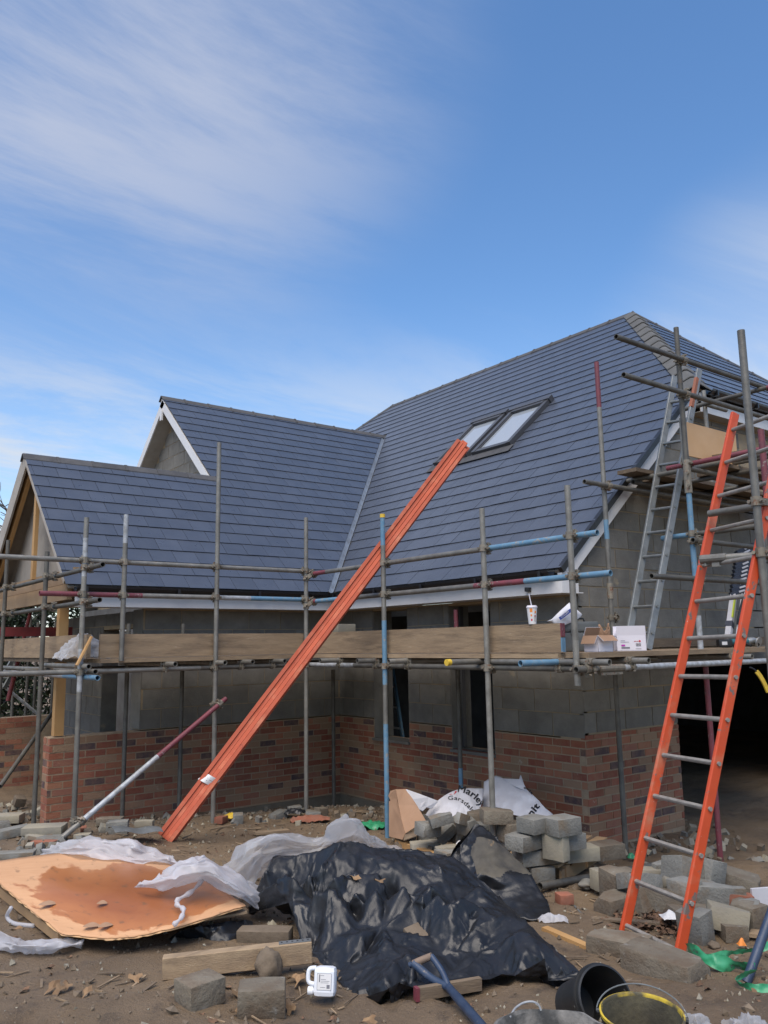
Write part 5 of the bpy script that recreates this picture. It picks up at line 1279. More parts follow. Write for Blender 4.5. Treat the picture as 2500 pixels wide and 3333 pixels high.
sheet('plastic_sheet', 'crumpled white polythene along the back edge of the plywood',
      [[(245, 655, .27), (450, 642, .43), (650, 668, .43), (850, 695, .41), (1000, 698, .39), (1145, 722, .33)], [(320, 600, .34), (480, 592, .49), (680, 606, .46), (850, 640, .45), (1000, 655, .42), (1135, 708, .36)],
       [(400, 575, .34), (560, 548, .43), (720, 552, .47), (845, 545, .52), (900, 605, .42), (1090, 660, .36)], [(480, 575, .2), (600, 565, .2), (720, 572, .2), (855, 600, .2), (950, 640, .2), (1120, 690, .2)]], zC, 'polyw', 70, 34, .016, 7, 1)
sheet('plastic_sheet', 'bunched white polythene lying over the right corner of the plywood',
      [[(855, 850, .45), (1000, 868, .46), (1110, 852, .46), (1290, 818, .45), (1500, 905, .42), (1640, 1000, .28)], [(950, 795, .52), (1080, 775, .56), (1200, 765, .58), (1330, 765, .57), (1540, 880, .44), (1650, 960, .30)],
       [(1070, 770, .46), (1180, 695, .56), (1265, 660, .61), (1390, 705, .52), (1560, 830, .42), (1670, 900, .32)], [(1120, 760, .3), (1200, 720, .3), (1290, 705, .3), (1400, 740, .3), (1570, 830, .28), (1680, 880, .25)]], zC, 'polyw', 70, 36, .018, 6, 2)
sheet('plastic_sheet', 'large heap of clear polythene between plywood and black tarpaulin',
      [[(-130, 860, .24), (0, 800, .30), (110, 700, .36), (350, 612, .42), (560, 530, .42), (720, 545, .42), (830, 565, .40), (960, 585, .33), (1115, 605, .25)],
       [(-150, 730, .32), (20, 570, .52), (200, 510, .54), (420, 530, .46), (600, 470, .52), (700, 440, .57), (800, 505, .45), (920, 545, .36), (1115, 592, .26)],
       [(-110, 600, .36), (50, 460, .56), (250, 425, .58), (470, 470, .46), (555, 345, .66), (690, 300, .78), (765, 400, .62), (900, 490, .38), (1110, 570, .24)],
       [(-60, 560, .2), (90, 480, .2), (260, 450, .2), (470, 480, .2), (570, 450, .2), (690, 440, .2), (770, 455, .2), (900, 495, .18), (1100, 560, .16)]], zD, 'poly', 110, 44, .024, 3.6, 3)
sheet('plastic_sheet', 'torn strip of white polythene on the mud at lower left',
      [[(-60, 1268, .215), (150, 1272, .205), (320, 1270, .205), (530, 1238, .21)], [(-60, 1200, .27), (120, 1225, .28), (310, 1225, .27), (530, 1215, .24)], [(-60, 1120, .24), (90, 1180, .25), (300, 1182, .25), (520, 1200, .22)]], zC, 'polyw', 50, 18, .014, 12, 4)
m_ = MB(); pts = [onp(*zC(x, y), 2, z) for x, y, z in ((1285, 812, .47), (1215, 885, .45), (1130, 935, .44), (1125, 965, .43), (1165, 995, .42), (1150, 1050, .40), (1100, 1098, .37))]
pp = [spl(pts, i / 24) for i in range(25)]; m_.path(pp, [.012 + .005 * math.sin(i * 1.7) for i in range(25)], 6); solo('plastic_strand', m_, M['polyw'], 'twisted white plastic strand trailing over the plywood', 'plastic strip', smooth='all')
m_ = MB(); pts = [gnd(*zC(x, y), h) for x, y, h in ((70, 985, .1), (45, 1040, .03), (90, 1085, .02), (215, 1100, .02))]; m_.path([spl(pts, i / 16) for i in range(17)], .012, 6); solo('plastic_strand', m_, M['polyw'], 'white plastic loop under the left edge of the plywood', 'plastic strip', smooth='all')

# ================================================================ black tarpaulin
TP = [  # x, y in the photo enlargement (zD), height of the sheet
 (170,600,.44),(300,612,.46),(360,608,.47),(470,560,.52),(600,500,.60),(700,520,.56),(800,560,.50),(900,562,.50),(1000,580,.49),(1120,600,.48),(1270,605,.46),(1380,660,.44),
 (130,690,.42),(90,780,.36),(40,850,.27),(15,940,.19),(60,960,.18),(250,700,.47),(310,740,.47),(200,760,.42),(400,690,.48),(480,640,.52),(560,720,.49),(650,650,.50),(700,700,.48),(830,715,.46),(960,700,.46),(860,640,.50),
 (1040,650,.48),(1140,660,.46),(1240,700,.45),(1330,720,.42),(1440,780,.40),
 (180,880,.30),(330,960,.21),(420,880,.30),(520,800,.46),(600,830,.42),(700,840,.41),(745,910,.28),(830,800,.45),(930,950,.25),(880,850,.40),(1000,890,.33),(1060,870,.40),(1130,850,.43),(1220,830,.45),(1180,780,.45),(1010,780,.46),
 (240,960,.18),(380,1040,.19),(500,960,.26),(610,925,.33),(700,960,.31),(790,1010,.26),(720,1000,.32),(560,1020,.25),(870,1015,.32),(960,1010,.24),(1060,1000,.26),(1150,960,.34),(1210,960,.30),(1240,1120,.20),(1330,980,.33),(1300,900,.42),(1390,870,.43),(1480,810,.42),(1440,940,.38),
 (450,1130,.20),(380,1200,.17),(520,1180,.22),(640,1080,.30),(740,1060,.33),(880,1070,.33),(1030,1060,.31),(1050,1170,.32),(940,1130,.27),(760,1190,.23),(640,1230,.22),(500,1250,.19),(590,1290,.18),(720,1300,.22),(850,1240,.27),(950,1220,.31),(1060,1240,.32),(1160,1200,.28),(1130,1110,.25),(1250,1200,.24),(1350,1220,.23),
 (640,1400,.18),(760,1400,.22),(880,1340,.28),(900,1400,.27),(1000,1330,.30),(1060,1390,.25),(1140,1370,.21),(700,1480,.17),(820,1530,.15),(930,1545,.15),(1020,1470,.17),(920,1470,.20),(1080,1440,.17),
 (1280,1350,.20),(1400,1340,.22),(1350,1290,.24),(1500,1335,.21),(1480,1180,.26),(1400,1080,.30),(1450,1010,.36),(1560,950,.39),(1660,940,.38),(1540,880,.40),(1600,820,.36),
 (1660,1260,.25),(1600,1180,.27),(1560,1080,.31),(1700,1060,.36),(1760,1170,.33),(1700,1330,.22),
 (1800,1000,.35),(1850,1090,.37),(1900,1190,.37),(2000,1230,.34),(2100,1290,.31),(2200,1330,.29),(2270,1345,.29),(2240,1420,.12),(2200,1500,.10),(2100,1530,.10),(2000,1530,.10),(1960,1470,.14),(1920,1350,.26),(1830,1350,.24),(1900,1270,.31),(2040,1340,.27),(2120,1400,.22)]
TPP = [onp(*zD(x, y), 2, z) for x, y, z in TP]
def smz(x, y, sg):
    s = t = 0.0
    for p in TPP:
        k = math.exp(-((p.x - x) ** 2 + (p.y - y) ** 2) / (2 * sg * sg)); s += k * p.z; t += k
    return s / t
for p in TPP: p.z = .88 * p.z + .12 * smz(p.x, p.y, .16) + (.05 if p.z > .4 else 0)
def tri(points):
    vo, eo, fo, *_ = geometry.delaunay_2d_cdt([V((p.x, p.y)) for p in points], [], [], 0, 1e-6)
    key = {(round(p.x, 5), round(p.y, 5)): p.z for p in points}; vs_ = []
    for v in vo:
        z = key.get((round(v.x, 5), round(v.y, 5)))
        if z is None: z = min(points, key=lambda p: (p.x - v.x) ** 2 + (p.y - v.y) ** 2).z
        vs_.append(V((v.x, v.y, z)))
    fs = [tuple(f) for f in fo if len(f) == 3 and max((vs_[f[i]] - vs_[f[(i + 1) % 3]]).length for i in range(3)) < .62]
    return vs_, fs
v1, f1 = tri(TPP); rt_ = random.Random(4); extra = []
for f in f1:                                                     # secondary creases inside the big facets
    a, b, c = (v1[i] for i in f); ar = (b - a).cross(c - a).length / 2
    for _ in range(max(1, int(ar / .0085))):
        u, v = rt_.random(), rt_.random()
        if u + v > 1: u, v = 1 - u, 1 - v
        w_ = 1 - u - v
        if min(u, v, w_) < .08: continue
        p = a * u + b * v + c * w_; p.z += rt_.uniform(-.016, .016) + .014 * noise.noise(p * 6); extra.append(p)
v2, f2_ = tri(TPP + extra); tm = MB(); tm.v = v2; tm.f = f2_; tm.m = [0] * len(f2_)
tt = thing('tarpaulin', 'creased black polythene tarpaulin heaped over building materials in the foreground', 'tarpaulin', onp(*zD(900, 1000), 2, .15))
part('sheet', soften(tm, 3, 3, .35, .008, 12, 1), M['tarp'], tt, smooth='all')
# raised hood with mud on it
HD = [[(690, 690, 5.75), (770, 600, 5.85), (860, 520, 5.95), (950, 570, 5.85), (1010, 625, 5.8)], [(685, 800, 5.7), (760, 740, 5.72), (850, 690, 5.72), (960, 690, 5.72), (1110, 740, 5.75)],
      [(700, 910, 5.6), (770, 880, 5.62), (860, 840, 5.62), (1000, 840, 5.62), (1290, 920, 5.65)], [(740, 1010, 5.45), (800, 1000, 5.5), (890, 960, 5.5), (1060, 985, 5.48), (1330, 970, 5.55)],
      [(800, 1110, 5.35), (850, 1105, 5.45), (930, 1080, 5.5), (1150, 1120, 5.42), (1400, 1100, 5.45)],
      [(860, 1210, 5.28), (930, 1215, 5.33), (1050, 1225, 5.36), (1250, 1245, 5.28), (1480, 1230, 5.33)], [(950, 1330, 5.2), (1050, 1345, 5.2), (1180, 1350, 5.18), (1350, 1365, 5.14), (1500, 1350, 5.17)]]
hrow = [[at(*zA(x, y), D) for x, y, D in r] for r in HD]
mb = MB(); mb.grid(patch(hrow), 44, 56); crumple(mb, .013, 7, 6)
mb.m = []
for f in mb.f:
    c = sum((mb.v[i] for i in f), V((0, 0, 0))) / 4; i = f[0]; u, v = (i % 45) / 44, (i // 45) / 56
    mb.m.append(1 if (u > .36 + .14 * noise.noise(c * 8) and .10 < v < .46 + .1 * noise.noise(c * 6)) else 0)
o = part('hood', mb, [M['tarp'], M['tarpmud']], tt, smooth='all', label='upright fold caked with dried mud'); s_ = o.modifiers.new('s', 'SOLIDIFY'); s_.thickness = .01
# back of the hood, so that it stands as a bag
mb = MB(); back = [[p + V((.05, .16, 0)) * (1 if 0 < j else .3) + V((0, 0, -.03 * min(j, 4))) for p in r] for j, r in enumerate(hrow)]; mb.grid(patch(back), 30, 30); crumple(mb, .012, 6, 8); part('hood_back', mb, M['tarp'], tt, smooth='all')
# bits of the tarpaulin showing left of the beam
for rows, sd_ in (([[(1060, 1195, .20), (1160, 1125, .27), (1380, 1085, .29), (1600, 1060, .24)], [(1120, 1185, .19), (1220, 1190, .20), (1400, 1150, .25), (1620, 1120, .22)], [(1190, 1200, .185), (1255, 1245, .18), (1420, 1230, .19), (1565, 1210, .19)]], 3),
                  ([[(1130, 1405, .20), (1300, 1345, .22), (1470, 1320, .23), (1640, 1290, .22)], [(1200, 1420, .18), (1330, 1400, .19), (1480, 1390, .2), (1640, 1370, .2)], [(1280, 1430, .17), (1420, 1445, .17), (1540, 1435, .17), (1650, 1410, .17)]], 5)):
    part('edge_fold', soften(facets(patch(ctrl(rows, zC)), 60, .018, sd_), 2, 2, .45, .004, 12), M['tarp'], tt, smooth='all')
blk(*zD(1120, 1062), .13, (.16, .14, .05), 35, 22, -8, 'stone', 'grey brown slab corner showing through the tarpaulin fold', 'slab', name='flagstone')
blk(*zD(120, 1060), .05, (.30, .12, .07), -6, 0, 0, 'stone', 'brown rotten timber end under the left of the tarpaulin', 'timber', name='timber_end')
m_ = MB(); m_.bar(gnd(*zD(1100, 1462), .02) + V((.03, .04, 0)), gnd(*zD(1500, 1395), .02) + V((.03, .04, 0)), .03, .055); o = solo('plank', m_, M['boarddk'], 'yellowish plank edge under the front of the tarpaulin', 'plank')
m_ = MB(); m_.bar(gnd(*zD(1078, 1466), .02) + V((.03, .04, 0)), gnd(*zD(1100, 1462), .02) + V((.03, .04, 0)), .034, .058); solo('painted_end', m_, M['tubered'], 'red painted plank end under the front of the tarpaulin', 'plank')
for i, (zx, zy) in enumerate(((690, 690), (850, 713))):
    pass
# ---- bricks beside the tarpaulin
blk(*zD(425, 560), .22, (.15, .10, .08), 16, 0, 0, 'muddy', 'brown block holding down the clear sheeting', 'block')

# ================================================================ printed sacks and cardboard
def txt(body, size=1.0):
    c = bpy.data.curves.new('t', 'FONT'); c.body = body; c.size = size; c.resolution_u = 2; o = bpy.data.objects.new('t', c); COL.objects.link(o)
    me = bpy.data.meshes.new_from_object(o.evaluated_get(bpy.context.evaluated_depsgraph_get())); bpy.data.objects.remove(o); bpy.data.curves.remove(c)
    vs_ = [(v.co.x, v.co.y) for v in me.vertices]; fs = [tuple(p.vertices) for p in me.polygons]; bpy.data.meshes.remove(me)
    w_ = max(v[0] for v in vs_); return vs_, fs, w_
def bold(vs_, fs, t):                                             # thicken lettering by overlaying shifted copies
    V2, F2 = [], []
    for dx, dy in ((0, 0), (t, 0), (0, t), (t, t)):
        o_ = len(V2); V2 += [(x + dx, y + dy) for x, y in vs_]; F2 += [tuple(i + o_ for i in f) for f in fs]
    return V2, F2
def lettering(parent, body, path_px, hpx, surf, mt, name='lettering', bld=.03, k=0.0):
    """lay text along a photo-space curve on the surface surf(px, py) -> point"""
    vs_, fs, w_ = txt(body); vs_, fs = bold(vs_, fs, bld); P = [V((x, y, 0)) for x, y in path_px]; mb = MB(); cache = []
    for i, (x, y) in enumerate(vs_):
        t = max(0, min(1, x / w_)); a = spl(P, t); e = .01; d = (spl(P, min(1, t + e)) - spl(P, max(0, t - e))).normalized(); n = V((d.y, -d.x, 0))
        q = a + n * (y * hpx); cache.append(surf(q.x, q.y))
    mb.add(cache, fs); return part(name, mb, M[mt], parent, kind='stuff', fixn=False)
# sack with the big lettering: surface as depth over the photo
def mk_surf(c, D0, kx, ky, cx_, cy_): return lambda px, py, off=0.0: at(px, py, D0 + kx * (px - c[0]) / 100 + ky * (c[1] - py) / 100 + cx_ * ((px - c[0]) / 100) ** 2 + cy_ * ((py - c[1]) / 60) ** 2 - off)
def sack(name, label, rows, zf, surf, mt, nu, nv, amp, seed, thick, cat='sack'):
    R2 = [[V((*zf(x, y), 0)) for x, y in r] for r in rows]; f2 = patch(R2)
    th = thing(name, label, cat, surf(*f2(.5, 1)[:2]))
    wr = lambda px, py: amp * noise.noise((px * .035, py * .035, seed)) + amp * .6 * noise.noise((px * .09, py * .05, seed + 3))
    mb = MB(); mb.grid(lambda u, v: (lambda q: surf(q.x, q.y, wr(q.x, q.y)))(f2(u, v)), nu, nv)
    o = part('sheet', mb, M[mt], th, smooth='all'); s_ = o.modifiers.new('s', 'SOLIDIFY'); s_.thickness = thick; s_.offset = 0 
    return th, o, wr
s1 = mk_surf((1490, 2610), 7.62, -.05, .55, .16, .06)
th1, o1, wr1_ = sack('printed_sack', 'white printed wrapping with black lettering slumped behind the tumbled blocks',
      [[(470, 305), (560, 240), (650, 200), (760, 182), (895, 185)], [(430, 350), (540, 300), (650, 270), (780, 262), (888, 280)], [(385, 405), (500, 370), (640, 350), (770, 345), (870, 360)], [(355, 465), (480, 440), (620, 450), (740, 455), (880, 430)]], zA, s1, 'wprint', 40, 24, .03, 1, .006)
lettering(o1, 'Marley', [zA(655, 212), zA(740, 232), zA(815, 285), zA(862, 345)], 31, lambda x, y: s1(x, y, wr1_(x, y) + .012), 'ink', bld=.035)
lettering(o1, 'Garsdale', [zA(572, 288), zA(660, 290), zA(735, 340), zA(800, 405)], 20, lambda x, y: s1(x, y, wr1_(x, y) + .012), 'ink', bld=.012)
mb = MB(); mb.add([s1(*zA(x, y), wr1_(*zA(x, y)) + .012) for x, y in ((585, 238), (650, 205), (655, 212), (632, 236))], [(0, 1, 2, 3)]); part('red_mark', mb, M['inkred'], o1)
mb = MB(); mb.add([s1(*zA(x, y), wr1_(*zA(x, y)) + .012) for x, y in ((718, 425), (762, 447), (756, 462), (712, 438))], [(0, 1, 2, 3)]); part('black_mark', mb, M['ink'], o1)
s2 = mk_surf((1720, 2600), 7.55, -.14, .42, .10, .05)
th2, o2, wr2_ = sack('printed_sack', 'white printed wrapping folded over the block stack behind the standard',
      [[(900, 125), (1000, 72), (1090, 100), (1250, 170), (1390, 290)], [(895, 230), (1000, 200), (1120, 200), (1290, 260), (1450, 360)], [(890, 320), (1000, 300), (1130, 310), (1310, 370), (1530, 435)], [(880, 400), (1000, 390), (1120, 410), (1300, 460), (1535, 545)]], zA, s2, 'wprint', 36, 24, .03, 7, .006)
lettering(o2, 'nit', [zA(1328, 440), zA(1362, 398), zA(1405, 345)], 30, lambda x, y: s2(x, y, wr2_(x, y) + .012), 'ink', bld=.05)
lettering(o2, 's', [zA(1478, 535), zA(1492, 500)], 20, lambda x, y: s2(x, y, wr2_(x, y) + .012), 'ink', bld=.03)
mb = MB(); pp = [zA(x, y) for x, y in ((1068, 96), (1225, 102), (1234, 66), (1262, 150), (1300, 215), (1180, 165))]; mb.prism([s2(x, y, .02 + .02 * (i % 2)) for i, (x, y) in enumerate(pp)], (.01, .02, 0)); part('torn_flap', mb, M['wprint'], th2)
lettering(o2, 'erit', [zA(1252, 180), zA(1290, 200), zA(1330, 240)], 12, lambda x, y: s2(x, y, .05), 'ink', bld=.03)
# torn carton standing left of the sacks
cb = thing('torn_carton', 'torn brown cardboard carton with white outside standing by the blue standard', 'carton', gnd(1300, 2725))
def cpanel(pts, mt, name, t=.006):
    mb = MB(); P = [at(*zA(x, y), D) for x, y, D in pts]; n = (P[1] - P[0]).cross(P[2] - P[0]).normalized(); mb.prism(P, n * t); return part(name, mb, M[mt], cb)
cpanel([(108, 192, 7.55), (195, 188, 7.45), (292, 335, 7.3), (372, 472, 7.2), (192, 588, 7.15), (160, 480, 7.25), (130, 330, 7.4)], 'card', 'panel')
cpanel([(45, 298, 7.6), (112, 275, 7.5), (160, 480, 7.25), (190, 590, 7.15), (165, 645, 7.15), (45, 615, 7.4)], 'card', 'panel')
cpanel([(58, 205, 7.7), (106, 190, 7.56), (114, 275, 7.5), (60, 296, 7.6), (38, 250, 7.68)], 'card', 'flap')
cpanel([(200, 190, 7.44), (300, 225, 7.5), (400, 262, 7.55), (490, 296, 7.6), (430, 366, 7.5), (385, 350, 7.45), (350, 385, 7.35), (318, 370, 7.32), (262, 280, 7.36)], 'wprint', 'white_flap')
cpanel([(330, 560, 7.2), (290, 610, 7.1), (175, 650, 7.1), (190, 590, 7.16)], 'boarddk', 'bottom_flap')
# green netting scrap behind, white scraps
def scrap(px, py, h, sx, sy, mt, label, seed, cat='scrap', name='plastic_scrap', amp=.02, z=0.6):
    c = gnd(px, py, h); R = rotz(YAW); mb = MB(); mb.grid(lambda u, v: c + R @ V(((u - .5) * sx, (v - .5) * sy, z * .06 * math.sin(3.1 * u) * math.sin(3.1 * v))), 16, 12); crumple(mb, amp, 14, seed); return solo(name, mb, M[mt], label, cat, smooth='all')
scrap(1215, 2690, .03, .30, .22, 'green', 'green plastic netting behind the blue standard foot', 2, 'netting', 'netting', .04)
scrap(1935, 2722, .02, .20, .12, 'green', 'green plastic scrap on the ground behind the pallet', 4, 'netting', 'netting', .03)
scrap(2058, 2792, .02, .08, .06, 'green', 'small green plastic bit left of the ladder', 5, 'netting', 'netting', .02)
scrap(1010, 2668, .03, .40, .16, 'rbrick', 'pinkish dust heap at the inner corner', 8, 'sand heap', 'sand_heap', .03)
scrap(960, 2645, .05, .22, .14, 'tarp', 'small piece of black plastic at the wall foot', 9, 'plastic', 'plastic_scrap', .03)
scrap(2182, 2985, .06, .11, .11, 'paper', 'white paper scrap lying between the ladder stiles', 11, 'paper', 'paper_scrap', .01)
scrap(1498, 2752, .10, .09, .05, 'paper', 'white paper scrap on the thin slab', 12, 'paper', 'paper_scrap', .008)
scrap(1800, 2995, .03, .18, .09, 'polyw', 'dirty pale plastic scrap right of the tarpaulin', 13, 'plastic', 'plastic_scrap', .02)
scrap(755, 2660, .03, .2, .1, 'yellow', 'dull yellow rag at the wall foot', 14, 'rag', 'rag', .02)
scrap(2415, 3075, .02, .045, .04, 'inkorange', 'small orange peel scrap at lower right', 15, 'scrap', 'scrap', .006)
scrap(230, 2560, .15, .30, .25, 'polyw', 'dirty polythene bundled in the dark of the open porch', 16, 'plastic sheet', 'plastic_sheet', .05, 2)
# white carton scrap at the right edge
c = gnd(*zB(1598, 700), .07); m_ = MB(); m_.box(c, (.13, .02, .13), rotz(YAW + .2)); o = solo('printed_card', m_, M['wprint'], 'white printed card standing in the rubble at the right edge', 'card')

# ================================================================ green tape, leaning tube
gt = thing('green_tape', 'torn green polythene tape trailing round the leaning blue tube at lower right', 'tape', gnd(2350, 3130))
def strip(pts, wd, seed, name='strip'):
    P = [gnd(*zF(x, y), h) for x, y, h in pts]; mb = MB(); n = 40
    def f(u, v):
        p = spl(P, u); d = (spl(P, min(1, u + .02)) - spl(P, max(0, u - .02))).normalized(); s_ = d.cross(V((0, 0, 1))).normalized(); s_ = (s_ * math.cos(u * 7 + seed) * .5 + V((0, 0, 1)) * .75).normalized()
        return p + s_ * (v - .5) * wd * (.7 + .5 * noise.noise((u * 5, seed, 0)))
    mb.grid(f, n, 6); crumple(mb, .010, 18, seed); return part(name, mb, M['green'], gt, smooth='all'), P
g1, P1_ = strip([(1175, 255, .08), (1250, 300, .08), (1340, 335, .07), (1440, 350, .06), (1540, 360, .06), (1580, 380, .06)], .09, 1)
strip([(1260, 310, .06), (1360, 300, .06), (1460, 275, .06), (1560, 260, .06), (1680, 230, .08)], .05, 2)
strip([(1590, 390, .06), (1500, 420, .05), (1475, 450, .04), (1520, 475, .03), (1580, 490, .03), (1690, 495, .03)], .045, 3)
f0, f1 = gnd(*zF(1528, 458), .0), None
tp_ = at(2500 + 40, 2890, 4.32)
d = (tp_ - f0).normalized(); m_ = MB(); m_.tube(f0, f0 + d * 1.9, .02415, 14); bt_ = solo('leaning_tube', m_, M['steelblue'], 'blue painted scaffold tube leaning out of frame at lower right', 'scaffold tube', base=f0, smooth=True)
lettering(gt, 'B W', [zF(1205, 268), zF(1235, 285)], 12, lambda x, y: gnd(x, y, .115), 'ink'); lettering(gt, 'T mo', [zF(1430, 372), zF(1500, 378)], 14, lambda x, y: gnd(x, y, .10), 'ink')

# ================================================================ buckets, tub, shovel, can
def bucket_prof(r0, r1, h, t=.004, rim=.008): return [(0, 0), (r0, 0), (r1, h - .02), (r1 + rim, h - .02), (r1 + rim, h), (r1 - t, h), (r0 - t, .006), (0, .006)]
# yellow rimmed bucket
bc = at(2083, 3286, 3.12); bh = .27; bb = V((bc.x, bc.y, bc.z - bh)); 
yb = thing('bucket', 'black bucket with worn yellow rim and wire handle, half filled, at the bottom edge', 'bucket', bb)
tiltM = Matrix.Translation(bb) @ Matrix.Rotation(math.radians(5), 4, AX[0])
m_ = MB(); m_.lathe([(0, 0), (.115, 0), (.145, bh - .03), (.152, bh - .03), (.150, bh - .006)], tiltM, 40); part('body', m_, M['blackpl'], yb, smooth=True)
m_ = MB(); m_.lathe([(.1505, bh - .014), (.1555, bh - .012), (.1565, bh), (.150, bh + .002), (.1465, bh - .003), (.1455, bh - .012)], tiltM, 40); part('rim', m_, M['yrim'], yb, smooth=True)
m_ = MB(); m_.lathe([(.1455, bh - .012), (.140, bh - .05), (.125, .08), (.122, .06)], tiltM, 40); part('lining', m_, M['mudin'], yb, smooth=True)
m_ = MB(); m_.lathe([(.0, .12), (.128, .12)], tiltM, 40); part('water', m_, M['water'], yb)
hp_ = []
for i in range(25):
    t = math.pi * i / 24; p = V((math.cos(t) * .166, 0, bh - .02)) ; r_ = Matrix.Rotation(math.radians(-12), 4, 'X'); q = V((math.cos(t) * .166, math.sin(t) * .166 * math.cos(math.radians(14)), math.sin(t) * .166 * math.sin(math.radians(14)) + bh - .012))
    hp_.append(tiltM @ (Matrix.Rotation(YAW - .25, 4, 'Z') @ q))
m_ = MB(); m_.path(hp_, .0028, 6); part('handle', m_, M['alu'], yb, smooth=True)
for k in (0, -1): m_ = MB(); m_.cyl(hp_[k] - (hp_[k] - (tiltM @ V((0, 0, bh - .012)))).normalized() * .02, hp_[k], .012, n=10); part('lug', m_, M['blackpl'], yb)
m_ = MB(); c = tiltM @ V((0, 0, .125)) + AX[0] * .01 - V((AX[2].x, AX[2].y, 0)) * .075; m_.cyl(c - AX[0] * .022, c + AX[0] * .026 + V((0, 0, .012)), .021, n=12); o = solo('bottle_cap', m_, M['blue'], 'blue plastic cap floating in the yellow rimmed bucket', 'cap', smooth=True)
# black bucket lying on its side
mc = at(1972, 3250, 3.36); ax_ = (AX[0] * .30 - AX[2] * .72 + V((0, 0, .50))).normalized()
Rb = frame(ax_, (0, 0, 1)); Mb = Matrix.Translation(mc - ax_ * .25) @ (Rb @ Matrix(((0, 0, 1), (1, 0, 0), (0, 1, 0)))).to_4x4()
kb = thing('bucket', 'black bucket lying tipped on its side behind the yellow rimmed bucket', 'bucket', mc - ax_ * .25 - V((0, 0, .1)))
m_ = MB(); m_.lathe([(0, 0), (.095, 0), (.118, .22), (.126, .22), (.127, .25), (.119, .252), (.113, .22), (.090, .01), (0, .01)], Mb, 40); part('body', m_, M['blackpl'], kb, smooth=True)
m_ = MB(); m_.lathe([(.124, .214), (.133, .214), (.134, .228), (.124, .228)], Mb, 40); part('rim', m_, M['blackpl'], kb, smooth=True)
m_ = MB(); m_.path([Mb @ V((math.cos(t) * .128, math.sin(t) * .135, .205 - math.sin(t) * .05)) for t in [math.pi * (1 + i / 14) for i in range(15)]], .003, 6); part('handle', m_, M['galvdk'], kb, smooth=True)
# cement crusted rubber tub at the bottom edge
tcn = at(1795, 3375, 2.95); tbm = thing('mixing_tub', 'cement crusted grey rubber tub with wire handle cut by the bottom edge', 'tub', tcn - V((0, 0, .25)))
Mt = Matrix.Translation(tcn - V((0, 0, .25)))
def tubr(k): return .205 + .012 * noise.noise((math.cos(k) * 2, math.sin(k) * 2, 3))
for nm, prof, mt in (('body', [(.86, 0), (1, .25)], 'cement'), ('rim', [(1.0, .235), (1.06, .24), (1.07, .256), (1.0, .262), (.95, .25), (.93, .20)], 'cement'), ('mortar_fill', [(.93, .20), (.5, .19), (0, .185)], 'mudin')):
    m_ = MB(); n = 44; vs_ = []
    for r, z in prof:
        for k in range(n): a = 2 * math.pi * k / n; vs_.append(Mt @ V((math.cos(a) * r * tubr(a), math.sin(a) * r * tubr(a), z + .012 * noise.noise((math.cos(a) * 3, math.sin(a) * 3, r * 4)))))
    m_.add(vs_, [(i * n + k, i * n + (k + 1) % n, (i + 1) * n + (k + 1) % n, (i + 1) * n + k) for i in range(len(prof) - 1) for k in range(n)]); part(nm, m_, M[mt], tbm, smooth=True)
hpts = [at(*zF(x, y), D) for x, y, D in ((110, 668, 3.10), (140, 615, 3.16), (190, 580, 3.2), (245, 572, 3.2), (280, 590, 3.16), (296, 620, 3.1))]
m_ = MB(); m_.path([spl(hpts, i / 20) for i in range(21)], .0042, 8); part('handle', m_, M['tubewhite'], tbm, smooth=True)
# shovel
sh = thing('shovel', 'blue shovel with wooden D grip lying towards the camera', 'shovel', at(1580, 3360, 3.1) - V((0, 0, .1)))
gl_, gr_ = at(*zD(1068, 1242), 4.02), at(*zD(1180, 1195), 4.0); yk = at(*zD(1290, 1395), 3.85); ed = at(*zD(1500, 1640), 3.35); be = at(1640, 3480, 2.95)
m_ = MB(); m_.path([gl_ - (gr_ - gl_) * .02, gl_.lerp(gr_, .3), gl_.lerp(gr_, .7), gr_ + (gr_ - gl_) * .02], [.0165, .0175, .0175, .0165], 12); part('grip', m_, M['gripwood'], sh, smooth=True)
m_ = MB(); m_.path([spl([gl_, gl_.lerp(yk, .5) + V((0, 0, -.012)), yk], i / 8) for i in range(9)], [.021 - .003 * (i / 8) for i in range(9)], 10); part('yoke_arm', m_, M['steelblue'], sh, smooth=True)
m_ = MB(); m_.path([spl([gr_, gr_.lerp(yk, .5) + AX[0] * .01, yk], i / 8) for i in range(9)], .015, 10); part('yoke_arm', m_, M['steelblue'], sh, smooth=True)
for q in (gl_, gr_): m_ = MB(); m_.cyl(q - (gr_ - gl_).normalized() * .024, q - (gr_ - gl_).normalized() * .006, .014, n=12); part('rivet', m_, M['steelblue'], sh, smooth=True)
m_ = MB(); m_.path([yk, yk.lerp(ed, .15), yk.lerp(ed, .3), ed, be], [.020, .0195, .0215, .021, .021], 12); part('shaft', m_, M['steelblue'], sh, smooth=True)
dd = (be - ed).normalized(); bl0 = be + dd * .02; w_ = AX[0].copy(); m_ = MB()
m_.grid(lambda u, v: bl0 + dd * (v * .30) + w_ * ((u - .5) * .24) + V((0, 0, .035 * (2 * abs(u - .5)) ** 2 - .04 * v)), 10, 8); o = part('blade', m_, M['steelblue'], sh, smooth='all'); s_ = o.modifiers.new('s', 'SOLIDIFY'); s_.thickness = .003
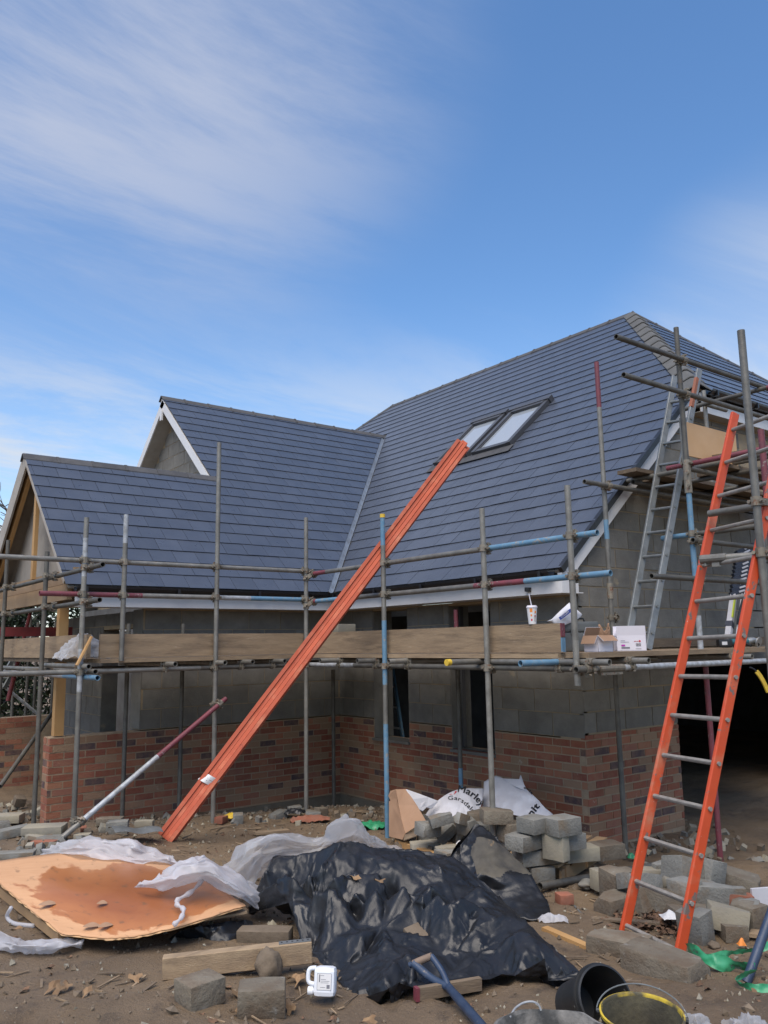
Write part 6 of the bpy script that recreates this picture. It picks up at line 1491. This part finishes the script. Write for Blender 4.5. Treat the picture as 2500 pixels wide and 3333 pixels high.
# jerry can on its side
jc = gnd(*zD(485, 1452), .0); Rj = rotz(YAW + math.radians(-8)) @ eul(math.radians(-14), 0, 0)
jt = thing('jerry_can', 'white plastic jerry can lying on its side on the mud', 'can', jc)
def jm(p): return jc + V((0, 0, .068)) + Rj @ (V(p) * .87)
me_ = rblock((.103, .074, .127), .018, 0, 6, 3); o = bpy.data.objects.new('body', me_); me_.materials.append(M['canwhite']); COL.objects.link(o); o.parent = jt; o.matrix_local = Matrix.Translation(V((0, 0, .068)) + Rj @ V((.016, 0, 0))) @ Rj.to_4x4(); BASE[o.name] = jc; jbody = o
m_ = MB(); m_.path([spl([jm((-.035, 0, .062)), jm((-.070, 0, .055)), jm((-.078, 0, .025)), jm((-.072, 0, -.008)), jm((-.035, 0, -.018))], i / 16) for i in range(17)], .0105, 10); part('handle', m_, M['canwhite'], jt, smooth='all')
m_ = MB(); m_.cyl(jm((-.03, 0, -.048)), jm((-.048, 0, -.048)), .0145, n=14); part('neck', m_, M['canwhite'], jt, smooth=True)
m_ = MB(); m_.cyl(jm((-.046, 0, -.048)), jm((-.074, 0, -.048)), .019, n=16); part('cap', m_, M['canwhite'], jt, smooth=True)
m_ = MB(); m_.add([jm((x, -.0438, z)) for x, z in ((-.018, -.038), (.060, -.038), (.060, .042), (-.018, .042))], [(0, 1, 2, 3)]); lb_ = part('can_label', m_, M['paper'], jt)
m_ = MB()
for x0, x1, z0, z1 in ((-.018, .06, .0405, .042), (-.018, .06, -.038, -.0365), (-.018, -.0165, -.038, .042), (.0585, .06, -.038, .042), (-.008, -.002, .0, .036), (.002, .03, .012, .014), (.002, .05, .004, .006), (.002, .045, -.004, -.002), (.035, .052, -.03, -.012), (0, .02, .03, .032), (0, .028, -.026, -.024)):
    m_.add([jm((x, -.0444, z)) for x, z in ((x0, z0), (x1, z0), (x1, z1), (x0, z1))], [(0, 1, 2, 3)])
part('label_print', m_, M['inkgrey'], lb_, kind='stuff', fixn=False)
# crumpled clear bags at the bottom right
for px, py, sx, lb in ((2262, 3352, .11, 'crumpled clear plastic bag right of the yellow rimmed bucket'), (2440, 3360, .14, 'crumpled clear plastic bag in the bottom right corner')):
    c = gnd(px, py, .0); mb = MB(); mb.grid(lambda u, v: c + rotz(YAW) @ V(((u - .5) * sx * 1.3, (v - .5) * sx, .055 * math.sin(3.14 * u) * math.sin(3.14 * v))), 30, 24); crumple(mb, .03, 16, px); solo('plastic_bag', mb, M['poly'], lb, 'plastic bag', smooth='all')

# ================================================================ things on the deck
ZD = ZB + .027
def carton(label, c, yaw, sx, sy, sz, flaps, mo, mi_, name='carton'):
    """open box; flaps = angle of each flap from vertical outwards: front, right, back, left"""
    c = V(c); R = rotz(YAW + math.radians(yaw)); t = .004; th = thing(name, label, 'carton', c)
    W = lambda p: c + R @ V(p)
    def pan(nm, pts, n):
        m_ = MB(); P = [W(p) for p in pts]; nn = (R @ V(n)); m_.prism(P, nn * -t, 0)
        m_.m = [0, 1] + [0] * (len(m_.f) - 2); return part(nm, m_, [M[mo], M[mi_]], th)
    hx, hy = sx / 2, sy / 2
    ps = {}
    ps['f'] = pan('panel', [(-hx, -hy, 0), (hx, -hy, 0), (hx, -hy, sz), (-hx, -hy, sz)], (0, -1, 0)); ps['r'] = pan('panel', [(hx, -hy, 0), (hx, hy, 0), (hx, hy, sz), (hx, -hy, sz)], (1, 0, 0))
    ps['b'] = pan('panel', [(hx, hy, 0), (-hx, hy, 0), (-hx, hy, sz), (hx, hy, sz)], (0, 1, 0)); ps['l'] = pan('panel', [(-hx, hy, 0), (-hx, -hy, 0), (-hx, -hy, sz), (-hx, hy, sz)], (-1, 0, 0))
    pan('base', [(-hx, -hy, 0.002), (hx, -hy, 0.002), (hx, hy, 0.002), (-hx, hy, 0.002)], (0, 0, -1))
    fl = min(sx, sy) * .48
    for k, (a, b, n) in {'f': ((-hx, -hy), (hx, -hy), (0, -1)), 'r': ((hx, -hy), (hx, hy), (1, 0)), 'b': ((hx, hy), (-hx, hy), (0, 1)), 'l': ((-hx, hy), (-hx, -hy), (-1, 0))}.items():
        an = math.radians(flaps[k]); dz, do = math.cos(an) * fl, math.sin(an) * fl
        pts = [(a[0], a[1], sz), (b[0], b[1], sz), (b[0] * .97 + n[0] * do, b[1] * .97 + n[1] * do, sz + dz), (a[0] * .97 + n[0] * do, a[1] * .97 + n[1] * do, sz + dz)]
        pan('flap', pts, (n[0] * math.cos(an), n[1] * math.cos(an), -math.sin(an)))
    return th, W
c1 = onp(1950, 2133, 1, -5.10); c1.z = ZD
cA, WA = carton('white carton with brown inner flaps folded out on the deck edge', c1, 32, .165, .15, .125, {'f': 128, 'r': 120, 'b': -20, 'l': 150}, 'whitebox', 'card')
c2 = onp(2052, 2132, 1, -5.08); c2.z = ZD
cB, WB = carton('white printed paper carton standing open on the deck edge', c2, -6, .235, .16, .125, {'f': 8, 'r': -6, 'b': 5, 'l': -30}, 'whitebox', 'whitebox')
def decal(W, pts, mt, par, name): m_ = MB(); m_.add([W(p) for p in pts], [tuple(range(len(pts)))]); return part(name, m_, M[mt], par, fixn=False)
fy = -.0825
def rect(x0, x1, z0, z1, y=fy): return [(x0, y, z0), (x1, y, z0), (x1, y, z1), (x0, y, z1)]
decal(WB, rect(-.082, -.052, .038, .052), 'inkmag', cB, 'print'); decal(WB, rect(-.082, -.015, .020, .032), 'inkgrey', cB, 'print')
bc_ = MB()
for i in range(12): x = .035 + i * .0034; bc_.add([WB(p) for p in rect(x, x + .0012 + .001 * (i % 3 == 0), .036, .062)], [(0, 1, 2, 3)])
part('barcode', bc_, M['ink'], cB, kind='stuff', fixn=False)
vs_, fs, w_ = txt('xerox'); vs_, fs = bold(vs_, fs, .03); m_ = MB(); m_.add([WB((.020 + x / w_ * .036, fy, .073 + y / w_ * .036)) for x, y in vs_], fs); part('lettering', m_, M['inkred'], cB, kind='stuff', fixn=False)
m_ = MB(); m_.add([WB((.066 + .008 * math.cos(2 * math.pi * i / 16), fy, .078 + .008 * math.sin(2 * math.pi * i / 16))) for i in range(16)], [tuple(range(16))]); part('logo', m_, M['inkred'], cB, fixn=False)
for i in range(5):
    z = .018 + i * .022; m_ = MB()
    P = [(.1185, -.055 + t * .10, z + .018 * math.sin(t * 3.14)) for t in [k / 8 for k in range(9)]]; m_.add([WB(p) for p in P] + [WB((p[0], p[1], p[2] + .010)) for p in P], [(k, k + 1, k + 10, k + 9) for k in range(8)]); part('chevron', m_, M['inkmag'], cB, fixn=False)
for z, x0, x1 in ((.082, -.086, -.05), (.070, -.086, -.02), (.016, .03, .075)): decal(WB, rect(x0, x1, z, z + .003), 'inkgrey', cB, 'print_line')
decal(WA, [(.0835, -.05, .085), (.0835, -.02, .085), (.0835, -.02, .092), (.0835, -.05, .092)], 'inkgrey', cA, 'print_line'); decal(WA, [(.0835, -.05, .072), (.0835, -.012, .072), (.0835, -.012, .079), (.0835, -.05, .079)], 'inkgrey', cA, 'print_line')
# brown paper bag
pb_ = at(1948, 2075, 7.1); pb_.z = ZD; m_ = MB()
def bagf(u, v):
    a = u * 2 * math.pi; r = V((math.cos(a) * .105, math.sin(a) * .07, 0)); h = .19 + .03 * math.sin(a * 3 + 1) + .02 * math.sin(a * 7); return pb_ + rotz(YAW) @ (r * (1 - .06 * v + .03 * math.sin(a * 5) * v)) + V((0, 0, h * v))
m_.grid(bagf, 40, 14); crumple(m_, .012, 16, 3); o = solo('paper_bag', m_, M['card'], 'crumpled brown paper bag torn open behind the cartons', 'paper bag', smooth='all'); s_ = o.modifiers.new('s', 'SOLIDIFY'); s_.thickness = .002
# dark grey case behind the near standard
gc = at(1880, 2080, 6.95); gc.z = ZD; gb = thing('tool_case', 'dark grey plastic tool case behind the corner standard on the deck', 'tool case', gc)
Rg = rotz(YAW + .15)
for nm, dz, sz_, mt in (('lower_shell', .08, (.30, .2, .16), 'greybox'), ('lid', .205, (.31, .21, .085), 'greybox')):
    me_ = rblock(sz_, .014, 0, 5, 2); me_.materials.append(M[mt]); o = bpy.data.objects.new(nm, me_); COL.objects.link(o); o.parent = gb; o.matrix_local = Matrix.Translation((0, 0, dz)) @ Rg.to_4x4(); BASE[o.name] = gc
m_ = MB()
for sx in (-.08, .08): m_.box(gc + Rg @ V((sx, -.108, .165)), (.035, .012, .05), Rg)
part('latch', MB().box(gc + Rg @ V((-.08, -.108, .165)), (.035, .012, .05), Rg), M['greybox'], gb); part('latch', MB().box(gc + Rg @ V((.08, -.108, .165)), (.035, .012, .05), Rg), M['greybox'], gb)
m_ = MB(); m_.path([gc + Rg @ V((x, 0, z)) for x, z in ((-.07, .245), (-.06, .275), (.06, .275), (.07, .245))], .008, 8); part('handle', m_, M['toolblk'], gb, smooth=True)
# white sack with a blue band leaning on the case
cs = thing('sack', 'white sack with dark blue lettered band leaning on the tool case', 'sack', at(1840, 2030, 6.85))
zH = Z2(1680, 1900, 3.456)
S3 = lambda px, py, off=0.0: at(px, py, 6.85 + .10 * (px - 1840) / 50 - .06 * ((py - 2000) / 40) - off)
Rw = [[V((*zH(x, y), 0)) for x, y in r] for r in ([(600, 212), (640, 250), (745, 345)], [(500, 300), (600, 310), (720, 380)], [(385, 415), (510, 470), (640, 430)])]; f3 = patch(Rw)
m_ = MB(); m_.grid(lambda u, v: (lambda q: S3(q.x, q.y, .02 * noise.noise((q.x * .05, q.y * .05, 1)) + .05 * math.sin(3.14 * u) * math.sin(3.14 * v)))(f3(u, v)), 24, 18); o = part('sheet', m_, M['wprint'], cs, smooth='all'); s_ = o.modifiers.new('s', 'SOLIDIFY'); s_.thickness = .05; s_.offset = -1
m_ = MB(); m_.add([S3(*zH(x, y), .085) for x, y in ((478, 380), (608, 280), (628, 312), (500, 410))], [(0, 1, 2, 3)]); bd = part('blue_band', m_, M['inkblue'], cs, fixn=False)
lettering(cs, 'CULLEN', [zH(512, 386), zH(552, 354), zH(596, 320)], 9.5, lambda x, y: S3(x, y, .089), 'paper', bld=.03)
# drink cup on the toe board
cu = onp(1733, 2022, 0, RP + .02); cu.z = 1.997; ct = thing('drink_cup', 'white paper drink cup with straw standing on the toe board', 'cup', cu)
m_ = MB(); m_.lathe([(0, 0), (.030, 0), (.042, .135), (0, .135)], Matrix.Translation(cu), 28); part('cup', m_, M['paper'], ct, smooth=True)
m_ = MB(); m_.lathe([(.045, .130), (.046, .138), (.040, .142), (.038, .150), (0, .150)], Matrix.Translation(cu), 28); part('lid', m_, M['whitebox'], ct, smooth=True)
m_ = MB(); m_.path([cu + V((0, 0, .14)), cu + V((0, 0, .14)) - AX[0] * .018 + V((0, 0, .105))], .004, 8); part('straw', m_, M['whitebox'], ct, smooth=True)
vdir = (CAM - cu); vdir.z = 0; vdir.normalize(); sd_ = V((0, 0, 1)).cross(vdir)
def cupm(a0, a1, z0, z1, mt, nm):
    m_ = MB(); n = 6; P = []
    for z in (z0, z1):
        r = .030 + .012 * z / .135 + .0008
        for i in range(n + 1): a = a0 + (a1 - a0) * i / n; P.append(cu + (vdir * math.cos(a) + sd_ * math.sin(a)) * r + V((0, 0, z)))
    m_.add(P, [(i, i + 1, n + 2 + i, n + 1 + i) for i in range(n)]); part(nm, m_, M[mt], ct, fixn=False)
cupm(-.45, .1, .095, .125, 'inkorange', 'mark'); cupm(-.35, .0, .062, .078, 'inkorange', 'mark'); cupm(-.3, .05, .026, .042, 'inkred', 'mark'); cupm(.55, .95, .085, .105, 'inkorange', 'mark'); cupm(.6, .75, .02, .07, 'ink', 'mark'); cupm(.5, .9, .06, .07, 'inkred', 'mark')
# pale blocks stacked on the left deck
for i, (px, py, sz_, lb) in enumerate(((1130, 2052, (.30, .18, .06), 'pale block on the deck, bottom of the small stack'), (1112, 2030, (.30, .18, .075), 'pale block on the deck, top of the small stack'))):
    p = onp(px, py, 0, -1.10); p.z = ZD + .06 + i * .10 + .05; BC[0] += 1; put('concrete_block', rblock((.25, .19, .09), .006, .002, 3, BC[0]), 'ygstone', p + V((0, 0, .06)), rotz(.0 + .08 * i), lb, 'block', 'blocks on the deck')
p = onp(1125, 2050, 0, -1.10); BC[0] += 1; put('concrete_block', rblock((.27, .2, .16), .006, .002, 3, BC[0]), 'loose', V((p.x, p.y, ZD + .08)), rotz(0), 'grey block under the pale stack on the deck', 'block', 'blocks on the deck')
# clear sheeting bunched at the left deck end
m_ = MB(); c = onp(270, 2085, 1, -1.1); m_.grid(lambda u, v: V((c.x + (u - .5) * .45, c.y + (v - .5) * .4, ZD + .22 * math.sin(3.1 * u) * math.sin(3.1 * v))), 30, 26); crumple(m_, .05, 9, 2); solo('plastic_sheet', m_, M['poly'], 'clear sheeting bunched behind the left toe board', 'plastic sheet', smooth='all')
# telescopic ladder
tl = thing('telescopic_ladder', 'folded telescopic ladder with navy collars standing on the gable deck', 'ladder', onp(2370, 2095, 1, -4.75))
zI = Z2(2200, 1700, 3.687)
fL, fR = onp(*zI(625, 1400), 1, -4.72), onp(*zI(760, 1390), 1, -4.80); tL, tR = onp(*zI(770, 300), 1, -4.60), onp(*zI(910, 230), 1, -4.68)
zf = ZD
for f, t, nm in ((fL, tL, 'l'), (fR, tR, 'r')):
    d = (t - f).normalized(); b = f + d * ((zf - f.z) / d.z)
    m_ = MB(); m_.bar(b, f.lerp(t, .46), .055, .055); part('leg_tube', m_, M['wprint'], tl)
    m_ = MB(); m_.box(b + V((0, 0, .02)), (.07, .07, .04)); part('foot', m_, M['toolblk'], tl)
    m_ = MB(); m_.bar(f.lerp(t, .12), f.lerp(t, .17), .07, .07); part('collar', m_, M['navy'], tl)
    if nm == 'l': m_ = MB(); m_.bar(f.lerp(t, .22) + V((-.02, -.03, 0)), f.lerp(t, .44) + V((-.02, -.03, 0)), .012, .03); part('sticker', m_, M['lime'], tl)
for i in range(12):
    k = .48 + i * .043; a, b = fL.lerp(tL, k), fR.lerp(tR, k); d = (b - a).normalized(); m_ = MB(); m_.bar(a - d * .04, b + d * .04, .075, .036); o = part('collar', m_, M['navy'], tl)
    m_ = MB(); m_.bar(a.lerp(b, .25) + V((-.02, -.035, .004)), a.lerp(b, .75) + V((-.02, -.035, .004)), .02, .018); part('rung', m_, M['wprint'], tl)
m_ = MB(); sp3 = [fL.lerp(fR, .45).lerp(tL.lerp(tR, .45), k) + V((-.03 * math.sin(k * 9), -.05, 0)) for k in (.14, .22, .32, .40, .46)]
for a, b in zip(sp3, sp3[1:]): m_.bar(a, b, .006, .045, (1, 0, 0))
part('strap', m_, M['toolblk'], tl)
# cordless grinder
gp = onp(2350, 2122, 1, -5.0); gp.z = ZD; gq = onp(2470, 2118, 1, -5.05); gq.z = ZD; gr = thing('angle_grinder', 'teal and black cordless grinder lying on the gable deck', 'power tool', gp)
d = V((.80, -.60, 0)).normalized(); q = lambda t, u=0, z=0: gp + d * t + V((-d.y, d.x, 0)) * u + V((0, 0, z))
me_ = rblock((.13, .08, .075), .012, 0, 4, 1); me_.materials.append(M['toolblk']); o = bpy.data.objects.new('battery', me_); COL.objects.link(o); o.parent = gr; o.matrix_local = Matrix.Translation(d * .03 + V((0, 0, .045))) @ frame(d).to_4x4(); BASE[o.name] = gp
m_ = MB(); m_.add([q(-.01, -.042, .03), q(.04, -.042, .03), q(.04, -.042, .06), q(-.01, -.042, .06)], [(0, 1, 2, 3)]); part('battery_label', m_, M['paper'], gr, fixn=False)
m_ = MB(); m_.path([q(.08, 0, .055), q(.13, 0, .06), q(.2, 0, .06), q(.26, 0, .062)], [.03, .026, .030, .034], 14); part('body', m_, M['teal'], gr, smooth=True)
m_ = MB(); m_.path([q(.25, 0, .062), q(.30, 0, .064), q(.345, 0, .062)], [.034, .036, .022], 14); part('gear_head', m_, M['toolgrey'], gr, smooth=True)
m_ = MB(); m_.cyl(q(.32, -.02, .05), q(.32, -.05, .025), .02, n=12); part('spindle', m_, M['toolblk'], gr, smooth=True)
m_ = MB(); c = q(.33, -.04, .052); m_.cyl(c, c + V((0, -.012, -.004)), .05, n=24); part('guard', m_, M['toolgrey'], gr, smooth=True)
m_ = MB(); m_.cyl(q(.2, -.02, .045), q(.24, -.09, .02), .014, n=10); part('side_handle', m_, M['toolblk'], gr, smooth=True)
# blue stepladder inside the first window
bs = thing('stepladder', 'blue ladder leaning inside the first window opening', 'ladder', (1.0, -1.2, 0))
for dy in (0, .36):
    a, b = onp(1322, 2410, 0, .55) + V((0, dy, -.3)), onp(1272, 2190, 0, .75) + V((0, dy, .25)); m_ = MB(); m_.bar(a, b, .03, .075); part('stile', m_, M['tubeblue'], bs)
for k in range(5): m_ = MB(); p = a.lerp(b, .12 + .19 * k); m_.bar(p - V((0, .36, 0)), p, .05, .02); part('rung', m_, M['tubewhite'], bs)

# ================================================================ trees and hedge behind, small ground litter
def bare_tree(base, h, seed, label, spread=.5):
    random.seed(seed); th = thing('bare_tree', label, 'tree', base); tr, crw = MB(), MB(); 
    def grow(p, d, L, r, lev):
        n = 4; pts = [p]; q = p; dd = d
        for i in range(n): dd = (dd + V((random.uniform(-.16, .16), random.uniform(-.16, .16), random.uniform(-.04, .1)))).normalized(); q = q + dd * L / n; pts.append(q)
        (tr if lev == 0 else crw).path(pts, [r * (1 - .55 * i / n) for i in range(n + 1)], 6 if lev < 2 else 4, cap=False)
        if lev >= 5: return
        for k in range(4 if lev < 3 else 3):
            t = random.uniform(.35, 1); s_ = pts[min(n, int(t * n))]; a = random.uniform(0, 6.28); out = V((math.cos(a), math.sin(a), random.uniform(-.15, .7))).normalized()
            grow(s_, (dd * .45 + out * .8).normalized(), L * random.uniform(.52, .74), r * .56, lev + 1)
    grow(V(base), V((0, 0, 1)), h * .42, h * .022, 0)
    part('trunk', tr, M['bark'], th, smooth='all'); part('crown', crw, M['bark'], th, kind='stuff', fixn=False)
b1 = CAM + ray(10, 2000) * 21; bare_tree((b1.x, b1.y, 0), 8.6, 5, 'bare winter tree standing beyond the low wing at the left edge')
b2 = CAM + ray(-260, 2000) * 27; bare_tree((b2.x, b2.y, 0), 8.5, 9, 'bare winter tree farther back, just outside the left edge')
random.seed(3)
def hedge(cx_, cy_, sx, sy, h, label, n=5200):
    mb = MB()
    for i in range(n):
        a = random.uniform(0, 6.28); e = random.random() ** .5; z = random.random(); k = .75 + .35 * noise.noise((math.cos(a) * 2, math.sin(a) * 2, z * 3))
        p = V((cx_ + math.cos(a) * e * sx * k * (1.1 - .4 * z), cy_ + math.sin(a) * e * sy * k, .1 + z * h * (.8 + .3 * noise.noise((a, e, 1)))))
        d1 = V((random.uniform(-1, 1), random.uniform(-1, 1), random.uniform(-1, 1))).normalized() * .095; d2 = V((random.uniform(-1, 1), random.uniform(-1, 1), random.uniform(-1, 1))).normalized() * .075
        mb.add([p, p + d1 + d2 * .5, p + d1 * 2, p + d1 - d2 * .5], [(0, 1, 2, 3)])
    th = thing('shrub', label, 'shrub', (cx_, cy_, .0)); part('foliage', mb, M['hedge'], th, kind='stuff', fixn=False)
    tk = MB()
    for k in range(5): tk.path([(cx_ + .3 * (k - 2), cy_, 0), (cx_ + .45 * (k - 2), cy_, h * .45), (cx_ + .6 * (k - 2), cy_ + .1, h * .8)], [.04, .03, .015], 6)
    part('stem', tk, M['bark'], th, kind='stuff')
hedge(-3.0, 8.6, 2.4, 1.0, 4.0, 'dark evergreen shrub behind the open porch', 9000); hedge(-6.3, 9.0, 2.2, 1.0, 3.6, 'dark evergreen shrub at far left beyond the porch', 8000); hedge(-.2, 9.6, 1.6, .9, 3.6, 'dark evergreen shrub behind the wing, right of the others', 4000)

# litter: gravel, clods, leaves
random.seed(21)
gv = MB(); OCT = [(1, 0, 0), (-1, 0, 0), (0, 1, 0), (0, -1, 0), (0, 0, 1), (0, 0, -1)]; OF = [(0, 2, 4), (2, 1, 4), (1, 3, 4), (3, 0, 4), (2, 0, 5), (1, 2, 5), (3, 1, 5), (0, 3, 5)]
for i in range(7000):
    if i < 4800: x, y = random.uniform(-6.5, -.6), random.uniform(-8, -.3)
    else:
        t = random.random(); x, y = (random.uniform(-4.5, -.1), -.15 - abs(random.gauss(0, .5))) if t < .5 else (-.15 - abs(random.gauss(0, .7)), random.uniform(-4.5, 0)) if t < .8 else (random.uniform(-6, -3.8), random.uniform(-2.2, 3))
    s_ = min(.05, .006 + random.expovariate(1 / (.006 if i < 4800 else .012))); R = eul(random.random() * 6, random.random() * 6, random.random() * 6)
    c = V((x, y, gh(x, y) + s_ * .25)); sc_ = (s_, s_ * random.uniform(.6, 1), s_ * random.uniform(.4, .8))
    gv.add([c + R @ V((a * sc_[0], b * sc_[1], d_ * sc_[2])) for a, b, d_ in OCT], OF, 0 if random.random() < .72 else 1)
o = struct('gravel', gv, [M['stone'], M['ygstone']], kind='stuff', label='loose stones and clods scattered over the mud')
def leafmesh(sz):
    n = 14; P = []
    for i in range(n):
        t = i / n * 2 * math.pi; r = sz * (.5 + .16 * math.cos(5 * t)) ; P.append(V((math.cos(t) * r * 1.25, math.sin(t) * r * .7, .18 * sz * math.sin(t * 2))))
    m_ = MB(); m_.add([V((0, 0, .0))] + P, [(0, i + 1, (i + 1) % n + 1) for i in range(n)]); return m_
lt = MB()
def addleaf(x, y, s_, h=.0):
    l_ = leafmesh(s_); R = eul(random.uniform(-.6, .6), random.uniform(-.6, .6), random.random() * 6.28); c = V((x, y, gh(x, y) + .008 + h)); lt.add([c + R @ p for p in l_.v], l_.f)
for i in range(420):
    p = gnd(random.gauss(2150, 70), random.gauss(2990, 28)); addleaf(p.x, p.y, random.uniform(.025, .05), random.uniform(0, .03))
for i in range(260): addleaf(random.uniform(-6, -1), random.uniform(-7.5, -1.5), random.uniform(.02, .045))
struct('leaf_litter', lt, M['litter'], kind='stuff', label='drift of brown dead leaves round the ladder foot and over the mud')
LEAF = ['dry oak leaf on the mud at lower left, leftmost of a small cluster', 'dry oak leaf at lower left, rightmost of the cluster of three', 'dry oak leaf at lower left, nearest of the cluster of three', 'dry oak leaf just right of the small leaf cluster at lower left',
        'dry oak leaf alone on the mud left of the timber beam', 'dry oak leaf by the left edge under the plywood', 'dry oak leaf between the two square foreground blocks, upper one', 'dry oak leaf between the two square foreground blocks, lower one',
        'pale oak leaf right of the foreground block beside the can', 'pale oak leaf at the bottom edge in front of the tarpaulin', 'oak leaf below the green tape at lower right', 'oak leaf beside the orange ladder foot', 'dry leaf between the stone lump and the white can', 'dry leaf touching the stone lump under the beam']
lm = [mesh_of('oak_leaf', leafmesh(.075), M['leaf']), mesh_of('oak_leaf', leafmesh(.06), M['leaf'])]
for i, (px, py) in enumerate((zC(335, 1490), zC(435, 1470), zC(380, 1505), zC(555, 1520), zC(860, 1420), zC(105, 1120), zC(1510, 1525), zC(1525, 1640), zD(285, 1510), zD(780, 1605), zE(1590, 1530), zE(1010, 1180), zD(345, 1345), zD(300, 1330))):
    lb = LEAF[i]
    p = gnd(px, py, .012); o = bpy.data.objects.new('oak_leaf', lm[i % 2]); COL.objects.link(o); o.location = p; o.rotation_euler = (random.uniform(-.3, .3), random.uniform(-.3, .3), random.random() * 6.28); tag(o, lb, 'leaf', 'single oak leaves in the foreground')
for zx, zy, lb in ((690, 690, 'small dry leaf on top of the tarpaulin, left of two'), (850, 713, 'small dry leaf in the tarpaulin puddle, right of two')):
    p = onp(*zD(zx, zy), 2, .50); o = bpy.data.objects.new('oak_leaf', lm[1]); COL.objects.link(o); o.location = p; o.rotation_euler = (.1, .1, zx); tag(o, lb, 'leaf', 'leaves on the tarpaulin')
for i in range(40):
    px, py = random.choice(((70, 2650), (130, 2760), (60, 2720), (1150, 2655), (860, 2660), (2120, 2770), (2200, 2740))); px += random.gauss(0, 40); py += random.gauss(0, 12)
random.seed(77)
rbm = MB()
for i in range(300):
    px, py = random.choice(((60, 2660), (130, 2750), (70, 2700), (180, 2770), (1150, 2660), (860, 2665), (560, 2690), (2120, 2770), (2220, 2740), (2330, 2760), (2420, 2800), (2250, 2690), (2250, 2870), (2350, 2930), (2150, 2860), (2080, 2900), (2400, 3000), (1750, 2800), (1350, 2760), (1450, 2790), (40, 2640), (100, 2790))); p = gnd(px + random.gauss(0, 60), py + random.gauss(0, 16)); s_ = random.uniform(.03, .09)
    R = eul(random.random() * 6, random.random() * 6, random.random() * 6); q = [V((a, b, c)) * s_ * .5 + noise.noise_vector(V((a + i, b, c))) * s_ * .18 for a in (-1, 1) for b in (-.8, .8) for c in (-.6, .6)]
    rbm.add([p + V((0, 0, s_ * .2)) + R @ t for t in q], [(0,1,3,2),(4,6,7,5),(0,4,5,1),(2,3,7,6),(0,2,6,4),(1,5,7,3)], i % 3)
struct('rubble', rbm, [M['stone'], M['ygstone'], M['loose']], kind='stuff', label='broken stone and brick rubble along the foot of the walls')
random.seed(55)
dm = MB()
for i in range(170):
    px, py = random.choice(((600, 2760), (900, 2720), (1250, 2830), (2100, 2960), (1900, 2950), (300, 3200), (900, 3250), (2000, 3150), (150, 2700), (500, 2730))); p = gnd(px + random.gauss(0, 130), py + random.gauss(0, 40)); a = random.random() * 6.28; L = random.uniform(.03, .16)
    z = gh(p.x, p.y) + .008; d = V((math.cos(a), math.sin(a), random.uniform(-.1, .15))).normalized(); dm.bar(V((p.x, p.y, z)) - d * L / 2, V((p.x, p.y, z)) + d * L / 2, random.uniform(.004, .014), random.uniform(.003, .008), mi=i % 2)
struct('wood_debris', dm, [M['board'], M['boarddk']], kind='stuff', label='splinters and twigs trodden into the mud')
